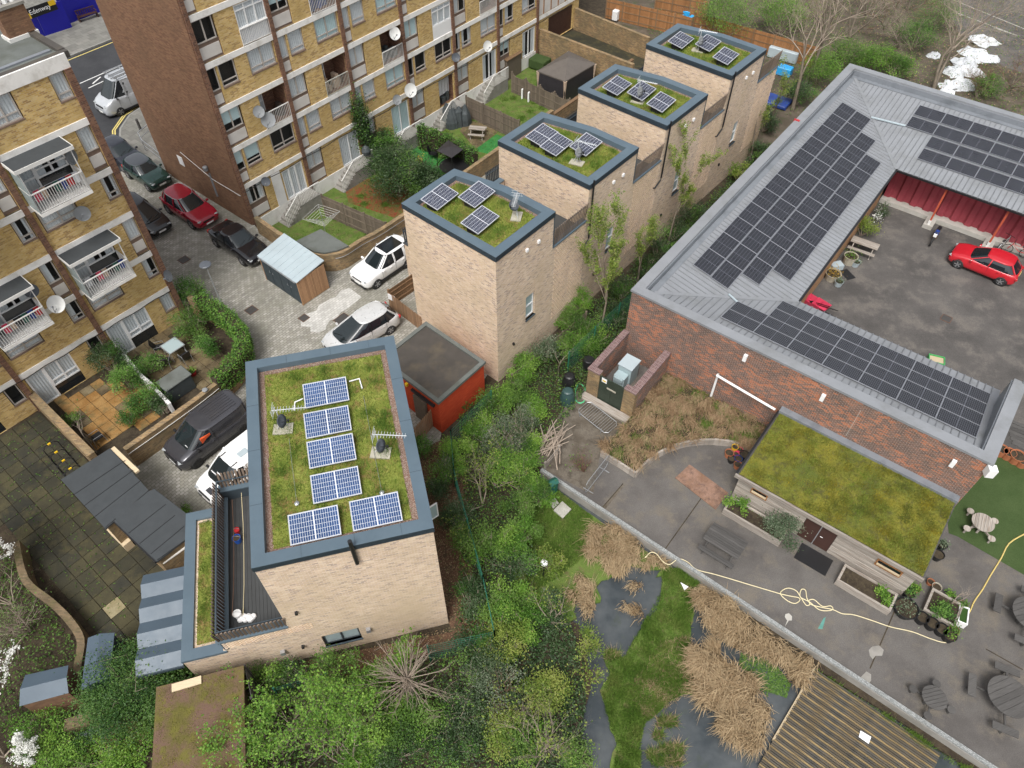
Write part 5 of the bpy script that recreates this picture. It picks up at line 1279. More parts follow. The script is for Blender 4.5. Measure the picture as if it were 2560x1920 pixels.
def board_fence(label,p0,p1,zb,h=1.8,mat='wood_fence_grey',post='wood_fence_grey',bw=.15,panel=1.85,wavy=0.0,rails=False,name='timber_fence',group=None,topz=None):
 p0,p1=Vector((*v2(p0),0)),Vector((*v2(p1),0));d=p1-p0;L=d.length;a=math.atan2(d.y,d.x);d.normalize();nn=Vector((-d.y,d.x,0))
 o=thing(name,label,'fence',(p0.x,p0.y,zb),a,group);k=max(1,round(L/panel));pl=L/k
 for i in range(k+1):part(MB().bx(i*pl-.05,i*pl+.05,-.05,.05,0,h+.08),'post',M[post],o,False)
 nb=max(3,int((pl-.1)/bw));bb=(pl-.1)/nb
 for i in range(k):
  pn_=part(MB().bx(i*pl+.05,(i+1)*pl-.05,-.035,-.015,.25,.33).bx(i*pl+.05,(i+1)*pl-.05,-.035,-.015,h*.5,h*.5+.08).bx(i*pl+.05,(i+1)*pl-.05,-.035,-.015,h-.3,h-.22),'fence_panel',M[post],o,False)
  for j in range(nb):
   f=(j+.5)/nb;hh=h-(wavy*math.sin(math.pi*f)if wavy else 0)
   me=BOARD.setdefault((round(hh,3),round(bb,3),mat),None)or mesh_of(MB().bx(0,bb-.008,-.012,.012,.03,hh),'board',M[mat]);BOARD[(round(hh,3),round(bb,3),mat)]=me
   q=link('board',me,pn_);q.location=(i*pl+.05+j*bb,0.004*(j%2),0)
 return o
BOARD={}
gw=smooth_path(GARD[1:9],4)
w1=wallpath('garden_wall','curving weathered brick wall between the car court and the long block gardens',gw,-1.0,1.3)
part(MB().lathe([(.16,0),(.17,.07),(.12,.1)],(0,0,0),12,'y').xf(Matrix.Translation(T(1,1,888,468,1.0))@Matrix.Rotation(R(35),4,'Z')),'wall_lamp',M['dish_grey'],w1)
part(MB().lathe([(.16,0),(.17,.07),(.12,.1)],(0,0,0),12,'y').xf(Matrix.Translation(T(1,1,1290,200,1.0))@Matrix.Rotation(R(50),4,'Z')),'wall_lamp',M['dish_grey'],w1)
part(MB().tube([Vector((*p,1.02))+Vector((.62,-.62,0))*.2 for p in[Vector(v2(q))for q in gw[14:26]]],.02,5),'conduit',M['steel'],w1)
wallpath('garden_wall','low brick wall with timber rail behind the row of houses',[GARD[8],(6.6,57.0),GARD[9]],-1.0,.9,cap='wood_brown')
wallpath('alley_wall','brown brick wall on the near side of the alley by the gazebo',[T(2,0,230,262,1.7),T(2,0,1050,575,1.7)],-.9,1.9)
wallpath('alley_wall','tall brown brick wall on the far side of the mossy alley',[T(2,0,545,85,1.7),T(2,0,1185,345,1.7)],-.9,1.9)
struct(MB().sheet([v2(p)for p in(T(2,0,230,262,0),T(2,0,430,330,0),T(2,0,1200,640,0),T(2,0,1250,500,0),T(2,0,540,270,0))],.012),'alley',M['slab_dark'])
ztop=.9
f1=board_fence('brown close-board fence right of the rotary airer lawn',T(1,1,565,25,ztop),T(1,1,1120,265,ztop),-.9,1.8,'wood_fence_grey')
part(MB().bar(T(1,1,565,80,-.7),T(1,1,990,335,-.7),.04,.12),'gravel_board',M['rail_white'],f1)
board_fence('grey fence between the patio with covered furniture and the far lawn',T(1,0,1815,830,ztop),T(2,0,60,1040,ztop),-.9,1.8,'wood_fence_grey')
board_fence('wavy-topped grey fence in front of the gazebo',T(2,0,0,620,.9),T(2,0,500,850,.9),-.9,1.75,'wood_fence_grey',wavy=.32,panel=1.7)
for(n0,n1,u0,u1,z,mat,nm)in():pass
struct(MB().sheet([v2(T(1,0,a,b_,-.9))for a,b_ in((1250,1400),(1330,1290),(1500,1230),(1800,1400),(1700,1520),(1560,1500))],-.895),'green_turf_patch',M['turf_bright'])
struct(MB().sheet([v2(T(1,0,a,b_,-.9))for a,b_ in((1760,1130),(1850,1000),(2090,1140),(1900,1290))],-.894),'wet_patio',M['slab_brown'])
struct(MB().sheet([v2(T(1,0,a,b_,-.9))for a,b_ in((1880,1300),(2080,1160),(2250,1230),(2050,1340))],-.893),'green_turf_strip',M['turf_bright'])
struct(MB().sheet([v2(T(1,0,a,b_,-.9))for a,b_ in((760,1600),(1000,1540),(1150,1560),(1330,1640),(1250,1900),(800,1750))],-.895),'red_leaf_bed',M_two('red_leaf_bed',(.20,.05,.025),(.12,.10,.03),2.2,.9,(.07,.10,.02),4,.4))
gs=thing('garden_store','low store with grey felt roof in the bend of the garden wall','shed',(*v2(T(1,1,590,525,1.4)),-.9))
gp=[v2(T(1,1,a,b_,1.42))for a,b_ in((345,425),(560,322),(800,466),(700,505),(590,527),(500,515),(430,478))]
part(MB().prism(offset(gp,.06),-.9,1.34),'wall',M['brick_wall'],gs);part(MB().prism(gp,1.34,1.44),'roof',M['felt_grey'],gs)
bp_=[T(1,1,a,b_,2.02)for a,b_ in((5,540),(245,365),(590,600),(345,775))]
bn=thing('bin_store','slate-doored bin store with pale grey sheet roof and cedar side','shed',(bp_[3].x,bp_[3].y,0),math.atan2((bp_[3]-bp_[0]).y,(bp_[3]-bp_[0]).x))
inv=FRAME[bn.name];lp=[inv@p for p in bp_];x0,x1=lp[0].x+.1,lp[3].x-.12;y0,y1=.12,lp[2].y-.12
bd=part(MB().bx(x0,x1,y0,y1,.0,1.78),'body',M['wood_fence_grey'],bn,False)
for i in range(4):
 xa=x0+(x1-x0)*i/4;d_=part(MB().bx(xa+.02,xa+(x1-x0)/4-.02,y0-.05,y0-.005,.06,1.7),'door',M['door_navy'],bn,False)
 part(MB().tube([(xa+(.72 if i%2==0 else.16),y0-.05,1.0),(xa+(.72 if i%2==0 else.16),y0-.1,1.08),(xa+(.72 if i%2==0 else.16),y0-.05,1.16)],.015,5),'handle',M['steel'],d_,False)
for i in range(22):
 ya=y0+(y1-y0)*i/22;part(MB().bx(x1+.003,x1+.03,ya+.004,ya+(y1-y0)/22-.004,.03,1.9),'cladding_board',M['wood_clad'],bd,False)
part(MB().bx(x1-.02,x1+.05,y0-.06,y0-.0,0,1.8),'corner_post',M['wood_clad'],bn,False);part(MB().bx(x0-.05,x0+.02,y0-.06,y0-.0,0,1.8),'corner_post',M['wood_clad'],bn,False)
rp_=[(lp[i].x,lp[i].y)for i in(0,3,2,1)]
rf_=part(MB().prism(rp_,[1.88,1.88,2.06,2.06],[1.93,1.93,2.11,2.11]),'roof',M['zinc_pale'],bn,False)
for i in range(1,8):
 f=i/8;a=Vector((rp_[0][0]*(1-f)+rp_[1][0]*f,rp_[0][1]*(1-f)+rp_[1][1]*f,1.94));b_=Vector((rp_[3][0]*(1-f)+rp_[2][0]*f,rp_[3][1]*(1-f)+rp_[2][1]*f,2.12));part(MB().bar(a,b_,.025,.02),'roof_seam',M['zinc_pale'],rf_,False)
part(MB().bar((x0,y0-.15,1.87),(x1,y0-.15,1.87),.07,.06),'gutter',M['grey_paint'],bn,False)
hw_=smooth_path([(-18.9,31.6),(-17.2,30.6),(-15.7,29.3),(-14.75,27.8),(-14.9,26.2),(-15.9,24.5),(-17.4,22.6),(-18.95,20.75)],4)
w3=wallpath('patio_wall','curved yellow brick wall carrying the clipped ivy hedge by the dark grey van',hw_,-.1,1.45)
part(MB().tube([Vector((*p,1.12))+Vector((.77,-.64,0))*.14 for p in[Vector(v2(q))for q in hw_[17:29]]],.018,5),'cable',M['rail_white'],w3)
part(MB().lathe([(.14,0),(.15,.06),(.1,.09)],T(0,2,1772,55,1.5),12),'wall_lamp',M['dish_grey'],w3)
wallpath('garden_wall','flat-topped brick wall between the dark slab yard and the orange patio',[T(0,2,225,40,1.2),T(0,2,790,610,1.2)],-.1,1.25,t=.34,over=.03)
ww=[T(0,1,955,1300,.9),T(0,1,1040,1370,.9),T(0,1,1130,1480,.9),T(0,1,1230,1600,.9),T(0,2,1300,0,.9),T(0,2,1470,180,.9)]
wallpath('patio_divider','peeling white painted wall between the two patios',ww,0,1.0,t=.14,mat='render_white',cap='render_white')
pt1=struct(MB().sheet([v2(p)for p in(T(0,1,1000,1420),T(0,1,1380,1180),T(0,1,1560,1050),T(0,1,2000,1400),T(0,1,1800,1700),T(0,1,1500,1750))],.004),'wet_patio',M['soil'])
slabs(pt1,[v2(p)for p in(T(0,1,1000,1420),T(0,1,1380,1180),T(0,1,1560,1050),T(0,1,2000,1400),T(0,1,1800,1700),T(0,1,1500,1750))],.62,AA,[M['slab_brown'],M['slab_brown'],M['slab_moss']],.006,seed=9)
op=[v2(p)for p in(T(0,2,520,130),T(0,2,720,40),T(0,1,900,1600),T(0,2,1180,0),T(0,2,1420,260),T(0,2,1000,470),T(0,2,780,590))]
pt2=struct(MB().sheet(op,.004),'orange_patio',M['soil'])
slabs(pt2,op,.62,AA,[M['slab_orange'],M['slab_orange'],M['slab_brown']],.006,seed=10)
fp=[v2(T(0,2,a,b_,2.2))for a,b_ in((950,555),(525,825),(910,1250),(985,1185),(1355,1535),(1650,1310),(1650,1150),(1335,905),(1290,925))]
fs_=thing('flat_roofed_store','low store with charcoal felt roof between the slab yard and the parked vans','shed',(*fp[2],0))
part(MB().prism(offset(fp,.1),0,2.12),'wall',M['brick_wall'],fs_);rr=part(MB().prism(fp,2.12,2.2),'roof',M['felt_dark'],fs_)
part(MB().prism([v2(T(0,2,a,b_,2.26))for a,b_ in((985,1150),(1330,905),(1650,1150),(1650,1310),(1355,1520))],2.2,2.27),'upper_roof',M['felt_dark'],rr)
for a,b_ in(((700,700),(1090,1080))if False else()):pass
for k_ in range(4):part(MB().bar(T(0,2,640+90*k_,955+95*k_,2.205),T(0,2,1080+70*k_,660+85*k_,2.205),.03,.012),'felt_lap',M['black'],rr)
for k_ in range(3):part(MB().bar(T(0,2,1110+95*k_,1290+90*k_,2.275),T(0,2,1430+80*k_,1040+95*k_,2.275),.03,.012),'felt_lap',M['black'],rr)
part(MB().bar(T(0,2,990,1190,2.14),T(0,2,1350,1540,2.14),.10,.09).tube([T(0,2,1350,1540,2.1),T(0,2,1350,1540,0)],.04,6),'gutter',M['black'],fs_)
part(MB().bar(T(0,2,975,555,2.1),T(0,2,1190,760,2.1),.2,.12),'timber_coping',M['wood_new'],fs_)
bxp=[T(0,2,a,b_,.55)for a,b_ in((985,1205),(1130,1350),(1065,1405),(920,1260))]
solo(MB().prism([v2(p)for p in bxp],.01,.55),'timber_box',M['wood_new'],'pale slatted timber box against the charcoal roofed store','box')
wallpath('garden_wall','brick wall stub between the store and the zinc canopy',[T(0,2,1400,1540,1.6),T(0,2,1640,1370,1.6)],0,1.7,t=.3,cap='band_white')
cn=thing('folded_canopy','blue grey zinc canopy folded into four ridges beside the nearest house','canopy',F(-5.95,-.1),AF)
zb_=MB();y=0.0;P_=1.07
for i in range(4):
 part(MB().prism([(0,0),(1.74,0),(1.74,P_/2),(0,P_/2)],[2.25,2.25,2.45,2.45],[2.29,2.29,2.49,2.49]).xf(Matrix.Translation((0,.05+P_*i,0))),'roof_fold',M['zinc_light'],cn,False)
 part(MB().prism([(0,P_/2),(1.74,P_/2),(1.74,P_),(0,P_)],[2.45,2.45,2.25,2.25],[2.49,2.49,2.29,2.29]).xf(Matrix.Translation((0,.05+P_*i,0))),'roof_fold',M['zinc_light'],cn,False)
for x in(.06,):
 for yy in(.1,2.2,4.2):part(MB().bx(x,x+.06,yy,yy+.06,0,2.25),'post',M['coping_dark'],cn,False)
part(MB().bx(.04,1.74,.02,.06,2.1,2.25),'edge_beam',M['coping_dark'],cn,False)
def zshed(label,quad,ridge_i,eave,apex,flo=0.0,wallm='coping_dark',m1='zinc_light',m2='zinc_light'):
 """gabled metal store: quad = four eaves corners, ridge halfway between sides 0-1 and 3-2"""
 q=[Vector((p.x,p.y,0))for p in quad];t=thing('metal_store',label,'shed',(q[0].x,q[0].y,flo),0,None)
 a,b_=(q[0]+q[1])/2,(q[3]+q[2])/2;zz=Vector((0,0,1))
 part(MB().prism([v2(p)for p in offset(q,.05)],flo,eave-.01),'wall',M[wallm],t)
 part(MB().add([q[0]+zz*eave,a+zz*apex,b_+zz*apex,q[3]+zz*eave],[(0,1,2,3)]),'roof_slope',M[m1],t);part(MB().add([a+zz*apex,q[1]+zz*eave,q[2]+zz*eave,b_+zz*apex],[(0,1,2,3)]),'roof_slope',M[m2],t)
 part(MB().add([q[0]+zz*eave,q[1]+zz*eave,a+zz*apex,q[3]+zz*eave,q[2]+zz*eave,b_+zz*apex],[(0,1,2),(4,3,5)]),'gable',M[wallm],t)
 return t
zshed('blue grey gabled metal store standing right of the old curved wall',[T(0,3,755,530,1.9),T(0,3,985,485,1.9),T(0,3,945,880,1.9),T(0,3,695,985,1.9)],0,1.85,2.02)
zshed('blue grey metal store behind the old wall near the left edge',[T(0,3,215,855,1.8),T(0,3,165,1125,1.8),T(0,3,590,1010,1.8),T(0,3,590,770,1.8)],0,1.78,1.95,0,'brick_brown','zinc_light','zinc_light')
ow=smooth_path([T(0,2,100,1330,1.3),T(0,3,180,0,1.3),T(0,3,400,190,1.3),T(0,3,560,350,1.3),T(0,3,690,545,1.0),T(0,3,665,760,1.0),T(0,3,640,980,1.0)],4)
wallpath('old_wall','thick mossy old brick wall bending round the bare shrub',ow,-.05,.95,t=.28,over=.02,mat='brick_moss',cap='brick_moss')
wallpath('old_wall','crumbling brick wall end showing under the round bush',[T(0,3,560,1290,1.0),T(0,3,850,1200,1.0),T(0,3,1080,1150,1.0)],-.05,1.05,t=.4,mat='brick_moss',cap='brick_moss')
mq=[T(0,3,1350,960,2.4),T(0,3,2105,772,2.4)]
d_=Vector((math.sin(AF),-math.cos(AF),0));mr=[v2(mq[0]),v2(mq[1]),v2(mq[1]+d_*6.5),v2(mq[0]+d_*6.5)]
mg=thing('mossy_garage','flat red-brown garage roof overgrown with moss at the bottom edge','garage',(*mr[0],0))
part(MB().prism(offset(mr,.1),0,2.3),'wall',M['brick_wall'],mg);part(MB().prism(mr,2.3,2.4),'roof',M['moss_red'],mg)
blades('moss_growth','grass_moss',mg,offset(mr,.1),2.39,9000,(.015,.05),.016,71,True,1.2,clump=120)
solo(MB().bar(T(0,3,1485,970,2.45),T(0,3,1740,895,2.45),.3,.05),'timber_plank',M['wood_new'],'pale timber plank lying along the edge of the mossy roof','plank')
board_fence('dark timber fence at the right side of the mossy garage roof',T(0,3,2118,790,2.1),T(0,3,2180,1060,2.1),0,2.2,'wood_dark_grey','wood_dark_grey')
def picket(label,pts,h=1.25,zb=.0,sign=None):
 p0,p1=Vector((*v2(pts[0]),zb)),Vector((*v2(pts[1]),zb));d=p1-p0;L=d.length;a=math.atan2(d.y,d.x)
 o=thing('picket_fence',label,'fence',p0,a);n=int(L/.13)
 part(MB().bx(0,L,.012,.05,.3,.38),'rail',M['wood_picket'],o,False);part(MB().bx(0,L,.012,.05,h-.35,h-.27),'rail',M['wood_picket'],o,False)
 me=mesh_of(MB().add([(0,-.012,0),(.095,-.012,0),(.095,-.012,h-.06),(.0475,-.012,h),(0,-.012,h-.06),(0,.01,0),(.095,.01,0),(.095,.01,h-.06),(.0475,.01,h),(0,.01,h-.06)],[(0,1,2,3,4),(9,8,7,6,5),(0,5,6,1),(1,6,7,2),(2,7,8,3),(3,8,9,4),(4,9,5,0)]),'picket',M['wood_picket'])
 for i in range(n):q=link('picket',me,o);q.location=(i*L/n,0,0)
 return o
pk=picket('brown picket fence with white notice in front of the nearest row house',(T(1,1,1145,870,1.2),T(1,1,1430,1085,1.2)))
part(MB().bar(T(1,1,1150,895,.95),T(1,1,1212,925,.95),.03,.42).xf(Matrix.Translation((-.05,-.05,0))),'notice',M['white'],pk)
board_fence('brown timber gate behind the picket fence',T(1,1,1145,865,1.2),T(1,1,1390,700,1.2),0,1.35,'wood_brown','wood_picket',name='timber_gate')
picket('short brown picket fence beside the red painted hut',(T(1,2,1368,400,1.3),T(1,2,1530,215,1.3)),1.5)
def mesh_fence(label,pts,zb,h=1.7):
 o=thing('mesh_fence',label,'fence',(*v2(pts[0]),zb));w_=MB()
 for p,q in zip(pts,pts[1:]):
  p,q=Vector((*v2(p),zb)),Vector((*v2(q),zb));L=(q-p).length;n=max(1,round(L/2.4))
  for i in range(n+1):part(MB().bar(p.lerp(q,i/n),p.lerp(q,i/n)+Vector((0,0,h+.05)),.06),'post',M['green_fence'],o)
  for k in range(9):w_.bar(p+Vector((0,0,.08+k*(h-.1)/8)),q+Vector((0,0,.08+k*(h-.1)/8)),.012)
  m=int(L/.12)
  for i in range(m):w_.bar(p.lerp(q,i/m)+Vector((0,0,.03)),p.lerp(q,i/m)+Vector((0,0,h)),.008)
 part(w_,'wire_mesh',M['green_fence'],o)
 return o
mesh_fence('green wire mesh fence running down beside the nearest house and round its front',[T(1,2,2030,60,1.7),T(1,2,1680,400,1.7),T(1,2,1705,720,1.7),T(1,3,1960,0,1.7),T(1,3,2060,480,1.7),T(1,3,1480,605,1.7)],0)
mesh_fence('green wire mesh fence in the ivy in front of the nearest house',[T(1,3,600,840,1.7),T(1,3,150,970,1.7)],0)
mesh_fence('dark green mesh fence between the row of houses and the school',[TT(0,3,-2.5),TT(2,3,-2.4),TT(3,6,-2.3)],0)
board_fence('grey brown board fence half sunk in the bushes beside the row of houses',T(2,1,0,1600,.8),T(2,1,640,1060,.8),0,1.0,'wood_fence_grey')
board_fence('orange brown fence with pale rails behind the mossy alley',T(2,0,820,5,1.6),T(2,0,1560,175,1.6),0,1.8,'wood_orange','wood_brown')
board_fence('brown fence behind the farthest row house',T(2,0,1580,130,1.6),T(3,0,430,430,1.6),0,1.8,'wood_orange','wood_brown')
board_fence('red-brown fence along the top edge behind the green bush',T(2,0,1250,-60,1.6),T(2,0,1700,30,1.6),0,1.8,'wood_orange','wood_brown')
hd_=thing('site_hoarding','royal blue boarded hoarding with a shop sign across the road','hoarding',T(0,0,400,318))
ha,hb,hc=T(0,0,400,318),T(0,0,628,244),T(0,0,900,110)
def hb_panel(p,q,h):part(MB().bar(p+Vector((0,0,h/2+.1)),q+Vector((0,0,h/2+.1)),.06,h),'hoarding_panel',M['hoarding_blue'],hd_)
hb_panel(ha,(ha+hb)/2,2.35);hb_panel((ha+hb)/2,hb,2.35)
hdn=EN*1.0;hb_panel(hb+hdn*.9,hb+hdn*.9+EU*2.2,2.3);hb_panel(hb+hdn*.9+EU*2.2,hb+hdn*.9+EU*4.4,2.3);hb_panel(ha-EU*2.4,ha-EU*.02,2.3)
sg=thing('shop_sign','black and orange shop sign board lettered in white above the hoarding','sign',T(0,0,330,100,2.6),AE)
part(MB().bx(-1.5,1.7,-.03,.03,-.35,.5),'sign_board',M['black'],sg,False);part(MB().bx(-1.5,-.75,-.05,-.032,-.33,.1),'orange_print',M['yellow_plastic'],sg,False);part(MB().bx(1.1,1.7,-.05,-.032,.1,.5),'orange_print',M['yellow_plastic'],sg,False)
tx=text_mesh('Edenway',.55,M['white_paper'],'sign_lettering',sg);tx.matrix_local=Matrix.Translation((.2,-.04,.12))@Matrix.Rotation(R(90),4,'X')
bq=thing('street_bench','dark red slatted bench in front of the blue hoarding','bench',T(0,0,770,165,.1),AE+R(-8))
for i in range(5):part(MB().bx(-.9,.9,-.25+i*.1,-.17+i*.1,.42,.45),'seat_slat',M['door_brown'],bq,False)
for i in range(9):part(MB().bx(-.85+i*.21,-.78+i*.21,.25,.28,.5,.85),'back_slat',M['door_brown'],bq,False)
part(MB().bx(-.9,.9,.24,.3,.85,.92),'back_rail',M['door_brown'],bq,False)
for x in(-.85,.85):part(MB().bx(x-.04,x+.04,-.22,.3,0,.42),'leg',M['door_brown'],bq,False);part(MB().bx(x-.04,x+.04,-.28,.3,.62,.68),'arm',M['door_brown'],bq,False)
gr=thing('corner_railing','grey metal railing round a small planted corner at the brown gable','railing',T(0,0,1195,1150,.1))
pts_=[T(0,0,1290,1060,1.0),T(0,0,1190,1145,1.0),T(0,0,1225,1210,1.0),T(0,0,1420,1360,1.0)]
rm=MB()
for p,q in zip(pts_,pts_[1:]):
 rm.bar(p,q,.045);rm.bar(p-Vector((0,0,.45)),q-Vector((0,0,.45)),.03)
for p in pts_:rm.bar(p,p-Vector((0,0,.98)),.05)
part(rm,'rails',M['steel'],gr)
solo(MB().lathe([(.11,0),(.1,.85),(.06,.92)],T(0,0,1215,1120,.1),8),'bollard',M['wood_dark_grey'],'dark timber bollard on the pavement corner','bollard')
# ---------------------------------------------------------------- vehicles
def loopxy(x0,x1,hw,n=28,e=4.5):
 cx,a=(x0+x1)/2,(x1-x0)/2;P_=[]
 for i in range(n):
  t=2*math.pi*(i+.5)/n;c,s_=math.cos(t),math.sin(t)
  P_.append((cx+a*math.copysign(abs(c)**(2/e),c),hw*math.copysign(abs(s_)**(2/e),s_)))
 return P_
def interp(tab,x):
 for(x0,v0),(x1,v1)in zip(tab,tab[1:]):
  if x<=x1:
   f=max(0,min(1,(x-x0)/(x1-x0)));f=f*f*(3-2*f);return v0+(v1-v0)*f
 return tab[-1][1]
def vehicle(name,label,cat,spec,loc,heading,paint,group=None,roof=None,trim=None,rimm='rim'):
 L,W,H=spec['L'],spec['W'],spec['H'];wb=spec['wb'];r_=spec.get('r',.32)
 t=thing(name,label,cat,loc,heading,group)
 top=spec['top'];zb=spec.get('zb',.2);N_=26;m=11;vs,fs=[],[]
 for i in range(N_+1):
  x=-L/2+L*(i/N_);u=abs(2*x/L)
  hw=W/2*(1-.20*max(0,(u-.72)/.28)**2.2);zt=interp(top,x)
  sc=1-.10*max(0,(u-.93)/.07)**2
  zbb=zb+.10*max(0,(u-.9)/.1)
  prof=[(.0,zbb),(.80,zbb),(.95,zbb+.06),(1.0,zbb+.20),(1.0,zbb+(zt-zbb)*.55),(.985,zbb+(zt-zbb)*.78),(.95,zt-.035),(.90,zt),(.6,zt+.018),(.3,zt+.024),(0,zt+.026)]
  for yy,z in prof:vs.append((x*(.985 if sc<1 else 1),hw*yy*sc,z))
 for i in range(N_):
  for j in range(m-1):fs.append((i*m+j,i*m+j+1,(i+1)*m+j+1,(i+1)*m+j))
 fs.append(tuple(range(m))[::-1]);fs.append(tuple(N_*m+j for j in range(m)))
 k=len(vs);vs+=[(x,-y,z)for x,y,z in vs];fs+=[tuple(k+i for i in f)[::-1]for f in fs]
 mb=MB().add(vs,fs);body=part(mb,'body',M[paint],t,False,True)
 bmh=bmesh.new();bmh.from_mesh(body.data);bmesh.ops.remove_doubles(bmh,verts=bmh.verts,dist=.002);bmh.to_mesh(body.data);bmh.free()
 body.data.polygons.foreach_set('use_smooth',[True]*len(body.data.polygons))
 (b0,b1),(t0,t1)=spec['belt'],spec['roof'];zbelt=spec['zbelt'];n=36
 lb=loopxy(b0,b1,W/2*.945,n,spec.get('e1',4.2));lt=loopxy(t0,t1,W/2*spec.get('tw',.76),n,spec.get('e2',3.4))
 rows=5;G=[]
 for q in range(rows+1):
  f=q/rows;bl=math.sin(f*math.pi)*.03
  G.append([(lb[i][0]+(lt[i][0]-lb[i][0])*f*(1.0),(lb[i][1]+(lt[i][1]-lb[i][1])*f)*(1+bl),(interp(top,max(-L/2,min(L/2,lb[i][0])))*.0+zbelt)+(H-.07-zbelt)*f)for i in range(n)])
 secs={'windscreen':[],'rear_window':[],'side_window':[],'side_window ':[]}
 pan=spec.get('panel_x',-99)
 bodyf=[]
 for q in range(rows):
  for i in range(n):
   j=(i+1)%n;quad=[G[q][i],G[q][j],G[q+1][j],G[q+1][i]]
   cx=sum(p[0]for p in quad)/4;ang=math.atan2(quad[0][1]+quad[1][1],1e-6+(quad[0][0]+quad[1][0])/2-(b0+b1)/2)
   ii=min(i,n-1-i)if True else i
   if i<4 or i>=n-4:key='windscreen'
   elif n//2-4<=i<n//2+4:key='rear_window'
   else:key='side_window' if i<n//2 else 'side_window '
   if cx<pan and key!='windscreen':bodyf.append(quad)
   elif key=='rear_window' and pan>-90:bodyf.append(quad)
   else:secs[key].append(quad)
 for key,qs in secs.items():
  if not qs:continue
  mb=MB()
  for q in qs:mb.quad(*q)
  part(mb,key.strip(),M['glass_dark']if key!='windscreen' else M['car_glass'],t,False,True)
 if bodyf:
  mb=MB()
  for q in bodyf:mb.quad(*q)
  part(mb,'cargo_side',M[paint],t,False)
 rf=MB();C_=((t0+t1)/2,0);rings=[G[-1]]
 for f,dz in((.94,.03),(.8,.05),(.5,.065),(.2,.07)):rings.append([(C_[0]+(p[0]-C_[0])*f,p[1]*f,H-.07+dz)for p in G[-1]])
 for a,b_ in zip(rings,rings[1:]):
  for i in range(n):j=(i+1)%n;rf.quad(a[i],a[j],b_[j],b_[i])
 rf.add(rings[-1],[tuple(range(n))])
 ro=part(rf,'roof',M[roof or paint],t,False,True)
 def onside(x,f,s_):
  q=min(rows-1,int(f*rows));best=min((p for p in G[min(rows,round(f*rows))]if p[1]*s_>0 and abs(p[1])>.4*W/2),key=lambda p:abs(p[0]-x));return Vector(best)
 for s_ in(1,-1):
  for(xb,xt,wd)in spec['pillars']:
   a=Vector((xb,W/2*.955*s_,zbelt-.01));b_=Vector((xt,W/2*spec.get('tw',.76)*1.02*s_,H-.06))
   mid_=(a+b_)/2+Vector((0,s_*.035,.01))
   part(MB().bar(a,mid_,wd,.05,up=Vector((0,s_,.3))).bar(mid_,b_,wd,.05,up=Vector((0,s_,.3))),'pillar',M[spec.get('pm')or paint],t,False)
  ca=[G[q][4 if s_>0 else n-5]for q in range(rows+1)]
  part(MB().tube([Vector(p)+Vector((.01,s_*.008,.004))for p in ca],.035,5),'pillar',M[paint],t,False)
  cr=[G[q][n//2-4 if s_>0 else n//2+4]for q in range(rows+1)]
  part(MB().tube([Vector(p)+Vector((-.01,s_*.008,.004))for p in cr],.05,5),'pillar',M[paint],t,False)
  part(MB().tube([Vector(p)+Vector((0,s_*.012,.0))for p in sorted([g for g in G[-1]if g[1]*s_>.3*W/2],key=lambda p:p[0])],.022,5),'roof_rail',M[spec.get('rail',paint)],t,False)
  mx=spec['mirror']
  part(MB().box((mx,s_*(W/2+.06),zbelt+.04),(.12,.2,.14)),'mirror',M[spec.get('mirm')or paint],t,False,bevel=.03)
  for xh in spec.get('handles',()):part(MB().box((xh,s_*(W/2+.005),zbelt-.13),(.16,.035,.03)),'door_handle',M[spec.get('hm')or paint],t,False)
  for xd in spec.get('seams',()):part(MB().box((xd,s_*(W/2-.002),(zbelt+.4)/2+.1),(.012,.012,zbelt-.45)),'door_seam',M['black'],t,False)
  hz=interp(top,L/2*.88)-.10
  part(MB().box((L/2*.91,s_*W/2*.70,hz),(.26,.30,.09),s_*-.45),'headlight',M['lamp_glass'],t,False,bevel=.04)
  rz_=interp(top,-L/2*.95)-.12
  part(MB().box((-L/2*.955,s_*W/2*.76,rz_),(.16,.24,.2),s_*.35),'tail_light',M['tail_red'],t,False,bevel=.03)
 if trim:
  for s_ in(1,-1):part(MB().box((0,s_*(W/2-.02),.30),(wb-.1,.06,.16)),'sill_trim',M[trim],t,False)
  part(MB().box((L/2*.965,0,.36),(.12,W*.72,.22)),'front_bumper',M[trim],t,False,bevel=.03);part(MB().box((-L/2*.965,0,.36),(.12,W*.72,.22)),'rear_bumper',M[trim],t,False,bevel=.03)
 part(MB().box((L/2*.972,0,interp(top,L/2*.95)-.12),(.06,W*.46,.10)),'grille',M['black'],t,False)
 part(MB().box((L/2*.985,0,.46),(.02,.52,.11)),'number_plate',M['plate_white'],t,False);part(MB().box((-L/2*.985,0,spec.get('rpz',.75)),(.02,.52,.11)),'number_plate',M['paint_yellow'],t,False)
 part(MB().bar((b1-.12,-.45,zbelt+.06),(b1-.3,.1,zbelt+.16),.02).bar((b1-.12,.15,zbelt+.06),(b1-.3,.6,zbelt+.16),.02),'wiper',M['black'],t,False)
 tyre=mesh_of(MB().lathe([(r_*.62,-.095),(r_*.95,-.1),(r_,-.07),(r_,.07),(r_*.95,.1),(r_*.62,.095)],axis='y',n=20),'tyre',M['tyre'],True)
 rb_=MB().lathe([(.02,.085),(r_*.6,.075),(r_*.66,.10),(r_*.66,.06)],axis='y',n=20)
 spk=MB()
 for i in range(5):a=2*math.pi*i/5;spk.bar((0,.098,0),(math.cos(a)*r_*.6,.098,math.sin(a)*r_*.6),.07,.02,up=Vector((0,1,0)))
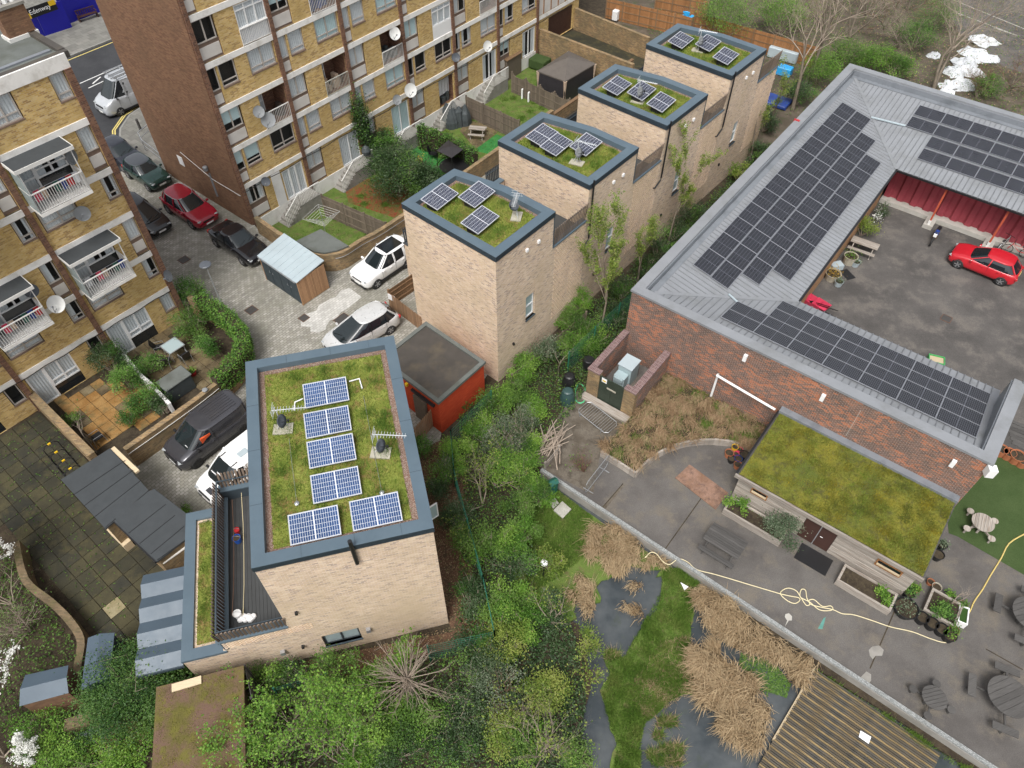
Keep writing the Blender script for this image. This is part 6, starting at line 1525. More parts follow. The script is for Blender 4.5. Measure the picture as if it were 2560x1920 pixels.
 rmesh=mesh_of(spk.add(rb_.v[20:],[tuple(i-20 for i in f)for f in rb_.f if min(f)>=20 and len(f)==4]),'rim',M[rimm]);dmesh=mesh_of(MB().lathe([(r_*.62,.06),(r_*.62,.065)],axis='y',n=20),'brake_disc',M['black'])
 off=spec.get('woff',0)
 for x in(wb/2+off,-wb/2+off):
  for s_ in(1,-1):
   part(MB().lathe([(r_*1.16,-.02),(r_*1.16,.0)],(x,s_*(W/2-.006),r_+.01),22,'y'),'wheel_arch',M['black'],t,False)
   wh=thing_part('wheel',t,(x,s_*(W/2-.075),r_),0 if s_>0 else math.pi)
   for nm,me in(('tyre',tyre),('rim',rmesh),('brake_disc',dmesh)):link(nm,me,wh)
 return t
def thing_part(name,parent,loc,rz):
 o=bpy.data.objects.new(name,None);COL.objects.link(o);o.parent=parent;o.location=loc;o.rotation_euler=(0,0,rz);o.empty_display_size=.1
 return o
M['car_glass']=M_glass('windscreen_glass',(.012,.018,.02),.03)
M['lamp_glass']=M_glass('headlight_glass',(.34,.36,.37),.1)
M['tail_red']=M_glass('tail_light_red',(.4,.02,.02),.15)
M['p_white']=M_paint('white_car_paint',(.80,.80,.79));M['p_silver']=M_paint('silver_car_paint',(.60,.605,.60),.28,.25);M['p_red']=M_paint('bright_red_car_paint',(.47,.015,.025));M['p_dred']=M_paint('deep_red_car_paint',(.30,.006,.022))
M['p_black']=M_paint('black_car_paint',(.010,.010,.012),.15);M['p_navy']=M_paint('blue_black_car_paint',(.014,.016,.024),.15);M['p_green']=M_paint('dark_green_car_paint',(.008,.035,.028),.2);M['p_grey']=M_paint('dark_grey_van_paint',(.065,.065,.073),.2,.4);M['p_roofgrey']=M_paint('grey_roof_paint',(.045,.05,.058),.3);M['p_vansilver']=M_paint('pale_silver_van_paint',(.50,.52,.54),.3,.3)
def spec(L,W,H,wb,zbelt,belt,roof,top,pillars,mirror,**k):return dict(L=L,W=W,H=H,wb=wb,zbelt=zbelt,belt=belt,roof=roof,top=top,pillars=pillars,mirror=mirror,**k)
SP_suv=spec(4.25,1.80,1.68,2.57,1.02,(-2.0,.95),(-1.85,.15),[(-2.12,.82),(-2.0,1.0),(.8,1.02),(1.2,1.0),(1.95,.92),(2.12,.72)],[(-.35,-.35,.1),(-1.2,-1.2,.16)],.72,handles=(.05,-.95),seams=(.75,-.35,-1.15),r=.35,zb=.28,rail='black')
SP_mpv=spec(4.60,1.78,1.58,2.78,.98,(-2.2,1.6),(-1.7,.2),[(-2.3,.78),(-2.1,.98),(1.2,1.0),(1.7,.9),(2.1,.74),(2.3,.5)],[(-.2,-.25,.06),(-1.35,-1.3,.09)],.95,tw=.72,pm='black',handles=(.05,-1.0),seams=(.85,-.2,-1.2),r=.32)
SP_suv2=spec(4.48,1.85,1.64,2.67,1.02,(-2.05,1.1),(-1.7,.15),[(-2.24,.8),(-2.05,.98),(1.0,1.04),(1.4,1.0),(2.05,.88),(2.24,.62)],[(-.25,-.3,.08),(-1.25,-1.2,.12)],.8,handles=(.1,-.95),seams=(.8,-.25,-1.2),r=.36,zb=.27,rail='steel',hm='chrome')
SP_sal=spec(4.63,1.81,1.43,2.81,.90,(-1.75,1.0),(-.95,.1),[(-2.31,.72),(-2.2,.90),(-1.7,.92),(.9,.92),(1.3,.88),(2.1,.72),(2.31,.5)],[(-.25,-.3,.06)],.72,handles=(.1,-.85),seams=(.75,-.25,-1.1),r=.33)
SP_mini=spec(3.83,1.73,1.42,2.49,.93,(-1.8,.75),(-1.6,.1),[(-1.91,.75),(-1.75,.92),(.65,.94),(1.0,.92),(1.75,.78),(1.91,.55)],[(-.3,-.32,.06)],.55,handles=(-.1,),seams=(.6,-.45),r=.31)
SP_hatch=spec(4.07,1.73,1.45,2.58,.93,(-1.9,1.0),(-1.45,.1),[(-2.03,.75),(-1.85,.92),(.9,.94),(1.25,.9),(1.9,.74),(2.03,.5)],[(-.25,-.3,.07)],.72,handles=(.05,-.9),seams=(.7,-.3,-1.1),r=.32)
SP_van=spec(4.40,1.84,1.82,2.78,1.10,(-2.15,1.45),(-2.1,.55),[(-2.2,1.05),(-2.1,1.1),(1.3,1.12),(1.6,1.05),(2.1,.9),(2.2,.65)],[(.1,.1,.1)],1.1,handles=(.25,),seams=(1.0,.0),r=.32,panel_x=.05,tw=.86,e1=5.5,e2=4.5,mirm='black')
SP_bigvan=spec(5.6,2.05,2.55,3.45,1.35,(-2.75,2.05),(-2.7,1.25),[(-2.8,1.3),(-2.7,1.35),(1.9,1.38),(2.2,1.25),(2.65,1.0),(2.8,.7)],[(.75,.75,.12)],1.6,handles=(.9,),seams=(1.5,.7),r=.35,panel_x=.7,tw=.84,e1=5.5,e2=4.5,mirm='black')
def park(name,label,cat,sp,front,rear,side,paint,**k):
 f_,r_=Vector(front),Vector(rear);h=(f_-r_);h.z=0;h.normalize();left=Vector((-h.y,h.x,0))
 c=(f_+r_)/2-left*(sp['W']/2-.02)*side;c.z=.006
 return vehicle(name,label,cat,sp,c,math.atan2(h.y,h.x),paint,**k)
def park_nose(name,label,cat,sp,nose,hd,paint,**k):
 h=Vector((math.cos(hd),math.sin(hd),0));c=Vector(nose)-h*(sp['L']/2);c.z=.006
 return vehicle(name,label,cat,sp,c,hd,paint,**k)
vj=park('parked_car','white compact off-roader with black glass roof beside the curved brick wall','car',SP_suv,T(1,1,1062,825),T(1,1,1308,655),1,'p_white',trim='black')
part(MB().box((-.75,0,1.675),(1.35,1.02,.02)),'glass_roof',M['glass_dark'],vj,False,bevel=.006)
sr=T(1,1,1168,1225);park('parked_car','silver people carrier parked behind the nearest green roof','car',SP_mpv,sr+Vector((-.745,-.667,0))*2.78,sr,1,'p_silver')
park('parked_car','red hatchback parked in the brick courtyard','car',SP_hatch,T(3,1,1615,655),T(3,1,1988,808),1,'p_red')
park('parked_car','black saloon parked nearest the grey-roofed bin store','car',SP_sal,T(0,1,2110,640),T(0,1,1870,470),-1,'p_black')
park('parked_car','deep red off-roader between the black saloon and the green car','car',SP_suv2,T(0,1,1680,330),T(0,1,1455,180),-1,'p_dred')
mf=T(0,0,1292,1655);hd=Vector((.776,-.63,0));park('parked_car','dark green small car with grey roof behind the deep red car','car',SP_mini,mf,mf-hd*2.49,-1,'p_green',roof='p_roofgrey')
bf=T(0,0,1075,1490);park('parked_car','blue-black car parked farthest up the lane','car',SP_hatch,bf,bf-hd*2.58,-1,'p_navy')
park_nose('parked_car','black car facing out half hidden behind the left apartment block','car',SP_mpv,T(0,1,1430,385),math.atan2(-.63,.776),'p_black')
gh=R(230.3);gf=T(0,2,1725,715);park('parked_van','dark grey van with orange cloth in its side window','van',SP_van,gf,gf-Vector((math.cos(gh),math.sin(gh),0))*2.78,1,'p_grey',trim='black',rimm='black')
nv=T(0,2,1800,1045);wv=park_nose('parked_van','white van beside the nearest house below the dark grey van','van',SP_van,nv,gh,'p_white',trim='black')
vf=T(0,0,1058,1000);park('parked_van','silver high-roof van with ladder rack on the road','van',SP_bigvan,vf,vf+EU*3.45,1,'p_vansilver',trim='black')
def onveh(o,name,mb,mat):return part(mb,name,M[mat],o,False)
for o in[q for q in bpy.data.objects if q.get('category')=='van']:
 lb=o['label']
 if 'silver' in lb:
  mb=MB()
  for y in(-.75,0,.75):mb.bar((-2.4,y,2.72),(1.1,y,2.72),.06)
  for x in(-2.2,-1.2,-.2,.9):mb.bar((x,-.8,2.68),(x,.8,2.68),.06);mb.bar((x,-.8,2.5),(x,-.8,2.7),.05);mb.bar((x,.8,2.5),(x,.8,2.7),.05)
  onveh(o,'roof_rack',mb,'steel');onveh(o,'warning_sticker',MB().box((1.86,-.2,1.52),(.02,.18,.14)),'orange_cloth')
  onveh(o,'ladder',MB().bar((-2.2,.35,2.79),(1.3,.35,2.79),.05).bar((-2.2,.7,2.79),(1.3,.7,2.79),.05),'steel')
  onveh(o,'blue_side_print',MB().box((-.9,1.0,1.7),(1.6,.02,.5)).xf(Matrix.Identity(4)),'blue_plastic')
 if lb.startswith('dark grey van'):
  onveh(o,'orange_cloth',MB().box((.45,.80,1.38),(.55,.10,.32)),'orange_cloth')
  for i in range(-3,4):onveh(o,'roof_rib',MB().box((-1.0,i*.17,1.825),(1.5,.025,.012)),'p_grey')
  onveh(o,'windscreen_paper',MB().box((1.32,.35,1.2),(.02,.2,.05)),'white_paper')
 if lb.startswith('white van'):
  for y in(.45,-.45):onveh(o,'roof_bar',MB().bar((.55,y,1.83),(.2,y,1.85),.03),'black')
  onveh(o,'windscreen_paper',MB().box((1.08,.05,1.4),(.03,.3,.16)),'white_paper');onveh(o,'windscreen_paper',MB().box((1.18,-.3,1.28),(.03,.35,.2)),'white_paper')
  onveh(o,'roof_hatch',MB().box((-.3,.2,1.84),(.5,.34,.012)),'zinc_pale')
  onveh(o,'bonnet_panel',MB().bx(1.72,1.98,.0,.42,1.035,1.05),'p_grey')
# ---------------------------------------------------------------- vegetation
def leaf_verts(g,P_,size,flat=.45,asp=.55):
 n=len(P_);a=g.normal(0,1,(n,3));a[:,2]*=flat;a/=np.linalg.norm(a,axis=1)[:,None]+1e-9
 c=g.normal(0,1,(n,3));c[:,2]*=.55;b=np.cross(a,c);nb=np.linalg.norm(b,axis=1)[:,None];b/=nb+1e-9
 c2=np.cross(a,b);up=np.abs(b[:,2:3])>np.abs(c2[:,2:3]);b=np.where(up,c2,b)
 s_=(size*g.uniform(.6,1.35,n))[:,None]
 return np.stack([P_-a*s_*.5,P_+b*s_*asp*.5,P_+a*s_*.5,P_-b*s_*asp*.5],1).reshape(-1,3)
def leaves(name,mat,parent,P_,size,seed,rnd=None,flat=.45):
 g=np.random.default_rng(seed);V=leaf_verts(g,P_,size,flat)
 r_=g.random(len(P_))if rnd is None else np.clip(rnd+g.normal(0,.14,len(P_)),0,1)
 if parent is not None and root_of(parent).name in FRAME:
  Mi=np.array(FRAME[root_of(parent).name]);V=V@Mi[:3,:3].T+Mi[:3,3]
 return tri_obj(name,V,4,r_,M[mat],parent)
def seg_mesh(name,segs,mat,parent):
 A_=np.array([s[0]for s in segs],float);B_=np.array([s[1]for s in segs],float);r0=np.array([s[2]for s in segs]);r1=np.array([s[3]for s in segs])
 d=B_-A_;d/=np.linalg.norm(d,axis=1)[:,None]+1e-9;ref=np.where(np.abs(d[:,2:3])>.9,np.array([[1.,0,0]]),np.array([[0,0,1.]]))
 a=np.cross(d,ref);a/=np.linalg.norm(a,axis=1)[:,None];b=np.cross(d,a);k=4;V=[]
 for P_,r_ in((A_,r0),(B_,r1)):
  for i in range(k):t=2*math.pi*i/k;V.append(P_+(a*math.cos(t)+b*math.sin(t))*r_[:,None])
 V=np.stack(V,1);n=len(segs);V=V.reshape(-1,3)
 if parent is not None and root_of(parent).name in FRAME:
  Mi=np.array(FRAME[root_of(parent).name]);V=V@Mi[:3,:3].T+Mi[:3,3]
 base=(np.arange(n)*8)[:,None];F_=np.concatenate([base+np.array([[i,(i+1)%4,4+(i+1)%4,4+i]])for i in range(4)],0)
 me=bpy.data.meshes.new(name);me.vertices.add(len(V));me.vertices.foreach_set('co',V.astype(np.float32).ravel())
 m=len(F_);me.loops.add(m*4);me.loops.foreach_set('vertex_index',F_.astype(np.int32).ravel());me.polygons.add(m)
 me.polygons.foreach_set('loop_start',np.arange(0,m*4,4,dtype=np.int32));me.polygons.foreach_set('loop_total',np.full(m,4,np.int32));me.materials.append(M[mat]);me.update()
 return link(name,me,parent)
def grow(g,p,d,L,r_,depth,segs,tips,spread=.9,up=.12,kids=3,wob=.13,kl=.62):
 n=4;d=d/np.linalg.norm(d)
 for i in range(n):
  p2=p+d*(L/n);q0,q1=r_*(1-.17*i),r_*(1-.17*(i+1));segs.append((p,p2,q0,q1));p=p2
  d=d+g.normal(0,wob,3)+np.array([0,0,up*.4]);d/=np.linalg.norm(d)
  if depth>0 and i>=1:
   for _ in range(max(1,int(round(kids*g.uniform(.5,1.2)/2)))):
    a=g.normal(0,1,3);a-=d*a.dot(d);a/=np.linalg.norm(a)+1e-9
    dd=d+a*spread*g.uniform(.6,1.3)+np.array([0,0,up]);grow(g,p,dd,L*kl*g.uniform(.7,1.2),q1*.62,depth-1,segs,tips,spread,up,kids,wob*1.1,kl)
 tips.append(p)
 return
VS=[100]
def shrub(px,r_,h,n,mat,label,size=.10,name='shrub',cat='shrub',mat2=None,frac=.25,twigs=14,twig='twig',zb=0.0,group='shrubs',clump=None,flat=.55,ry=None,rot=0.0,hollow=.55,tw_out=1.0,world=None):
 VS[0]+=1;g=np.random.default_rng(VS[0]);ry=ry or r_
 c=world if world is not None else T(*px,zb+h*.55);base=np.array([c[0],c[1],zb])
 t=thing(name,label,cat,(c[0],c[1],zb),0,group);K=clump or max(8,int(18*r_*r_))
 dirs=g.normal(0,1,(K,3));dirs[:,2]=np.abs(dirs[:,2])*.9-.15;dirs/=np.linalg.norm(dirs,axis=1)[:,None]
 rad=g.uniform(hollow,1.0,K)[:,None]*(1+g.normal(0,.12,(K,1)));C_=dirs*rad
 C_=C_*np.array([r_,ry,h*.55]);ca,sa=math.cos(rot),math.sin(rot);C_[:,:2]=np.stack([C_[:,0]*ca-C_[:,1]*sa,C_[:,0]*sa+C_[:,1]*ca],1)
 C_=C_+base+np.array([0,0,h*.5]);sz=g.uniform(.5,1.0,K)*.22*(r_+ry)/2+.07
 pick=g.integers(0,K,n);P_=C_[pick]+g.normal(0,1,(n,3))*sz[pick][:,None]*np.array([1,1,.75]);P_[:,2]=np.maximum(P_[:,2],zb+.04)
 tone=g.random(K)
 if mat2:
  k2=g.random(K)<frac;s2=k2[pick]
  leaves('foliage',mat,t,P_[~s2],size,VS[0],tone[pick][~s2]);
  if s2.any():leaves('foliage',mat2,t,P_[s2],size,VS[0]+7,tone[pick][s2])
 else:leaves('foliage',mat,t,P_,size,VS[0],tone[pick])
 segs,tips=[],[]
 for i in range(twigs):
  q=C_[g.integers(0,K)];st=base+np.array([*g.normal(0,.08*r_,2),0]);mid=(st+q)/2+g.normal(0,.08*r_,3);e=base+(q-base)*tw_out
  segs+=[(st,mid,.022+.008*r_,.016),(mid,e,.016,.006)]
  for _ in range(3):segs.append((mid+(e-mid)*g.random(),e+g.normal(0,.2*r_,3),.008,.003))
 if segs:seg_mesh('branches',segs,twig,t)
 return t
def bare_tree(label,base,h,r0,depth=3,lean=(0,0),spread=.8,kids=3,twig='twig',name='bare_tree',n_leaf=0,leaf=None,size=.07,stems=1,zb=0.0,up=.12,cat='tree',kl=.62,group='trees and bare shrubs',fan=.3):
 VS[0]+=1;g=np.random.default_rng(VS[0]);t=thing(name,label,cat,(base[0],base[1],zb),0,group);segs,tips=[],[]
 for s_ in range(stems):
  d=np.array([lean[0],lean[1],1.0])+(np.append(g.normal(0,fan,2),0)if stems>1 else 0)
  grow(g,np.array([base[0],base[1],zb]),d,h*g.uniform(.75,1.0)*.62,r0,depth,segs,tips,spread,up,kids,kl=kl)
 seg_mesh('trunk' if stems==1 else 'stems',[s for s in segs if s[2]>r0*.34]or segs[:4],twig if r0<.05 else 'bark',t)
 thin=[s for s in segs if s[2]<=r0*.34]
 if thin:seg_mesh('branches',thin,twig,t)
 if n_leaf:
  E_=np.array([s[1]for s in thin])if thin else np.array(tips);P_=E_[g.integers(0,len(E_),n_leaf)]+g.normal(0,.07,(n_leaf,3))
  leaves('crown',leaf,t,P_,size,VS[0])
 return t
def cover(name,mat,poly,z0,z1,n,size,seed,flat=.3):
 g=np.random.default_rng(seed);P_=np.array([v2(p)for p in poly]);lo,hi=P_.min(0),P_.max(0);q=g.uniform(lo,hi,(n*3,2));x,y=q[:,0],q[:,1];ins=np.zeros(len(q),bool);m=len(P_)
 for i in range(m):
  (x1,y1),(x2,y2)=P_[i],P_[(i+1)%m];ins^=((y1>y)!=(y2>y))&(x<(x2-x1)*(y-y1)/(y2-y1 if y2!=y1 else 1e-9)+x1)
 q=q[ins][:n];nn=np.sin(q[:,0]*2.1)*np.cos(q[:,1]*1.7)*.5+.5
 P3=np.column_stack([q,z0+(z1-z0)*g.random(len(q))**.6*(.35+.65*nn)])
 o=leaves(name,mat,None,P3,size,seed,flat=flat);o['kind']='stuff';return o
strip_c=[v2(p)for p in(TT(3,8,-.6),TT(0,0,-.5),(-2.9,24.5),(-2.4,20),(-2.4,12.6),(-1.6,11.5),(-10,9.6),(-10.2,5),(0,5),(.4,14),(.6,20.5),(1.8,21.5),(5.6,28.3),v2(SL(-.3,24)))]
cover('ivy_ground_cover','leaf_dark',strip_c,.03,.5,45000,.11,901)
cover('green_undergrowth','leaf_mid',strip_c,.05,.7,42000,.085,902)
cover('bright_undergrowth','leaf_bright',strip_c,.1,.85,20000,.08,912)
cover('leaf_litter','grass_bed',[(-2.7,12.4),(-5.0,21.5),(-3.2,22.5),(-2.2,20),(-1.8,14),(-.9,12.2),(-3,11.6),(-10,9.6),(-9.5,10.6)],.01,.05,6000,.07,903,.1)
struct(MB().sheet([(-2.6,12.2),(-5.0,21.5),(-3.4,22.5),(-2.3,20),(-1.7,14),(-.7,12.0),(-3,11.4),(-10,9.4),(-9.5,10.8)],.006),'litter_path',M['leaf_litter'])
cover('ivy_ground_cover','leaf_dark',[v2(p)for p in(TT(0,1,-.4),TT(3,8,-.4),TT(3,8,-3.2),TT(0,2,-3.6))],.05,.9,12000,.12,904)
cover('scrub_undergrowth','leaf_mid',[(16,52),(24,54.5),(34,47),(44,40),(60,60),(45,80),(20,85),(12,70)],.03,.5,16000,.13,905)
cover('bramble_scrub','grass_bed',[(14,55),(24,56),(34,49),(50,42),(75,70),(60,95),(20,95),(14,75)],.02,.4,22000,.14,906)
cover('ivy_ground_cover','leaf_dark',[(-.3,6),(-.3,13.5),(.5,13.6),v2(T(2,3,500,380)),v2(T(2,3,640,760)),v2(T(2,3,640,1200)),v2(T(2,3,650,1659))],PZ,PZ+.4,9000,.11,907)
cover('green_undergrowth','leaf_bright',[(-20,5),(-18,7.4),(-14.2,7.6),(-13.2,5)],.02,.4,5000,.10,908)
cover('yard_weeds','leaf_mid',[(-30,19),(-25.0,24.2),(-21.6,21.1),(-19.9,19.4),(-15.9,11.5),(-18.0,11.9),(-24.2,17.2)],.04,.09,700,.09,909,.1)
cover('rough_grass','leaf_mid',[(-30,8),(-24.6,16.9),(-21.6,14.6),(-18.4,11.6),(-17.6,10.4),(-20,8)],.02,.35,8000,.10,910)
def pl(c,r_,z,*q):return[v2(T(c,r_,a,b,z))for a,b in q]
blades('lawn_grass','grass',None,pl(2,3,PZ,(1300,-80),(1290,140),(1080,500),(960,700),(850,640),(790,700),(850,850),(770,1000),(850,1300),(900,1450),(870,1800),(1110,1800),(1115,1400),(1150,1270),(1360,1090),(1500,1010),(1620,1000),(1530,600),(1570,250),(1620,60),(1500,-60)),PZ,42000,(.06,.22),.012,920,True,.9,clump=150)
blades('lawn_grass','grass',None,[(.6,14),(.7,20.0),(1.6,20.2),v2(T(2,2,700,1150,PZ)),v2(T(2,2,640,1300,PZ)),v2(T(2,2,620,1500,PZ)),v2(T(2,2,420,1659,PZ))],PZ,26000,(.05,.16),.011,921,True,.8)
blades('garden_grass','grass',None,GARD[:-1]+[v2(E(27.5,-1.3)),v2(E(0,-1.3))],-.9,26000,(.04,.12),.02,922,True,.9,clump=140)
blades('dead_grass','grass_dry',None,pl(2,3,PZ,(1250,600),(1560,500),(1600,980),(1150,1250),(1000,1000)),PZ,2500,(.08,.25),.010,923,True,1.2,clump=40)
BEND=math.atan2(-.55,-.5)
def reed(label,poly,n,h,seed,clump=30,lean=0,z=-.5):return reeds('reeds','grass_dry',poly,z,int(n*.62),(h[0]*.9,h[1]*.95),seed,max(2,int(clump*.9)),BEND,.015)
reed('a',pl(2,2,PZ,(720,1210),(960,1250),(1140,1420),(1280,1540),(1180,1600),(980,1500),(920,1640),(660,1640),(640,1400)),6000,(.35,.95),930,45)
reed('b',pl(2,3,PZ,(560,0),(720,60),(760,240),(700,320),(540,300),(520,180)),1400,(.35,.9),931,12)
for i,(x,y,w_,n)in enumerate(((1010,290,75,260),(1120,100,65,200),(1090,330,30,90))):reed('c',pl(2,3,-.5,(x-w_,y-30),(x+w_,y-30),(x+w_,y+30),(x-w_,y+30)),n,(.2,.55),932+i,3,1.5)
reed('d',pl(2,3,PZ,(1570,150),(1690,110),(1850,250),(2060,400),(2212,520),(2212,680),(2020,610),(1850,520),(1680,400)),6500,(.4,1.05),940,60)
reed('e',pl(3,3,PZ,(0,520),(120,560),(250,700),(400,720),(340,850),(240,900),(100,760),(0,700)),2600,(.4,1.0),941,25)
reed('f',pl(2,3,-.5,(1560,620),(1800,650),(1920,800),(2080,950),(2212,1080),(2200,1300),(2080,1480),(1950,1440),(1780,1260),(1640,1060),(1520,900)),13000,(.4,1.1),942,110)
for i,(x,y,w_,n)in enumerate(((1340,1260,80,500),(1260,1375,40,220),(1370,1500,110,700),(1210,1540,40,220),(1330,1610,130,700),(870,690,60,500))):
 blades('sedge_tuft','grass',None,pl(2,3,-.5,(x-w_,y-45),(x+w_,y-45),(x+w_,y+45),(x-w_,y+45)),-.52,n,(.15,.4),.012,950+i,True,1.2,clump=3)
 blades('sedge_tuft','grass_dry',None,pl(2,3,-.5,(x-w_,y-45),(x+w_,y-45),(x+w_,y+45),(x-w_,y+45)),-.52,n//3,(.15,.45),.012,970+i,True,1.4,clump=3)
blades('bank_grass','grass',None,pl(3,3,0,(420,760),(1500,1480),(1900,1700),(1800,1700),(1450,1520),(430,830)),-.40,3500,(.08,.25),.012,980,True,.9,clump=25)
cover('floating_weed','leaf_mid',pl(2,3,-.5,(1980,660),(2212,720),(2212,1050),(2060,900),(1960,760)),-.512,-.505,1500,.07,981,.02)
cover('floating_weed','leaf_mid',pl(3,3,-.5,(0,740),(80,780),(200,930),(160,1050),(0,1000)),-.512,-.505,1500,.07,982,.02)
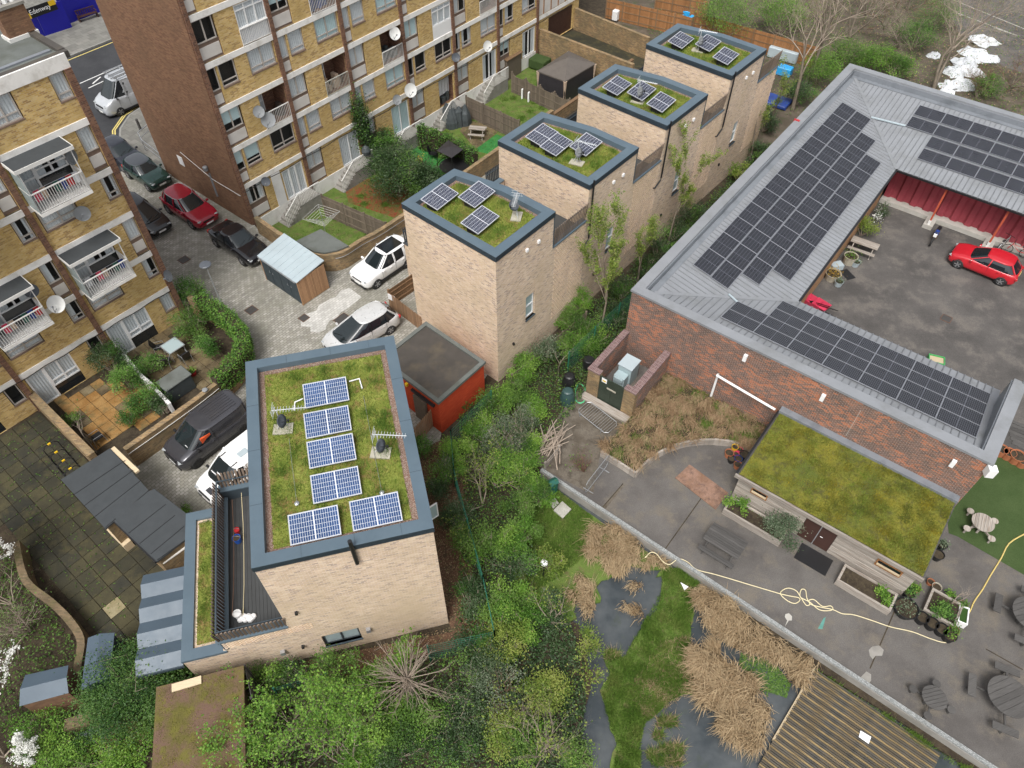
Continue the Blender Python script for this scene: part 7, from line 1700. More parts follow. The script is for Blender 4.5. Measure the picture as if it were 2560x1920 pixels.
SHR=[((2,1,1560,170),.9,1.6,1500,'leaf_dark','dark ivy shrub beside the far end of the row house wall'),((2,1,1400,350),.9,1.7,1600,'leaf_dark','dark ivy shrub left of the grey parapet middle'),((2,1,1260,480),.9,1.7,1600,'leaf_dark','dark ivy shrub beside the second row house'),((2,1,1150,650),.8,1.6,1500,'leaf_dark','dark ivy shrub close to the grey parapet corner'),((2,1,960,860),.8,1.5,1400,'leaf_dark','dark shrub right of the slender spring tree'),((2,1,880,1080),.8,1.3,1300,'leaf_dark','dark shrub behind the brick bin enclosure'),((2,1,640,1250),1.15,1.6,3200,'leaf_mid','bushy mid green shrub left of the slender spring tree'),((2,1,520,1330),.8,1.4,1800,'leaf_mid','mid green shrub over the sunken board fence'),((2,1,300,1380),.9,1.5,1800,'leaf_silver','grey green shrub beside the corner of the nearest row house'),((2,1,480,1100),.6,1.6,1500,'leaf_bright','bright hedge top against the nearest row house wall'),((2,1,620,960),.6,1.9,1500,'leaf_bright','bright shrub below the yellow-green slender tree'),((2,1,150,1470),.7,1.4,1900,'leaf_bright','bright green shrub at the foot of the nearest row house corner'),((2,1,40,1600),.7,1.3,1900,'leaf_bright','bright green shrub above the red hut fence'),((1,2,2110,160),1.0,1.6,2600,'leaf_mid','mid green shrub above the green mesh fence corner'),((1,2,1960,420),.9,1.4,2400,'leaf_bright','bright green shrub right of the mesh fence by the red hut'),((1,2,2130,480),1.1,1.7,2200,'leaf_silver','silver green shrub in the middle of the green belt'),((1,2,1760,160),.45,.8,600,'leaf_hedge','small dark shrub against the red painted hut'),((1,2,1760,590),.8,1.5,2600,'leaf_bright','bright climbing shrub on the mesh fence beside the nearest roof'),((1,2,1700,740),.6,1.3,1600,'leaf_bright','bright green bush inside the mesh fence by the litter path'),((1,2,1450,540),.55,.8,900,'leaf_hedge','low green shrub beside the short picket fence'),((1,2,1610,820),.8,1.5,2000,'leaf_dark','dark ivy mass left of the mesh fence beside the nearest house'),((1,2,1700,1130),.8,1.5,2000,'leaf_dark','dark ivy mass opposite the open casement'),((1,2,2140,760),1.0,1.7,2600,'leaf_bright','bright shrub at the left of the wood pile'),((1,2,1880,1330),1.0,1.8,2600,'leaf_mid','mid green bush over the mesh fence near the roof corner'),((1,2,2160,1360),.9,1.6,2500,'leaf_bright','bright bush left of the small lawn by the concrete covers'),((2,2,60,80),.8,1.3,1900,'leaf_mid','mid green bush left of the compost bins'),((2,2,190,200),.7,1.2,1900,'leaf_bright','bright green bush beside the dark compost bin'),((2,2,60,330),.9,1.5,1900,'leaf_silver','grey green shrub left of the branch pile'),((2,2,170,540),.55,1.2,1400,'leaf_bright','bright shrub touching the pile of cut branches'),((2,2,110,740),.9,1.5,2600,'leaf_bright','large bright shrub above the green post box'),((2,2,230,960),.75,1.2,2200,'leaf_bright','bright shrub beside the square concrete covers'),((2,2,80,1050),.7,1.2,1700,'leaf_mid','mid green shrub by the low timber frame'),((2,2,90,1290),.7,1.2,2000,'leaf_bright','bright shrub at the left edge of the small lawn'),((2,2,50,1530),.9,1.2,2000,'leaf_dark','dark ivy bush at the bottom of the small lawn'),((2,2,330,1560),.6,1.0,900,'leaf_yellow','thin yellow-green shrub beside the white lamp by the pond'),((1,3,1850,180),.9,1.6,2300,'leaf_dark','dark ivy mass at the mesh fence corner near the front wall'),((1,3,2130,250),.9,1.6,2600,'leaf_bright','bright bush right of the mesh fence corner'),((1,3,2140,560),.9,1.5,2400,'leaf_yellow','yellow-green bush below the mesh fence corner'),((1,3,1930,640),1.0,1.5,2400,'leaf_dark','dark ivy bush below the mesh fence turn'),((1,3,2040,930),1.0,1.5,2200,'leaf_silver','silver green shrub right of the bare pollard tree'),((1,3,1830,1120),1.0,1.4,2200,'leaf_dark','dark ivy patch under the bare pollard shoots'),((1,3,1720,1430),1.0,1.2,2600,'leaf_dark','dark ivy patch at the bottom edge right of centre'),((1,3,2100,1350),.8,1.2,1900,'leaf_yellow','yellow-green bush at the bottom edge left of the pond'),((1,3,1330,1250),1.1,2.0,2600,'leaf_mid','mid green bush below the bare pollard tree'),((1,3,1250,1520),1.0,1.4,2400,'leaf_dark','dark ivy bush at the bottom edge near the centre'),((1,3,1020,960),.9,2.0,1500,'leaf_bright','tall bright bush in front of the nearest house wall'),((1,3,700,800),.8,2.2,1500,'leaf_mid','loose green bush in front of the low window'),((1,3,280,960),.9,1.6,2200,'leaf_dark','dark ivy bush left of the tall bright bush'),((1,3,80,880),.6,1.5,1300,'leaf_mid','green bush at the left foot of the nearest house wall'),((1,3,620,1150),.9,1.4,1600,'leaf_dark','dark bush behind the bare arching stems'),((1,3,1020,1330),1.0,2.2,2500,'leaf_bright','bright green bush at the bottom right of the bare arching stems'),((1,3,900,1590),.7,1.4,1300,'leaf_bright','small bright bush at the bottom edge under bare stems'),((2,3,60,230),.7,1.3,1900,'leaf_bright','bright bush left of the upper pond'),((2,3,60,480),.6,1.1,1500,'leaf_bright','bright low bush between ivy and upper pond'),((2,3,330,300),.8,1.0,1700,'leaf_dark','dark ivy clump beside the upright bare stems'),((2,3,300,980),.9,1.4,2200,'leaf_yellow','yellow-green shrub left of the narrow lower pond'),((2,3,660,560),.55,.9,700,'leaf_yellow','thin yellow-green shrub reaching over the upper pond'),((2,3,80,1400),.9,1.4,2000,'leaf_mid','mid green shrub at the bottom edge left of the narrow pond'),((2,3,560,1580),.7,1.0,1100,'leaf_mid','low reddish green shrub at the bottom edge by the narrow pond'),((0,3,1130,980),1.6,2.2,16000,'leaf_ever','large round clipped evergreen bush beside the zinc canopy'),((0,3,1590,840),.45,.9,700,'leaf_hedge','small evergreen bush at the end of the low wing wall'),((0,3,420,1330),1.0,1.5,2600,'leaf_bright','bright green bush in front of the crumbling wall'),((0,3,950,1560),1.0,.8,2600,'leaf_bright','low bright undergrowth beside the mossy garage roof'),((0,3,600,1540),.8,.9,1800,'leaf_mid','mid green weeds below the old folding stool'),((0,3,1290,1330),.5,1.0,1000,'leaf_mid','green shrub against the side of the mossy garage'),((0,1,1640,900),.85,2.2,2600,'leaf_hedge','tall shrub at the corner of the left block by the patio'),((0,1,1620,1120),.9,1.9,2600,'leaf_mid','loose green shrub inside the patio hedge'),((0,1,1800,1320),.7,1.6,2000,'leaf_hedge','dark green shrub beside the patio table'),((0,1,1250,1510),.8,1.2,1900,'leaf_hedge','green shrub in front of the patio chairs'),((0,1,910,1430),.9,2.2,2800,'leaf_dark','dark ivy mass climbing the left end of the white divider wall'),((0,1,1080,1590),.8,1.9,2300,'leaf_hedge','ivy mass hanging over the white divider wall'),((0,2,1260,120),.8,1.5,2200,'leaf_hedge','green shrub along the orange patio by the white wall'),((0,2,1110,270),.55,.8,900,'leaf_hedge','low leafy plant at the edge of the orange patio'),((0,2,1400,170),.6,1.4,1300,'leaf_dark','dark ivy at the brick wall end of the orange patio'),((0,2,600,320),.45,.7,600,'leaf_mid','small green shrub by the bare sapling'),((0,2,1600,1110),.3,.4,350,'leaf_bright','small green weed at the corner of the low wing'),((1,0,1200,1480),2.1,3.0,14000,'leaf_dark','largest dark evergreen bush in the long block gardens'),((1,0,1100,1270),1.2,2.6,5000,'leaf_dark','evergreen bush in front of the ivy-clad pier'),((1,0,1450,1540),1.2,2.4,5000,'leaf_dark','evergreen bush behind the nearest row house roof'),((1,0,1230,1570),.7,1.6,900,'leaf_orange','orange-yellow flowering shrub in front of the large dark bush'),((1,0,1390,1440),.5,2.2,350,'leaf_orange','orange-yellow sprays on the right of the large dark bush'),((2,0,1850,130),2.4,4.0,5500,'leaf_bright','big bright green bush behind the farthest row house'),((3,0,130,130),2.2,3.2,4500,'leaf_bright','bright green bush beyond the brown fence'),((3,0,450,600),1.6,2.4,3600,'leaf_bright','bright green bush left of the grey parapet far corner'),((3,0,680,470),1.6,2.2,3400,'leaf_mid','mid green bush behind the grey parapet far corner'),((3,0,900,500),1.5,2.0,3600,'leaf_bright','bright low bush right behind the far parapet corner'),((3,0,1110,580),1.4,1.8,3000,'leaf_bright','bright low bush behind the far parapet next to the white tarpaulin'),((3,0,1300,280),1.9,2.6,2800,'leaf_hedge','dark green bush in the far scrub'),((3,0,280,800),1.2,1.8,2400,'leaf_dark','dark bush between the farthest row house and the grey parapet'),((3,0,1900,740),1.3,1.5,1700,'leaf_mid','mid green bush at the far right behind the grey parapet'),((3,0,1480,90),2.0,2.8,2000,'leaf_hedge','olive bush at the top edge beside the far car park'),((2,0,2140,1320),.9,1.6,1500,'leaf_dark','dark shrub beside the third row house wall'),((2,0,2200,1050),.9,1.6,1500,'leaf_dark','dark shrub beside the farthest row house wall'),((2,0,1980,1500),.7,1.7,1000,'leaf_yellow','sparse yellow-green shrub against the third row house wall'),((2,1,1480,60),.6,2.0,900,'leaf_yellow','sparse yellow-green shrub against the second row house link'),]  # dark bushes take their tone from the dark ivy leaf colours
for px,r_,h,n,mt,lb in SHR:
 zz=-.9 if px[:2]==(1,0)else(PZ if px[0]==2 and px[1]==3 else 0)
 shrub(px,r_,h,int(n*1.6),mt,lb,size=.105 if px[1]==0 else.078,zb=zz,twigs=16 if n<4000 else 30,tw_out=1.12,hollow=.8 if 'clipped' in lb else.5,clump=90 if 'clipped' in lb else None,mat2={'leaf_bright':'leaf_mid','leaf_mid':'leaf_bright','leaf_silver':'leaf_dark','leaf_dark':'leaf_hedge'}.get(mt),frac=.22)
def hedge(label,path,z0,z1,wd,n,mats,seed,size=.10):
 g=np.random.default_rng(seed);P_=np.array([v2(p)for p in path]);seg=np.linalg.norm(np.diff(P_,axis=0),axis=1);cum=np.append(0,np.cumsum(seg));s_=g.uniform(0,cum[-1],n)
 i=np.clip(np.searchsorted(cum,s_)-1,0,len(seg)-1);f=(s_-cum[i])/seg[i];q=P_[i]+(P_[i+1]-P_[i])*f[:,None];d=(P_[i+1]-P_[i])/seg[i][:,None];nn=np.column_stack([-d[:,1],d[:,0]])
 th=g.uniform(0,2*np.pi,n);rr=g.uniform(.8,1.05,n)+.1*np.sin(s_*5);off=np.clip(np.cos(th)*1.4,-1,1)*rr*wd/2;zz=(z0+z1)/2+np.clip(np.sin(th)*1.4,-1,1)*rr*(z1-z0)/2
 P3=np.column_stack([q+nn*off[:,None],zz])+g.normal(0,.04,(n,3));t=thing('clipped_hedge',label,'hedge',(*P_[0],0))
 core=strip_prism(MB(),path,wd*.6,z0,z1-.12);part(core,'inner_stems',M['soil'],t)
 leaves('foliage',mats[0],t,P3[:n*3//4],size,seed);leaves('foliage',mats[1],t,P3[n*3//4:],size,seed+1);return t
hedge('clipped green ivy hedge curving along the patio wall by the lamp post',hw_[2:20],.6,1.95,.75,11000,('leaf_hedge','leaf_bright'),1001)
hedge('ivy covered fence between the two far gardens',[T(1,0,1400,1090,.9),T(1,0,1650,1180,.9),T(1,0,1900,1320,.9)],-.9,1.0,.6,6000,('leaf_hedge','leaf_dark'),1003,.13)
iv=[]
for k_,(x,y)in enumerate(((880,930),(900,1010),(905,1090),(930,1160),(960,1210))):iv.append(SP(*tp(1,0,x,y),OB-EN*.3,EN))
t=thing('climbing_ivy','dark ivy climbing the brick pier above the large evergreen bush','ivy',(iv[-1].x,iv[-1].y,-.9));g=np.random.default_rng(77)
I_=np.array([list(p)for p in iv]);q=I_[g.integers(0,5,4200)]+g.normal(0,1,(4200,3))*np.array([.34,.34,.55]);dd=(q-np.array(OB))@np.array(EN);q=q-np.outer(np.maximum(dd+.05,0),np.array(EN))
leaves('foliage','leaf_dark',t,q[:3000],.13,78);leaves('foliage','leaf_hedge',t,q[3000:],.13,79)
seg_mesh('stems',[(I_[i+1],I_[i],.04,.03)for i in range(4)]+[(np.array([I_[4][0],I_[4][1],-.9]),I_[4],.06,.04)],'bark',t)
for(c,r_,x,y),h,lb,n in(((2,1,765,1255),8.6,'slender yellow-green spring tree beside the brick bin enclosure',6500),((2,1,1340,500),7.6,'slender spring tree against the second row house wall',4200),((2,0,2050,1400),6.6,'slender spring tree against the third row house wall',2600),((2,0,2200,1150),5.5,'slender spring tree by the farthest row house wall',1500),((2,1,1080,800),5.5,'thin yellow-green sapling beside the grey parapet corner',2400)):
 bare_tree(lb,T(c,r_,x,y),h,.085,3,(0,0),.42,5,'twig','spring_tree',n,'leaf_yellow',.10,up=.3,kl=.5)
bare_tree('small bare grey tree between the bushes by the compost bins',T(2,1,400,1590),2.8,.05,3,(0,0),.9,3,'twig')
def pollard(label,base,h,n,L,seed):
 g=np.random.default_rng(seed);t=thing('pollard_tree',label,'tree',(base[0],base[1],0),0,'trees and bare shrubs');b=np.array([base[0],base[1],0.]);top=b+np.array([-.15,.1,h]);segs=[]
 seg_mesh('trunk',[(b,(b+top)/2,.17,.15),((b+top)/2,top,.15,.14)],'bark',t)
 for i in range(n):
  d=g.normal(0,1,3);d[2]=abs(d[2])*.9+.25;d/=np.linalg.norm(d);p=top-np.array([0,0,g.random()*.8]);l_=L*g.uniform(.6,1.1)
  m_=p+d*l_*.5+g.normal(0,.05,3);e=m_+(d+np.array([0,0,.15]))*l_*.5+g.normal(0,.08,3);segs+=[(p,m_,.022,.014),(m_,e,.014,.005)]
  for _ in range(5):s0=m_+(e-m_)*g.random();segs.append((s0,s0+(d+g.normal(0,.5,3))*l_*.22,.007,.003))
 seg_mesh('branches',segs,'twig',t);return t
pb=T(1,3,1390,1080,0);pollard('bare pollard tree with a fan of shoots in front of the nearest house',pb,2.5,75,1.7,5)
BT=[((1,3,860,1659,0),4.2,.055,3,(-.5,.4),.75,3,'twig','bare arching stems at the bottom edge before the nearest house',900,'leaf_bright',4,.35),((1,3,940,1230,0),3.6,.05,3,(-.3,.3),.8,3,'twig','half bare arching shrub in front of the nearest house wall',1600,'leaf_bright',3,.4),((1,3,1650,1300,0),2.8,.035,3,(0,0),.9,3,'twig','thin grey bare shrub between ivy patches at the bottom',200,'leaf_mid',4,.5),((1,2,1960,1050,0),3.0,.04,3,(-.1,.1),.9,3,'twig','bare shrub with few leaves beside the mesh fence',500,'leaf_yellow',4,.5),((2,3,230,1540,PZ),3.2,.045,3,(0,.1),.8,4,'twig','big bare twiggy shrub left of the narrow lower pond',700,'leaf_yellow',6,.45),((2,3,640,850,PZ),1.8,.025,3,(.2,0),.9,3,'twig_red','red-brown twiggy shrub between the ponds and the ivy',350,'leaf_yellow',6,.6),((2,3,330,420,PZ),3.0,.035,2,(0,.1),.5,2,'twig','upright bare stems left of the upper pond',150,'leaf_yellow',5,.2),((2,2,620,760,0),1.6,.015,2,(-.2,.1),.7,3,'twig_red','heap of upright brown stems behind the leaning barrier',60,'leaf_mid',22,.5),((0,3,270,470,0),3.0,.04,3,(0,.05),.95,4,'twig','wide grey bare shrub left of the old bent wall',250,'leaf_mid',9,.7),((0,3,120,250,0),2.6,.035,3,(-.1,.1),.95,3,'twig','grey bare shrub at the left edge by the slab yard',150,'leaf_mid',7,.7),((0,2,835,590,0),3.2,.05,2,(-.25,.2),.7,3,'twig','pale bare sapling at the corner of the orange patio',40,'leaf_mid',1,.2),((3,3,1590,235,.35),1.6,.03,2,(.1,.1),.8,3,'twig','small bare tree in the square timber planter',0,None,2,.3),((3,0,210,960,0),11.0,.19,3,(-.02,.1),.6,5,'twig','tall bare tree trunk between the farthest row house and the school',700,'leaf_yellow',1,.2),((3,0,330,720,0),10.0,.2,3,(.15,.1),.65,5,'twig','leaning bare tree beside the far parapet corner',500,'leaf_mid',1,.2),((3,0,1430,770,0),9.0,.17,3,(.35,.25),.7,5,'twig','mossy bare tree leaning over the white tarpaulin',200,'leaf_yellow',2,.25),((3,0,700,330,0),7.5,.09,3,(0,.1),.8,5,'twig','bare tree in the far scrub behind the parapet corner',200,'leaf_mid',3,.3),((3,0,1000,260,0),6.5,.07,3,(0,.1),.9,5,'twig_red','brown bare thicket in the middle of the far scrub',100,'leaf_mid',4,.5),((3,0,600,80,0),7.0,.08,3,(0,.1),.85,5,'twig','bare tree at the top edge of the far scrub',200,'leaf_mid',4,.4),((3,0,1200,90,0),4.0,.06,3,(0,.1),.9,5,'twig_red','brown thicket at the top edge right of the far scrub',100,'leaf_mid',4,.5),((3,0,850,140,0),4.2,.06,3,(0,.1),.9,5,'twig_red','brown thicket at the top edge of the far scrub',100,'leaf_mid',4,.5),((3,0,1800,850,0),3.0,.05,3,(.1,.1),.9,5,'twig_red','brown bramble thicket right of the white tarpaulin',150,'leaf_mid',6,.6),((3,0,450,250,0),5.5,.08,3,(.05,.1),.8,5,'twig','bare tree beyond the brown fence left of the scrub',200,'leaf_mid',2,.3),((3,0,1120,420,0),4.2,.06,3,(0,.1),.9,5,'twig','grey bare thicket behind the low bright bushes',150,'leaf_mid',3,.5),((3,0,1380,250,0),4.4,.06,3,(.1,.1),.9,5,'twig','grey bare thicket beside the white tarpaulin',150,'leaf_mid',3,.5),((2,2,30,620,0),2.6,.035,3,(.1,0),.9,4,'twig','grey bare shrub in the green belt left of the pallet',120,'leaf_mid',4,.5),((1,2,2080,900,0),2.8,.04,3,(-.1,.1),.9,4,'twig','pinkish bare shrub in the middle of the green belt',250,'leaf_yellow',5,.5),((1,3,2130,1130,0),2.2,.03,3,(0,0),.9,4,'twig_red','brown bare shrub between ivy and the pond bank',120,'leaf_yellow',5,.5),((1,3,640,1330,0),3.0,.045,3,(-.4,.3),.8,4,'twig','bare leaning stems above the dark bush',250,'leaf_bright',4,.35),((3,0,2100,760,0),3.0,.05,3,(.1,.1),.9,5,'twig_red','brown bramble thicket at the far right edge',100,'leaf_mid',5,.6)]
for q,h,r0,dep,ln,sp_r,kd,tw,lb,nl_,lf,stm,fan in BT:
 bare_tree(lb,T(*q),h,r0,dep,ln,sp_r,kd,tw,'bare_tree' if r0>.06 else 'bare_shrub',nl_,lf,.09,stm,q[4],cat='tree' if r0>.06 else 'shrub',fan=fan)
for q,lb in(((0,3,2130,1560,0),'bright green young tree leaning over the mossy garage roof'),((1,3,260,1500,0),'bright green young tree at the bottom edge right of the mossy roof'),((1,3,1000,1120,0),'twiggy half-leafed young tree before the nearest house wall')):
 bare_tree(lb,T(*q),3.7,.06,3,(-.1,.1),.8,5,'twig','young_tree',3800,'leaf_bright',.10,3,0,cat='tree',fan=.4)
def blossom(label,q,h,n,seed):
 t=bare_tree(label,T(*q),h,.045,3,(0,.1),.75,3,'twig','blossom_tree',0,None,.07,3,q[4],cat='tree',fan=.35,up=.25)
 br=[c for c in t.children if c.name.startswith('branches')][0];V=np.empty(len(br.data.vertices)*3);br.data.vertices.foreach_get('co',V);V=V.reshape(-1,3)+np.array(t.location);g=np.random.default_rng(seed)
 P_=V[g.integers(0,len(V),n)]+g.normal(0,.05,(n,3));leaves('blossom','blossom',t,P_,.075,seed);return t
blossom('white blossom tree at the left edge above the slab yard corner',(0,3,10,30,0),4.2,9000,61)
blossom('white blossom bush in the bottom left corner',(0,3,40,1560,0),3.6,7000,62)
# ---------------------------------------------------------------- smaller things
M['deck_wet']=M_wood('dark_wet_deck_board',(.075,.07,.06),.35,(3,50),.5,(.14,.1,.05))
def one(name,mb,mat,label,cat,**k):return solo(mb,name,M[mat],label,cat,**k)
a,b_,d_=T(3,3,405,800,-.3),T(3,3,52,1405,-.3),T(3,3,1490,1535,-.3)
dk=thing('pond_deck','slatted wet timber deck at the pond edge below the wall','deck',(b_.x,b_.y,-1));al,st_=(d_-a),(b_-a);nb=37
ang=math.atan2(al.y,al.x);wid=st_.length*abs(math.sin(ang-math.atan2(st_.y,st_.x)))/nb
bm1,bm2=[mesh_of(MB().bx(0,al.length,-wid*.36,wid*.36,0,.03),'deck_board',M[m])for m in('deck_brown','deck_wet')]
for i in range(nb+14):
 p=a+st_*((i+.5)/nb);piece('deck_board',bm1 if i%3==1 else bm2,dk,p+Vector((0,0,.004*(i%3))),ang)
part(MB().bar(a-Vector((0,0,.05)),a+st_*1.02-Vector((0,0,.05)),.08,.16),'edge_trim',M['wood_new'],dk)
part(MB().bar(a+al*.1+st_*.2-Vector((0,0,.4)),a+al*.1+st_*.9-Vector((0,0,.4)),.15,.6).bar(a+al*.6+st_*.2-Vector((0,0,.4)),a+al*.6+st_*.9-Vector((0,0,.4)),.15,.6),'bearer',M['wood_dark_grey'],dk)
one('paper_sheet',MB().prism([v2(T(3,3,*q,-.25))for q in((800,1335),(892,1390),(870,1450),(785,1390))],-.262,-.25),'white_paper','crumpled white sheet lying on the pond deck','paper')
one('paper_sheet',MB().prism([v2(T(2,3,*q,-.3))for q in((1455,55),(1525,95),(1490,125))],PZ+.12,PZ+.14),'white_paper','white triangular sheet on the lawn strip','paper')
def round_table(label,c,r_,h,seats,sr,mat,rot=0.0,bench=False):
 t=thing('round_table',label,'picnic table',c,rot,'round picnic tables');n=7
 for i in range(n):
  y0,y1=-r_+2*r_*i/n+.006,-r_+2*r_*(i+1)/n-.006;pts=[]
  for k in range(7):y=y0+(y1-y0)*k/6;pts.append((math.sqrt(max(.002,r_*r_-y*y)),y))
  part(MB().prism(pts+[(-x,y)for x,y in pts[::-1]],h-.045,h),'top_board',M[mat],t,False)
 part(MB().bar((-r_*.6,0,h-.08),(r_*.6,0,h-.08),.09,.07).bar((0,-r_*.6,h-.08),(0,r_*.6,h-.08),.09,.07),'top_brace',M[mat],t,False)
 for i in range(seats):
  a=2*math.pi*(i+.5)/seats;ca,sa=math.cos(a),math.sin(a);R_=r_+.42*sr/.28
  if bench:s_=MB().box((R_*ca,R_*sa,h*.6),(.3,r_*1.15,.05),a)
  else:s_=MB().lathe([(sr*.95,0),(sr,.02),(sr*.95,.045)],(R_*ca,R_*sa,h*.58),12)
  part(s_,'seat',M[mat],t,False);part(MB().bar((R_*.95*ca,R_*.95*sa,h*.58),(r_*.35*ca,r_*.35*sa,.3),.07).bar((R_*ca,R_*sa,0),(R_*ca,R_*sa,h*.58),.08),'leg',M[mat],t,False)
 for i in range(4):a=math.pi/2*i;part(MB().bar((r_*.45*math.cos(a),r_*.45*math.sin(a),0),(r_*.4*math.cos(a),r_*.4*math.sin(a),h-.1),.09),'leg',M[mat],t,False)
 return t
round_table('large round dark picnic table with bench seats at the bottom right',T(3,3,2090,1040,.72),.82,.72,4,.3,'wood_dark_grey',R(20),True).location.z=.01
round_table('small round dark picnic table near the retaining wall',T(3,3,1440,1050,.6),.48,.6,4,.17,'wood_dark_grey',R(12)).location.z=.01
round_table('round weathered picnic table on the artificial turf',T(3,2,1860,1195,.6),.5,.6,4,.17,'wood_grey',R(60)).location.z=.015
round_table('round dark picnic table cut by the right edge',T(3,3,2290,330,.72),.8,.72,4,.3,'wood_dark_grey',R(15),True).location.z=.01
def picnic(label,c,L,rz,mat='wood_dark_grey',top=.85,h=.74):
 t=thing('picnic_table',label,'picnic table',c,rz)
 for i in range(7):y=-top/2+top*i/7;part(MB().bx(-L/2,L/2,y+.006,y+top/7-.006,h-.045,h),'top_board',M[mat],t,False)
 for s_ in(-1,1):
  for k in range(2):y=s_*(top/2+.28)+k*.13-.13;part(MB().bx(-L/2,L/2,y,y+.12,.41,.45),'seat_board',M[mat],t,False)
  for x in(-L*.36,L*.36):part(MB().bar((x,s_*(top/2+.32),0),(x,s_*.2,h-.06),.05,.1),'leg',M[mat],t,False)
 for x in(-L*.36,L*.36):part(MB().bar((x,-top/2-.4,.37),(x,top/2+.4,.37),.05,.09),'cross_rail',M[mat],t,False)
pc=T(2,2,1835,1365,.74);picnic('dark grey slatted picnic table between pond wall and mossy shed',(pc.x,pc.y,.01),1.75,AS,top=.85)
pc=T(1,0,1912,1105,-.2);picnic('small timber picnic table on the wet patio of the far garden',(pc.x,pc.y,-.89),1.3,AE+R(-60),'wood_grey',.6,.7)
pc=T(3,1,840,440,.7);picnic('weathered picnic bench against the courtyard wall',(pc.x,pc.y,.012),1.7,AS+R(4),'wood_grey',.62,.7)
def planter(label,x0,x1,y0,y1,h,mat='wood_grey'):
 t=thing('timber_planter',label,'planter',SL((x0+x1)/2,y0),AS);cx=(x0+x1)/2;w_=(x1-x0)/2;D2=y1-y0
 for nm,q in(('front_board',(-w_,w_,0,.1)),('back_board',(-w_,w_,D2-.1,D2)),('end_board',(-w_,-w_+.1,.1,D2-.1)),('end_board',(w_-.1,w_,.1,D2-.1))):part(MB().bx(*q,.005,h),nm,M[mat],t,False)
 part(MB().bx(-w_+.1,w_-.1,.1,D2-.1,.01,h-.08),'soil_fill',M['soil'],t,False)
 return t
planter('long timber planter under the left end of the mossy shed',9.3,12.2,-5.9,-5.0,.42);planter('long timber planter under the right end of the mossy shed',14.95,17.35,-6.1,-5.1,.42);planter('square timber planter with a bare tree right of the shed',18.45,19.78,-5.1,-3.85,.4)
for q,r_,h,n,mt,lb in(((2,2,1890,1020),.25,.55,260,'leaf_bright','young bright plant in the left planter'),((2,2,2010,1060),.3,.6,360,'leaf_bright','second bright plant in the left planter'),((3,3,985,135),.22,.35,260,'leaf_bright','round bright plant in the right planter'),((3,3,1030,218),.18,.3,200,'leaf_bright','smaller bright plant in the right planter corner'),((3,3,1500,310),.45,.5,700,'leaf_hedge','leafy green plant in the square planter'),((3,1,840,290),.75,1.5,1900,'leaf_yellow','yellow-green shrub against the courtyard wall'),((3,1,965,175),.55,1.2,1100,'leaf_dark','white flowering dark shrub in the courtyard corner')):
 shrub(q,r_,h,n,mt,lb,.09,'plant','plant','blossom' if 'flowering' in lb else None,.2,5,zb=.3 if q[0]<3 or q[1]==3 else 0,group='plants in beds')
shrub(None,.72,1.2,3000,'leaf_silver','round silver-leaved bush in front of the brown shed doors',.08,world=SL(12.05,-5.55,0),zb=.25)
def pot(label,q,r_,h,mat,leaf=None,z=.01,n=160,**k):
 p=T(*q,h);t=bucket('plant_pot',(p.x,p.y,z),r_,h,mat,label,'pot',None,False,'pots');
 if leaf:
  g=np.random.default_rng(int(q[2]+q[3]));P_=g.normal(0,1,(n,3))*np.array([r_*.55,r_*.55,h*.22])+np.array([p.x,p.y,h+.1]);leaves('foliage',leaf,t,P_,.08,int(q[2]))
for i,(x,y)in enumerate(((1340,355),(1425,405),(1510,455),(1577,510))):pot(['first','second','third','fourth'][i]+' black pot from the left in front of the square planter',(3,3,x,y),.27,.4,'black','leaf_bright' if i==3 else None,n=60)
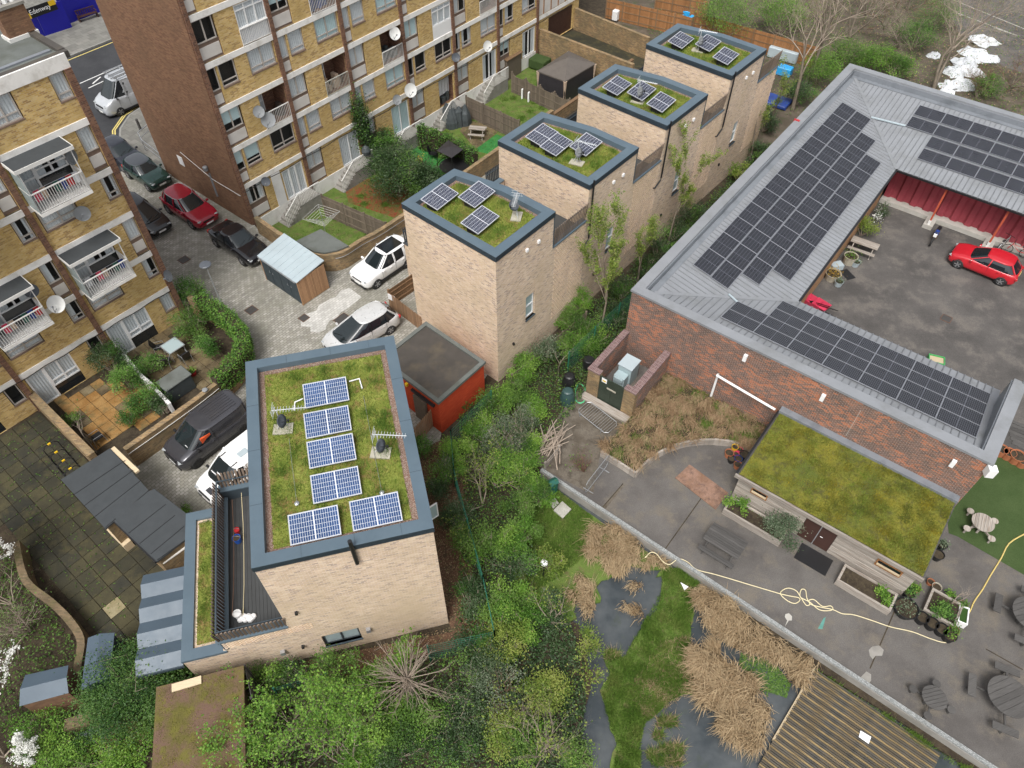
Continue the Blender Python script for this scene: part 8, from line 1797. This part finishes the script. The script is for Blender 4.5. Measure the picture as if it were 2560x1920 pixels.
for q,r_,h,m,lf,lb in(((3,3,1612,465),.2,.3,'terracotta','leaf_mid','terracotta pot right of the row of black pots'),((3,3,1225,140),.25,.35,'black','leaf_hedge','black pot with leafy plant at the shed corner'),((3,3,1275,105),.2,.3,'terracotta','leaf_bright','terracotta pot with green plant at the shed corner'),((3,3,1575,165),.2,.3,'black','leaf_bright','black pot behind the square planter'),((3,3,1685,245),.2,.3,'terracotta','leaf_mid','terracotta pot with green plant by the yellow hose'),((3,3,1410,48),.16,.22,'terracotta',None,'small empty terracotta pot behind the square planter'),((3,3,1462,92),.2,.26,'stone_pot',None,'pale pot with dry plant behind the square planter'),((3,3,1200,275),.5,.4,'black','leaf_silver','large black pot of silver foliage beside the square planter'),((3,2,2030,560),.3,.45,'terracotta',None,'leftmost large terracotta pot on the turf'),((3,2,2095,590),.3,.45,'terracotta',None,'second large terracotta pot on the turf'),((3,2,2165,615),.36,.5,'terracotta',None,'largest terracotta pot on the turf'),((3,2,2215,660),.3,.42,'terracotta',None,'terracotta pot on the turf cut by the right edge'),((3,2,1475,1470),.26,.35,'black',None,'empty black pot at the right end of the mossy shed'),((3,2,1510,1385),.22,.35,'black','leaf_silver','black pot with grey-green plant at the right end of the mossy shed'),((2,2,1880,590),.22,.35,'terracotta',None,'terracotta bucket left of the red tubs'),((2,2,1930,540),.17,.4,'yellow_plastic',None,'yellow-topped tub among the red tubs'),((2,2,1970,562),.15,.3,'pink_plastic',None,'right red tub of the bucket cluster'),((2,2,1938,600),.15,.28,'pink_plastic',None,'lower red tub of the bucket cluster'),((2,2,1958,640),.2,.33,'blue_tarp',None,'dark blue tub of the bucket cluster'),((2,2,1900,642),.19,.3,'black',None,'black tub of the bucket cluster'),((2,2,1953,692),.2,.3,'terracotta',None,'terracotta pot below the bucket cluster'),((2,2,2010,605),.24,.35,'black',None,'black pot at the shed side of the bucket cluster'),((3,1,722,550),.42,.6,'stone_pot','leaf_bright','large pale stone pot with green plant in the courtyard'),((3,1,568,700),.46,.5,'stone_pot','leaf_orange','pale stone pot of yellow flowers in the courtyard'),((3,1,765,600),.26,.35,'zinc_pale','leaf_silver','small grey planter beside the large stone pot'),((3,1,618,770),.26,.35,'zinc_pale','leaf_silver','small grey planter beside the yellow flowers'),((0,1,1660,1550),.2,.3,'red_plastic','leaf_bright','red pot on the patio by the grey garden store')):pot(lb,q,r_,h,m,lf)
wt=thing('garden_tub','white oblong tub of green plants at the end of the yellow hose','tub',T(3,3,1655,365),AS+R(100));part(MB().ring([(-.42,-.2),(.42,-.2),(.42,.2),(-.42,.2)],.05,0,.4),'tub_side',M['white'],wt,False);part(MB().bx(-.37,.37,-.15,.15,.1,.34),'soil_fill',M['leaf_mid'],wt,False)
def hose(label,pts,r_,mat,n=3):
 P_=smooth_path(pts,n);one('garden_hose',MB().tube([(p.x,p.y,.03+.004*(i%2))for i,p in enumerate(P_)],r_,6),mat,label,'hose',smooth=True)
h1=[T(2,2,*q,.03)for q in((1150,1500),(1200,1455),(1250,1470),(1300,1530),(1360,1560),(1440,1512),(1520,1540),(1600,1605),(1790,1655))]+[T(3,3,*q,.03)for q in((100,152),(270,190),(240,236),(170,215),(106,150),(165,105),(240,125),(280,180),(330,252),(362,240),(335,190),(325,125),(290,115),(275,160),(290,190),(360,225),(440,290),(520,300),(560,285),(540,258),(470,262),(400,205),(355,210),(370,245),(460,270),(560,290),(640,325),(740,335),(900,385),(1060,440),(1240,480),(1400,540),(1520,575),(1605,562))]
for p in h1[:6]:p.z=.03
hose('long cream hose with tangled loops across the playground',h1,.021,'hose',4)
hose('yellow hose curving from the turf to the white tub',[T(3,2,*q)for q in((2300,1270),(2212,1300),(2080,1380),(2010,1510),(1920,1655))]+[T(3,3,*q)for q in((1850,120),(1780,220),(1740,310),(1700,350),(1660,430))],.032,'hose_yellow')
hose('tangled green hose hanging beside the compost bins',[T(2,2,590+50*math.cos(i*1.1)+8*math.sin(i*2.3),80+85*math.sin(i*1.1)+6*i%11)for i in range(20)],.02,'hose_green')
q=[T(2,2,*p,.04)for p in((1535,695),(1870,940),(1760,1085),(1410,810))];one('plywood_board',MB().prism([v2(p)for p in q],.012,.04),'ply_rust','stained reddish plywood board lying by the mossy shed','board')
def barrier(label,M4):
 t=thing('crowd_barrier',label,'barrier',(0,0,0));f=MB();L,h=2.1,.95
 f.tube([(.15,0,0),(L-.15,0,0),(L,0,.15),(L,0,h-.15),(L-.15,0,h),(.15,0,h),(0,0,h-.15),(0,0,.15),(.15,0,0)],.02,6);part(f.xf(M4),'frame',M['steel'],t,False)
 for i in range(14):part(MB().bar((.15+i*.14,0,.01),(.15+i*.14,0,h-.01),.012).xf(M4),'bar',M['steel'],t,False)
 for x in(.3,L-.3):part(MB().bar((x,-.28,-.1),(x,.28,-.1),.04).bar((x,0,-.1),(x,0,.02),.03).xf(M4),'foot',M['steel'],t,False)
pa,pb_=T(2,2,560,240,.05),T(2,2,800,430,.05);dd=(pb_-pa).normalized();barrier('steel crowd barrier lying flat in the mud by the green doors',Matrix.Translation(pa+Vector((0,0,.06)))@Matrix.Rotation(math.atan2(dd.y,dd.x),4,'Z')@Matrix.Rotation(R(-86),4,'X'))
pa,pb_=T(2,2,630,960),T(2,2,800,740);dd=(pb_-pa).normalized();barrier('steel crowd barrier standing beside the retaining wall',Matrix.Translation(pa+Vector((0,0,.12)))@Matrix.Rotation(math.atan2(dd.y,dd.x),4,'Z'))
for(x,y),m,lb in(((475,150),'teal_bin','teal compost bin with lid beside the green hose'),((490,20),'black','black compost bin behind the teal one')):
 t=thing('compost_bin',lb,'bin',T(2,2,x,y));part(MB().lathe([(.42,0),(.40,.25),(.405,.27),(.36,.6),(.3,.8)],n=16),'body',M[m],t,False);part(MB().lathe([(.27,.8),(.28,.9),(.2,.95),(.03,.96)],n=16),'lid',M[m],t,False)
one('water_butt',MB().lathe([(.3,0),(.33,.5),(.3,.9),(.26,.94)],T(2,1,655,1540),14),'black','black water butt beside the enclosure corner','water butt')
pb2=thing('post_box','dark green box on a post at the end of the retaining wall','box',T(2,2,345,955,PZ),R(30));pb2.location.z=PZ;part(MB().bx(-.2,.2,-.15,.15,.35,1.15),'body',M['green_plastic'],pb2,False);part(MB().add([(-.24,-.2,1.15),(.24,-.2,1.15),(.24,.2,1.15),(-.24,.2,1.15),(-.24,0,1.3),(.24,0,1.3)],[(0,1,5,4),(2,3,4,5),(0,4,3),(1,2,5),(3,2,1,0)]),'lid',M['green_plastic'],pb2,False);part(MB().bx(-.05,.05,-.05,.05,0,.35),'post',M['green_plastic'],pb2,False)
for i,pts in enumerate((((435,1012),(512,1080),(440,1158),(358,1090)),((375,985),(405,1030),(355,1075),(320,1010)))):
 t=solo(MB().prism([v2(T(2,2,*p,PZ+.1))for p in pts],PZ,PZ+.1),'inspection_cover',M['concrete_pale'],['large square pale cover slab on the small lawn','small pale cover slab under the bright shrub'][i],'cover')
g=random.Random(3);wp=thing('branch_pile','pile of cut pale branches behind the slatted pallet','branch pile',T(2,2,370,520))
for i in range(30):
 c=T(2,2,350+g.uniform(-90,90),510+g.uniform(-90,90),.15+g.random()*.5);a=R(60+g.uniform(-45,45));L=g.uniform(.4,1.0);d3=Vector((math.cos(a),math.sin(a),g.uniform(-.1,.35)))*L;part(MB().tube([c-d3,c+d3*.2+Vector((0,0,.05)),c+d3],[.035,.03,.018],5),'branch',M['twig'],wp)
t=board_fence('weathered slatted pallet panel in front of the branch pile',T(2,2,285,735),T(2,2,405,595),0,.55,'wood_grey','wood_grey',bw=.12,panel=1.2,name='slatted_panel')
lp_=thing('garden_lamp','white topped garden lamp in the shrub by the pond','lamp',T(2,2,270,1659,PZ));lp_.location.z=PZ;part(MB().lathe([(.03,0),(.03,1.3)],n=8),'post',M['black'],lp_,False);part(MB().lathe([(.05,1.25),(.17,1.3),(.15,1.4),(.03,1.44)],n=12),'head',M['white'],lp_,False)
for q,s_,lb in(((1,1,415,1090),.45,'small iron cover beside the pale paving patch'),((1,1,755,1105),.8,'large iron cover next to the silver car'),((0,1,1590,587),.55,'iron cover in the lane near the black saloon'),((0,1,2172,1022),.55,'iron cover near the lamp post'),((3,1,1540,1095),.5,'iron drain grate in the middle of the courtyard')):
 p=T(*q);t=thing('iron_cover',lb,'manhole cover',(p.x,p.y,.012),R(51));part(MB().bx(-s_/2,s_/2,-s_/2,s_/2,0,.012),'plate',M['manhole'],t,False);part(MB().ring([(-s_/2-.04,-s_/2-.04),(s_/2+.04,-s_/2-.04),(s_/2+.04,s_/2+.04),(-s_/2-.04,s_/2+.04)],.035,-.002,.016),'frame',M['iron'],t,False)
lb0=T(0,1,1990,1150);hh=4.6;t=thing('street_lamp','slim grey street lamp with flat round head by the clipped hedge','street lamp',(lb0.x,lb0.y,0));part(MB().tube([(0,0,0),(0,0,.9),(0,0,hh)],[.07,.05,.035],8),'post',M['steel'],t,False);part(MB().lathe([(.05,hh-.1),(.3,hh),(.33,hh+.06),(.28,hh+.1),(.02,hh+.12)],n=18),'lamp_head',M['dish_dark'],t,False)
bk=thing('bike_rack','black and yellow hoop bike rack on the slab yard','bike rack',T(0,2,515,740),math.atan2(*(T(0,2,590,790)-T(0,2,420,590)).yx))
for y in(0,.75):part(MB().bx(-1.15,1.15,y-.03,y+.03,.04,.08),'base_bar',M['black'],bk,False)
for x in(-1.1,-.35,.4,1.1):part(MB().tube([(x,0,.06),(x,0,.6),(x,.15,.78),(x,.6,.78),(x,.75,.6),(x,.75,.06)],.025,6),'hoop',M['black'],bk,False);part(MB().bar((x,.3,.785),(x,.45,.785),.07),'band',M['yellow_plastic'],bk,False)
def chair(label,p,rz,mat='black',fm='steel',z=.045):
 t=thing('garden_chair',label,'chair',(p.x,p.y,z),rz,'garden chairs');part(MB().bx(-.24,.24,-.24,.24,.42,.46),'seat',M[mat],t,False);part(MB().bar((0,.24,.46),(0,.42,.98),.48,.03,up=Vector((0,1,0))),'backrest',M[mat],t,False)
 for sx in(-.24,.24):part(MB().tube([(sx,-.26,0),(sx,-.2,.63),(sx,.28,.63),(sx,.36,0)],.016,5),'leg_frame',M[fm],t,False)
tc=T(0,1,1490,1330,.72);t=thing('patio_table','glass-topped patio table with grey metal frame','table',(tc.x,tc.y,.045),AA);part(MB().bx(-.46,.46,-.46,.46,.70,.712),'glass_top',M['glass_pale'],t,False);part(MB().ring([(-.5,-.5),(.5,-.5),(.5,.5),(-.5,.5)],.05,.69,.72),'rim',M['steel'],t,False)
for x in(-.42,.42):
 for y in(-.42,.42):part(MB().bar((x,y,0),(x,y,.69),.035),'leg',M['steel'],t,False)
chair('dark folding chair left of the glass patio table',tc+Vector((-.85,.15,0)),R(110));chair('dark folding chair below the glass patio table',tc+Vector((-.2,-.9,0)),R(190));chair('dark folding chair right of the glass patio table',tc+Vector((.75,-.55,0)),R(230));chair('black folding chair beside the bare sapling',T(0,2,875,500),R(140))
t=thing('garden_store_box','dark green-grey plastic garden store on the patio','garden store',T(0,2,1560,60),AA);part(MB().bx(-.75,.75,-.45,.45,0,1.0),'body',M['tarp_grey'],t,False,bevel=.04);part(MB().bx(-.8,.8,-.5,.5,1.0,1.12),'lid',M['felt_grey'],t,False,bevel=.04)
ac=T(1,1,565,205,.9);t=thing('rotary_airer','square rotary clothes airer on the small lawn','clothes airer',(ac.x,ac.y,-.9),R(20));part(MB().tube([(0,0,0),(0,0,2.0)],.025,6),'post',M['steel'],t,False)
for i in range(4):a=math.pi/2*i;part(MB().bar((0,0,1.45),(1.25*math.cos(a),1.25*math.sin(a),1.85),.025),'arm',M['steel'],t,False)
ln_=MB()
for k in range(2,7):
 f=k/6
 for i in range(4):a,b2=math.pi/2*i,math.pi/2*(i+1);ln_.bar((1.25*f*math.cos(a),1.25*f*math.sin(a),1.45+.4*f),(1.25*f*math.cos(b2),1.25*f*math.sin(b2),1.45+.4*f),.012)
part(ln_,'washing_lines',M['rail_white'],t,False)
p=T(1,0,1710,1425,-.1);t=thing('trampoline','round trampoline behind the nearest row house roof','trampoline',(p.x,p.y,-.89));part(MB().lathe([(1.1,.72),(1.1,.74)],n=24),'mat',M['black'],t,False);part(MB().tube([(1.25*math.cos(2*math.pi*i/24),1.25*math.sin(2*math.pi*i/24),.75)for i in range(25)],.05,6),'rim',M['leaf_mid'],t,False)
for i in range(6):a=math.pi/3*i;part(MB().bar((1.2*math.cos(a),1.2*math.sin(a),0),(1.22*math.cos(a),1.22*math.sin(a),.75),.04),'leg',M['steel'],t,False)
gq=[T(2,0,*q,1.25)for q in((220,612),(490,440),(722,548),(460,702))];gc=sum(gq,Vector())/4;t=thing('gazebo','taupe canopy gazebo with beige drapes in the far garden','gazebo',(gc.x,gc.y,-.9));gx=[q-gc for q in gq];apex=Vector((gc.x,gc.y,2.0))
for i in range(4):part(MB().add([gq[i],gq[(i+1)%4],apex],[(0,1,2)]),'canopy_side',M['gazebo'],t);part(MB().bar((gq[i].x,gq[i].y,-.9),gq[i]*.985+gc*.015,.08),'post',M['black'],t);part(MB().tube([(gq[i].x*.97+gc.x*.03,gq[i].y*.97+gc.y*.03,z)for z in(-.85,0,1.2)],[.16,.07,.16],8),'drape',M['drape'],t);part(MB().bar(gq[i]-Vector((0,0,.06)),gq[(i+1)%4]-Vector((0,0,.06)),.04,.1),'edge_beam',M['gazebo'],t)
for i in(2,3):part(MB().add([Vector((gq[i].x,gq[i].y,-.85))*.99+gc*.01,Vector((gq[(i+1)%4].x,gq[(i+1)%4].y,-.85))*.99+gc*.01,gq[(i+1)%4]*.99+gc*.01-Vector((0,0,.1)),gq[i]*.99+gc*.01-Vector((0,0,.1))],[(0,1,2,3)]),'net_side',M['shade_black'],t)
sh_=[T(1,0,*q,1.0)for q in((1560,1300),(1660,1210),(1790,1290),(1690,1365))];t=thing('sun_canopy','black curved sun canopy over the garden seats','canopy',(sh_[0].x,sh_[0].y,-.9));part(MB().add(sh_+[sum(sh_,Vector())/4+Vector((0,0,.25))],[(0,1,4),(1,2,4),(2,3,4),(3,0,4)]),'cloth',M['shade_black'],t)
for q in sh_:part(MB().bar((q.x,q.y,-.9),q,.04),'post',M['black'],t)
for i,(x,y)in enumerate(((1432,1225),(1525,1265),(1535,1350))):chair(['left black garden chair on the bright green turf','middle black garden chair by the sun canopy','lower black garden chair by the sun canopy'][i],T(1,0,x,y+20,-.9),R(40*i),'black','black',-.89)
cv=MB();g=random.Random(8)
for i in range(12):p=T(1,0,1700+g.uniform(-50,120),1060+g.uniform(-40,30),-.8);cv.lathe([(.5,0),(.48,.5),(.35,.9+g.random()*.4),(.1,1.2+g.random()*.4)],(p.x,p.y,-.9),7)
one('furniture_cover',cv,'tarp_grey','patio furniture under crumpled dark grey covers','cover')
t=thing('garden_shed','small shed with pale brown roof by the far white doors','shed',T(1,0,2170,640,-.9),AE);part(MB().bx(-1,1,-.8,.8,0,1.8),'body',M['wood_fence_grey'],t,False);part(MB().prism([(-1.1,-.9),(1.1,-.9),(1.1,.9),(-1.1,.9)],[1.8,1.8,2.0,2.0],[1.86,1.86,2.06,2.06]),'roof',M['wood_brown'],t,False)
for i,(x,y)in enumerate(((95,800),(150,830))):one('folded_lounger',MB().box(T(2,0,x,y,-.5),(.6,.12,.8),AE+R(20)),'white',['left folded white lounger by the wavy fence','right folded white lounger by the wavy fence'][i],'lounger')
p=SP(*tp(1,0,950,1300),OB-EN*1.2,EN);one('rubbish_sack',MB().lathe([(.05,-.35),(.28,-.3),(.34,0),(.22,.25),(.05,.38)],p,9),'tarp_grey','black sack hung on the stair railing by the ivy','sack')
def two_wheeler(name,label,cat,p,rz,L,r_,col,motor=False):
 t=thing(name,label,cat,(p.x,p.y,.012),rz)
 for x in(-L/2+r_,L/2-r_):
  wq=thing_part('wheel',t,(x,0,r_),0);link('tyre',mesh_of(MB().tube([(r_*.93*math.cos(2*math.pi*i/20),0,r_*.93*math.sin(2*math.pi*i/20))for i in range(21)],.055 if motor else.025,6),'tyre',M['tyre']),wq);sp2=MB()
  for i in range(8):sp2.bar((0,0,0),(r_*.9*math.cos(i*.785),0,r_*.9*math.sin(i*.785)),.012)
  link('spokes',mesh_of(sp2,'spokes',M['rim']),wq)
 f=MB().tube([(-L/2+r_,0,r_),(-.1,0,r_*1.1),(L*.22,0,r_*2.2),(-.25,0,r_*2.1),(-L/2+r_,0,r_)],.03 if motor else.02,5).tube([(L/2-r_,0,r_),(L*.2,0,r_*2.7)],.025,5);part(f,'frame',M[col],t,False)
 part(MB().tube([(L*.16,-.33,r_*2.85),(L*.2,0,r_*2.75),(L*.16,.33,r_*2.85)],.016,5),'handlebar',M['black'],t,False);part(MB().box((-.3,0,r_*2.35),(.55 if motor else.24,.24 if motor else.14,.1)),'seat',M['black'],t,False,bevel=.03)
 if motor:part(MB().box((0,0,r_*1.4),(.5,.28,.35)),'engine',M['iron'],t,False,bevel=.04);part(MB().box((.18,0,r_*2.3),(.45,.26,.24)),'fuel_tank',M['blue_tarp'],t,False,bevel=.06);part(MB().box((L*.3,0,r_*2.4),(.1,.2,.2)),'headlamp',M['white'],t,False)
 return t
two_wheeler('motorcycle','blue and black motorcycle standing in the courtyard by the red wall','motorcycle',T(3,1,1425,415),R(233),2.0,.31,'black',True)
two_wheeler('bicycle','red framed bicycle leaning behind the red hatchback','bicycle',T(3,1,2120,545),R(150),1.7,.33,'red_plastic');two_wheeler('bicycle','silver bicycle behind the red hatchback near the post','bicycle',T(3,1,2010,490),R(35),1.7,.33,'steel')
for(x,y),lb in(((370,950),'left pink wheelbarrow upended at the courtyard corner'),((440,985),'right pink wheelbarrow upended at the courtyard corner')):
 t=thing('wheelbarrow',lb,'wheelbarrow',T(3,1,x,y+40),R(130));part(MB().add([(-.35,-.3,.2),(.35,-.3,.2),(.45,-.38,.55),(-.45,-.38,.55),(-.35,.3,.2),(.35,.3,.2),(.45,.38,.55),(-.45,.38,.55)],[(0,1,5,4),(0,3,2,1),(4,5,6,7),(0,4,7,3),(1,2,6,5)]),'tray',M['pink_plastic'],t,False)
 part(MB().bar((.5,-.12,.15),(-.95,-.3,.5),.035).bar((.5,.12,.15),(-.95,.3,.5),.035),'handles',M['black'],t,False);part(MB().lathe([(.18,-.04),(.19,.04)],(.55,0,.19),12,'y'),'wheel',M['tyre'],t,False)
one('door_mat',MB().box(SL(13.75,-5.5,.018),(1.5,.95,.02),AS),'black','black mat before the brown shed doors','mat');one('storage_crate',MB().box(T(3,1,590,640,.2),(.75,.5,.36),R(15)),'zinc_pale','pale blue crate between the stone pots','crate');one('door_mat',MB().box(T(3,1,685,712,.02),(.6,.9,.02),R(20)),'black','black mat on the courtyard asphalt','mat')
t=thing('green_crate','bright green crate of odds and ends in the courtyard','crate',T(3,1,1440,1475),R(-20));part(MB().ring([(-.42,-.3),(.42,-.3),(.42,.3),(-.42,.3)],.04,0,.32),'side',M['green_bright'],t,False);part(MB().bx(-.37,.37,-.25,.25,.02,.24),'contents',M['wood_new'],t,False)
cp_=SL(17.6,5.2,5.0);t=thing('camera_pole','grey pole with white security cameras at the end of the front wing','camera pole',(cp_.x+.3,cp_.y+.2,0));part(MB().tube([(0,0,0),(0,0,5.9)],.09,8),'pole',M['grey_paint'],t,False)
for a in(0,2.0):part(MB().box((.25*math.cos(a),.25*math.sin(a),5.75+.15*a),(.36,.14,.14),a),'camera',M['white'],t,False)
g=random.Random(12);tw=thing('tarpaulin_heap','heap of crumpled white tarpaulins behind the far parapet','tarpaulin',T(3,0,1650,650))
for i,(x,y,s_)in enumerate(((1860,330,1.7),(1780,430,1.4),(1900,490,1.5),(1700,520,1.4),(1620,600,1.3),(1760,600,1.5),(1600,720,1.2),(1700,710,1.4),(1440,460,.7),(1550,780,.9))):
 p=T(3,0,x,y,.3);vs=[];n=15;s_*=.85
 for f,z in((1,.03),(.8,.2),(.55,.32),(.3,.3)):
  for k in range(n):a=2*math.pi*k/n;rr=s_*f*g.uniform(.75,1.2);vs.append((p.x+rr*math.cos(a),p.y+rr*math.sin(a)*.85,z*g.uniform(.4,1.5)))
 part(MB().add(vs+[(p.x,p.y,.3)],[(r2*n+k,r2*n+(k+1)%n,r2*n+n+(k+1)%n,r2*n+n+k)for r2 in range(3)for k in range(n)]+[(3*n+k,3*n+(k+1)%n,4*n)for k in range(n)]),'tarp_fold',M['tarp_white'],tw)
for q,sz,m,lb in(((2,0,1480,95,.3),(1.7,.9,.5),'blue_light','bright blue plastic slide behind the orange fence'),((2,0,1545,170,.3),(.5,1.1,.5),'blue_light','lower end of the bright blue plastic slide'),((3,0,145,610,.4),(1.2,.8,.7),'blue_light','bright blue box beside the farthest row house'),((3,0,60,870,.2),(2.4,1.6,.3),'blue_tarp','dark blue tarpaulin beside the farthest row house'),((3,0,150,450,.5),(2.6,1.6,.9),'zinc_pale','pale blue covered cabin behind the farthest row house'),((2,0,895,130,.6),(.55,.5,.9),'white','white plastic bin on the wall beside the orange fence'),((2,0,240,540,-.4),(1.6,1.3,.8),'turf','green artificial mound beside the gazebo')):one('garden_object' if 'bin' not in lb else 'plastic_bin',MB().box(T(*q[:4],q[4]),sz,R(-35)),m,lb,'garden object' if 'bin' not in lb else 'bin',bevel=.06)  # last entry is a green artificial mound drawn as a plain box
for a,b2 in(((1600,100),(2212,330)),((1600,0),(2212,250)),((1950,240),(2212,330))):strip('far_parking_line',T(3,0,*a),T(3,0,*b2),.12,.016,M['concrete_pale'])
struct(MB().sheet([v2(T(3,0,*q))for q in((1500,0),(1650,280),(2000,560),(2212,640),(2600,200),(2400,-200),(1500,-200))],.010),'far_car_park',M['asphalt'])
t=thing('folding_stool','old pale grey folding stool on the rubble','stool',T(0,3,760,1400),R(20));part(MB().bx(-.3,.3,-.3,.3,.3,.36),'seat',M['zinc_pale'],t,False);part(MB().bar((-.3,-.3,0),(-.3,.3,.62),.03).bar((.3,-.3,0),(.3,.3,.62),.03).bar((-.3,.3,0),(-.3,-.3,.3),.03).bar((.3,.3,0),(.3,-.3,.3),.03),'leg_frame',M['steel'],t,False)
g=random.Random(21);rb2=struct(MB().sheet([v2(T(0,3,*q))for q in((560,1300),(1280,1200),(1330,1500),(900,1640),(560,1560))],.006),'rubble_ground',M['soil'])
rbm=mesh_of(MB().box((0,0,.05),(.28,.2,.1)),'rubble_stone',M['brick_wall'],bevel=.02)
for i in range(90):
 p=T(0,3,g.uniform(620,1260),g.uniform(1270,1540));q=piece('rubble_stone',rbm,rb2,(p.x,p.y,g.uniform(0,.05)),g.uniform(0,3));q.scale=(g.uniform(.6,1.3),)*3
dkr=struct(MB().sheet([v2(T(3,2,*q))for q in((2040,300),(2300,420),(2300,640),(2010,540))],.014),'timber_decking',M['wood_dark_grey'])
for i in range(7):p0,p1=T(3,2,2035+12*i,300+34*i),T(3,2,2300,400+34*i);part(MB().bar(p0+Vector((0,0,.03)),p1+Vector((0,0,.03)),.22,.03),'deck_board',M['wood_dark_grey'],dkr)
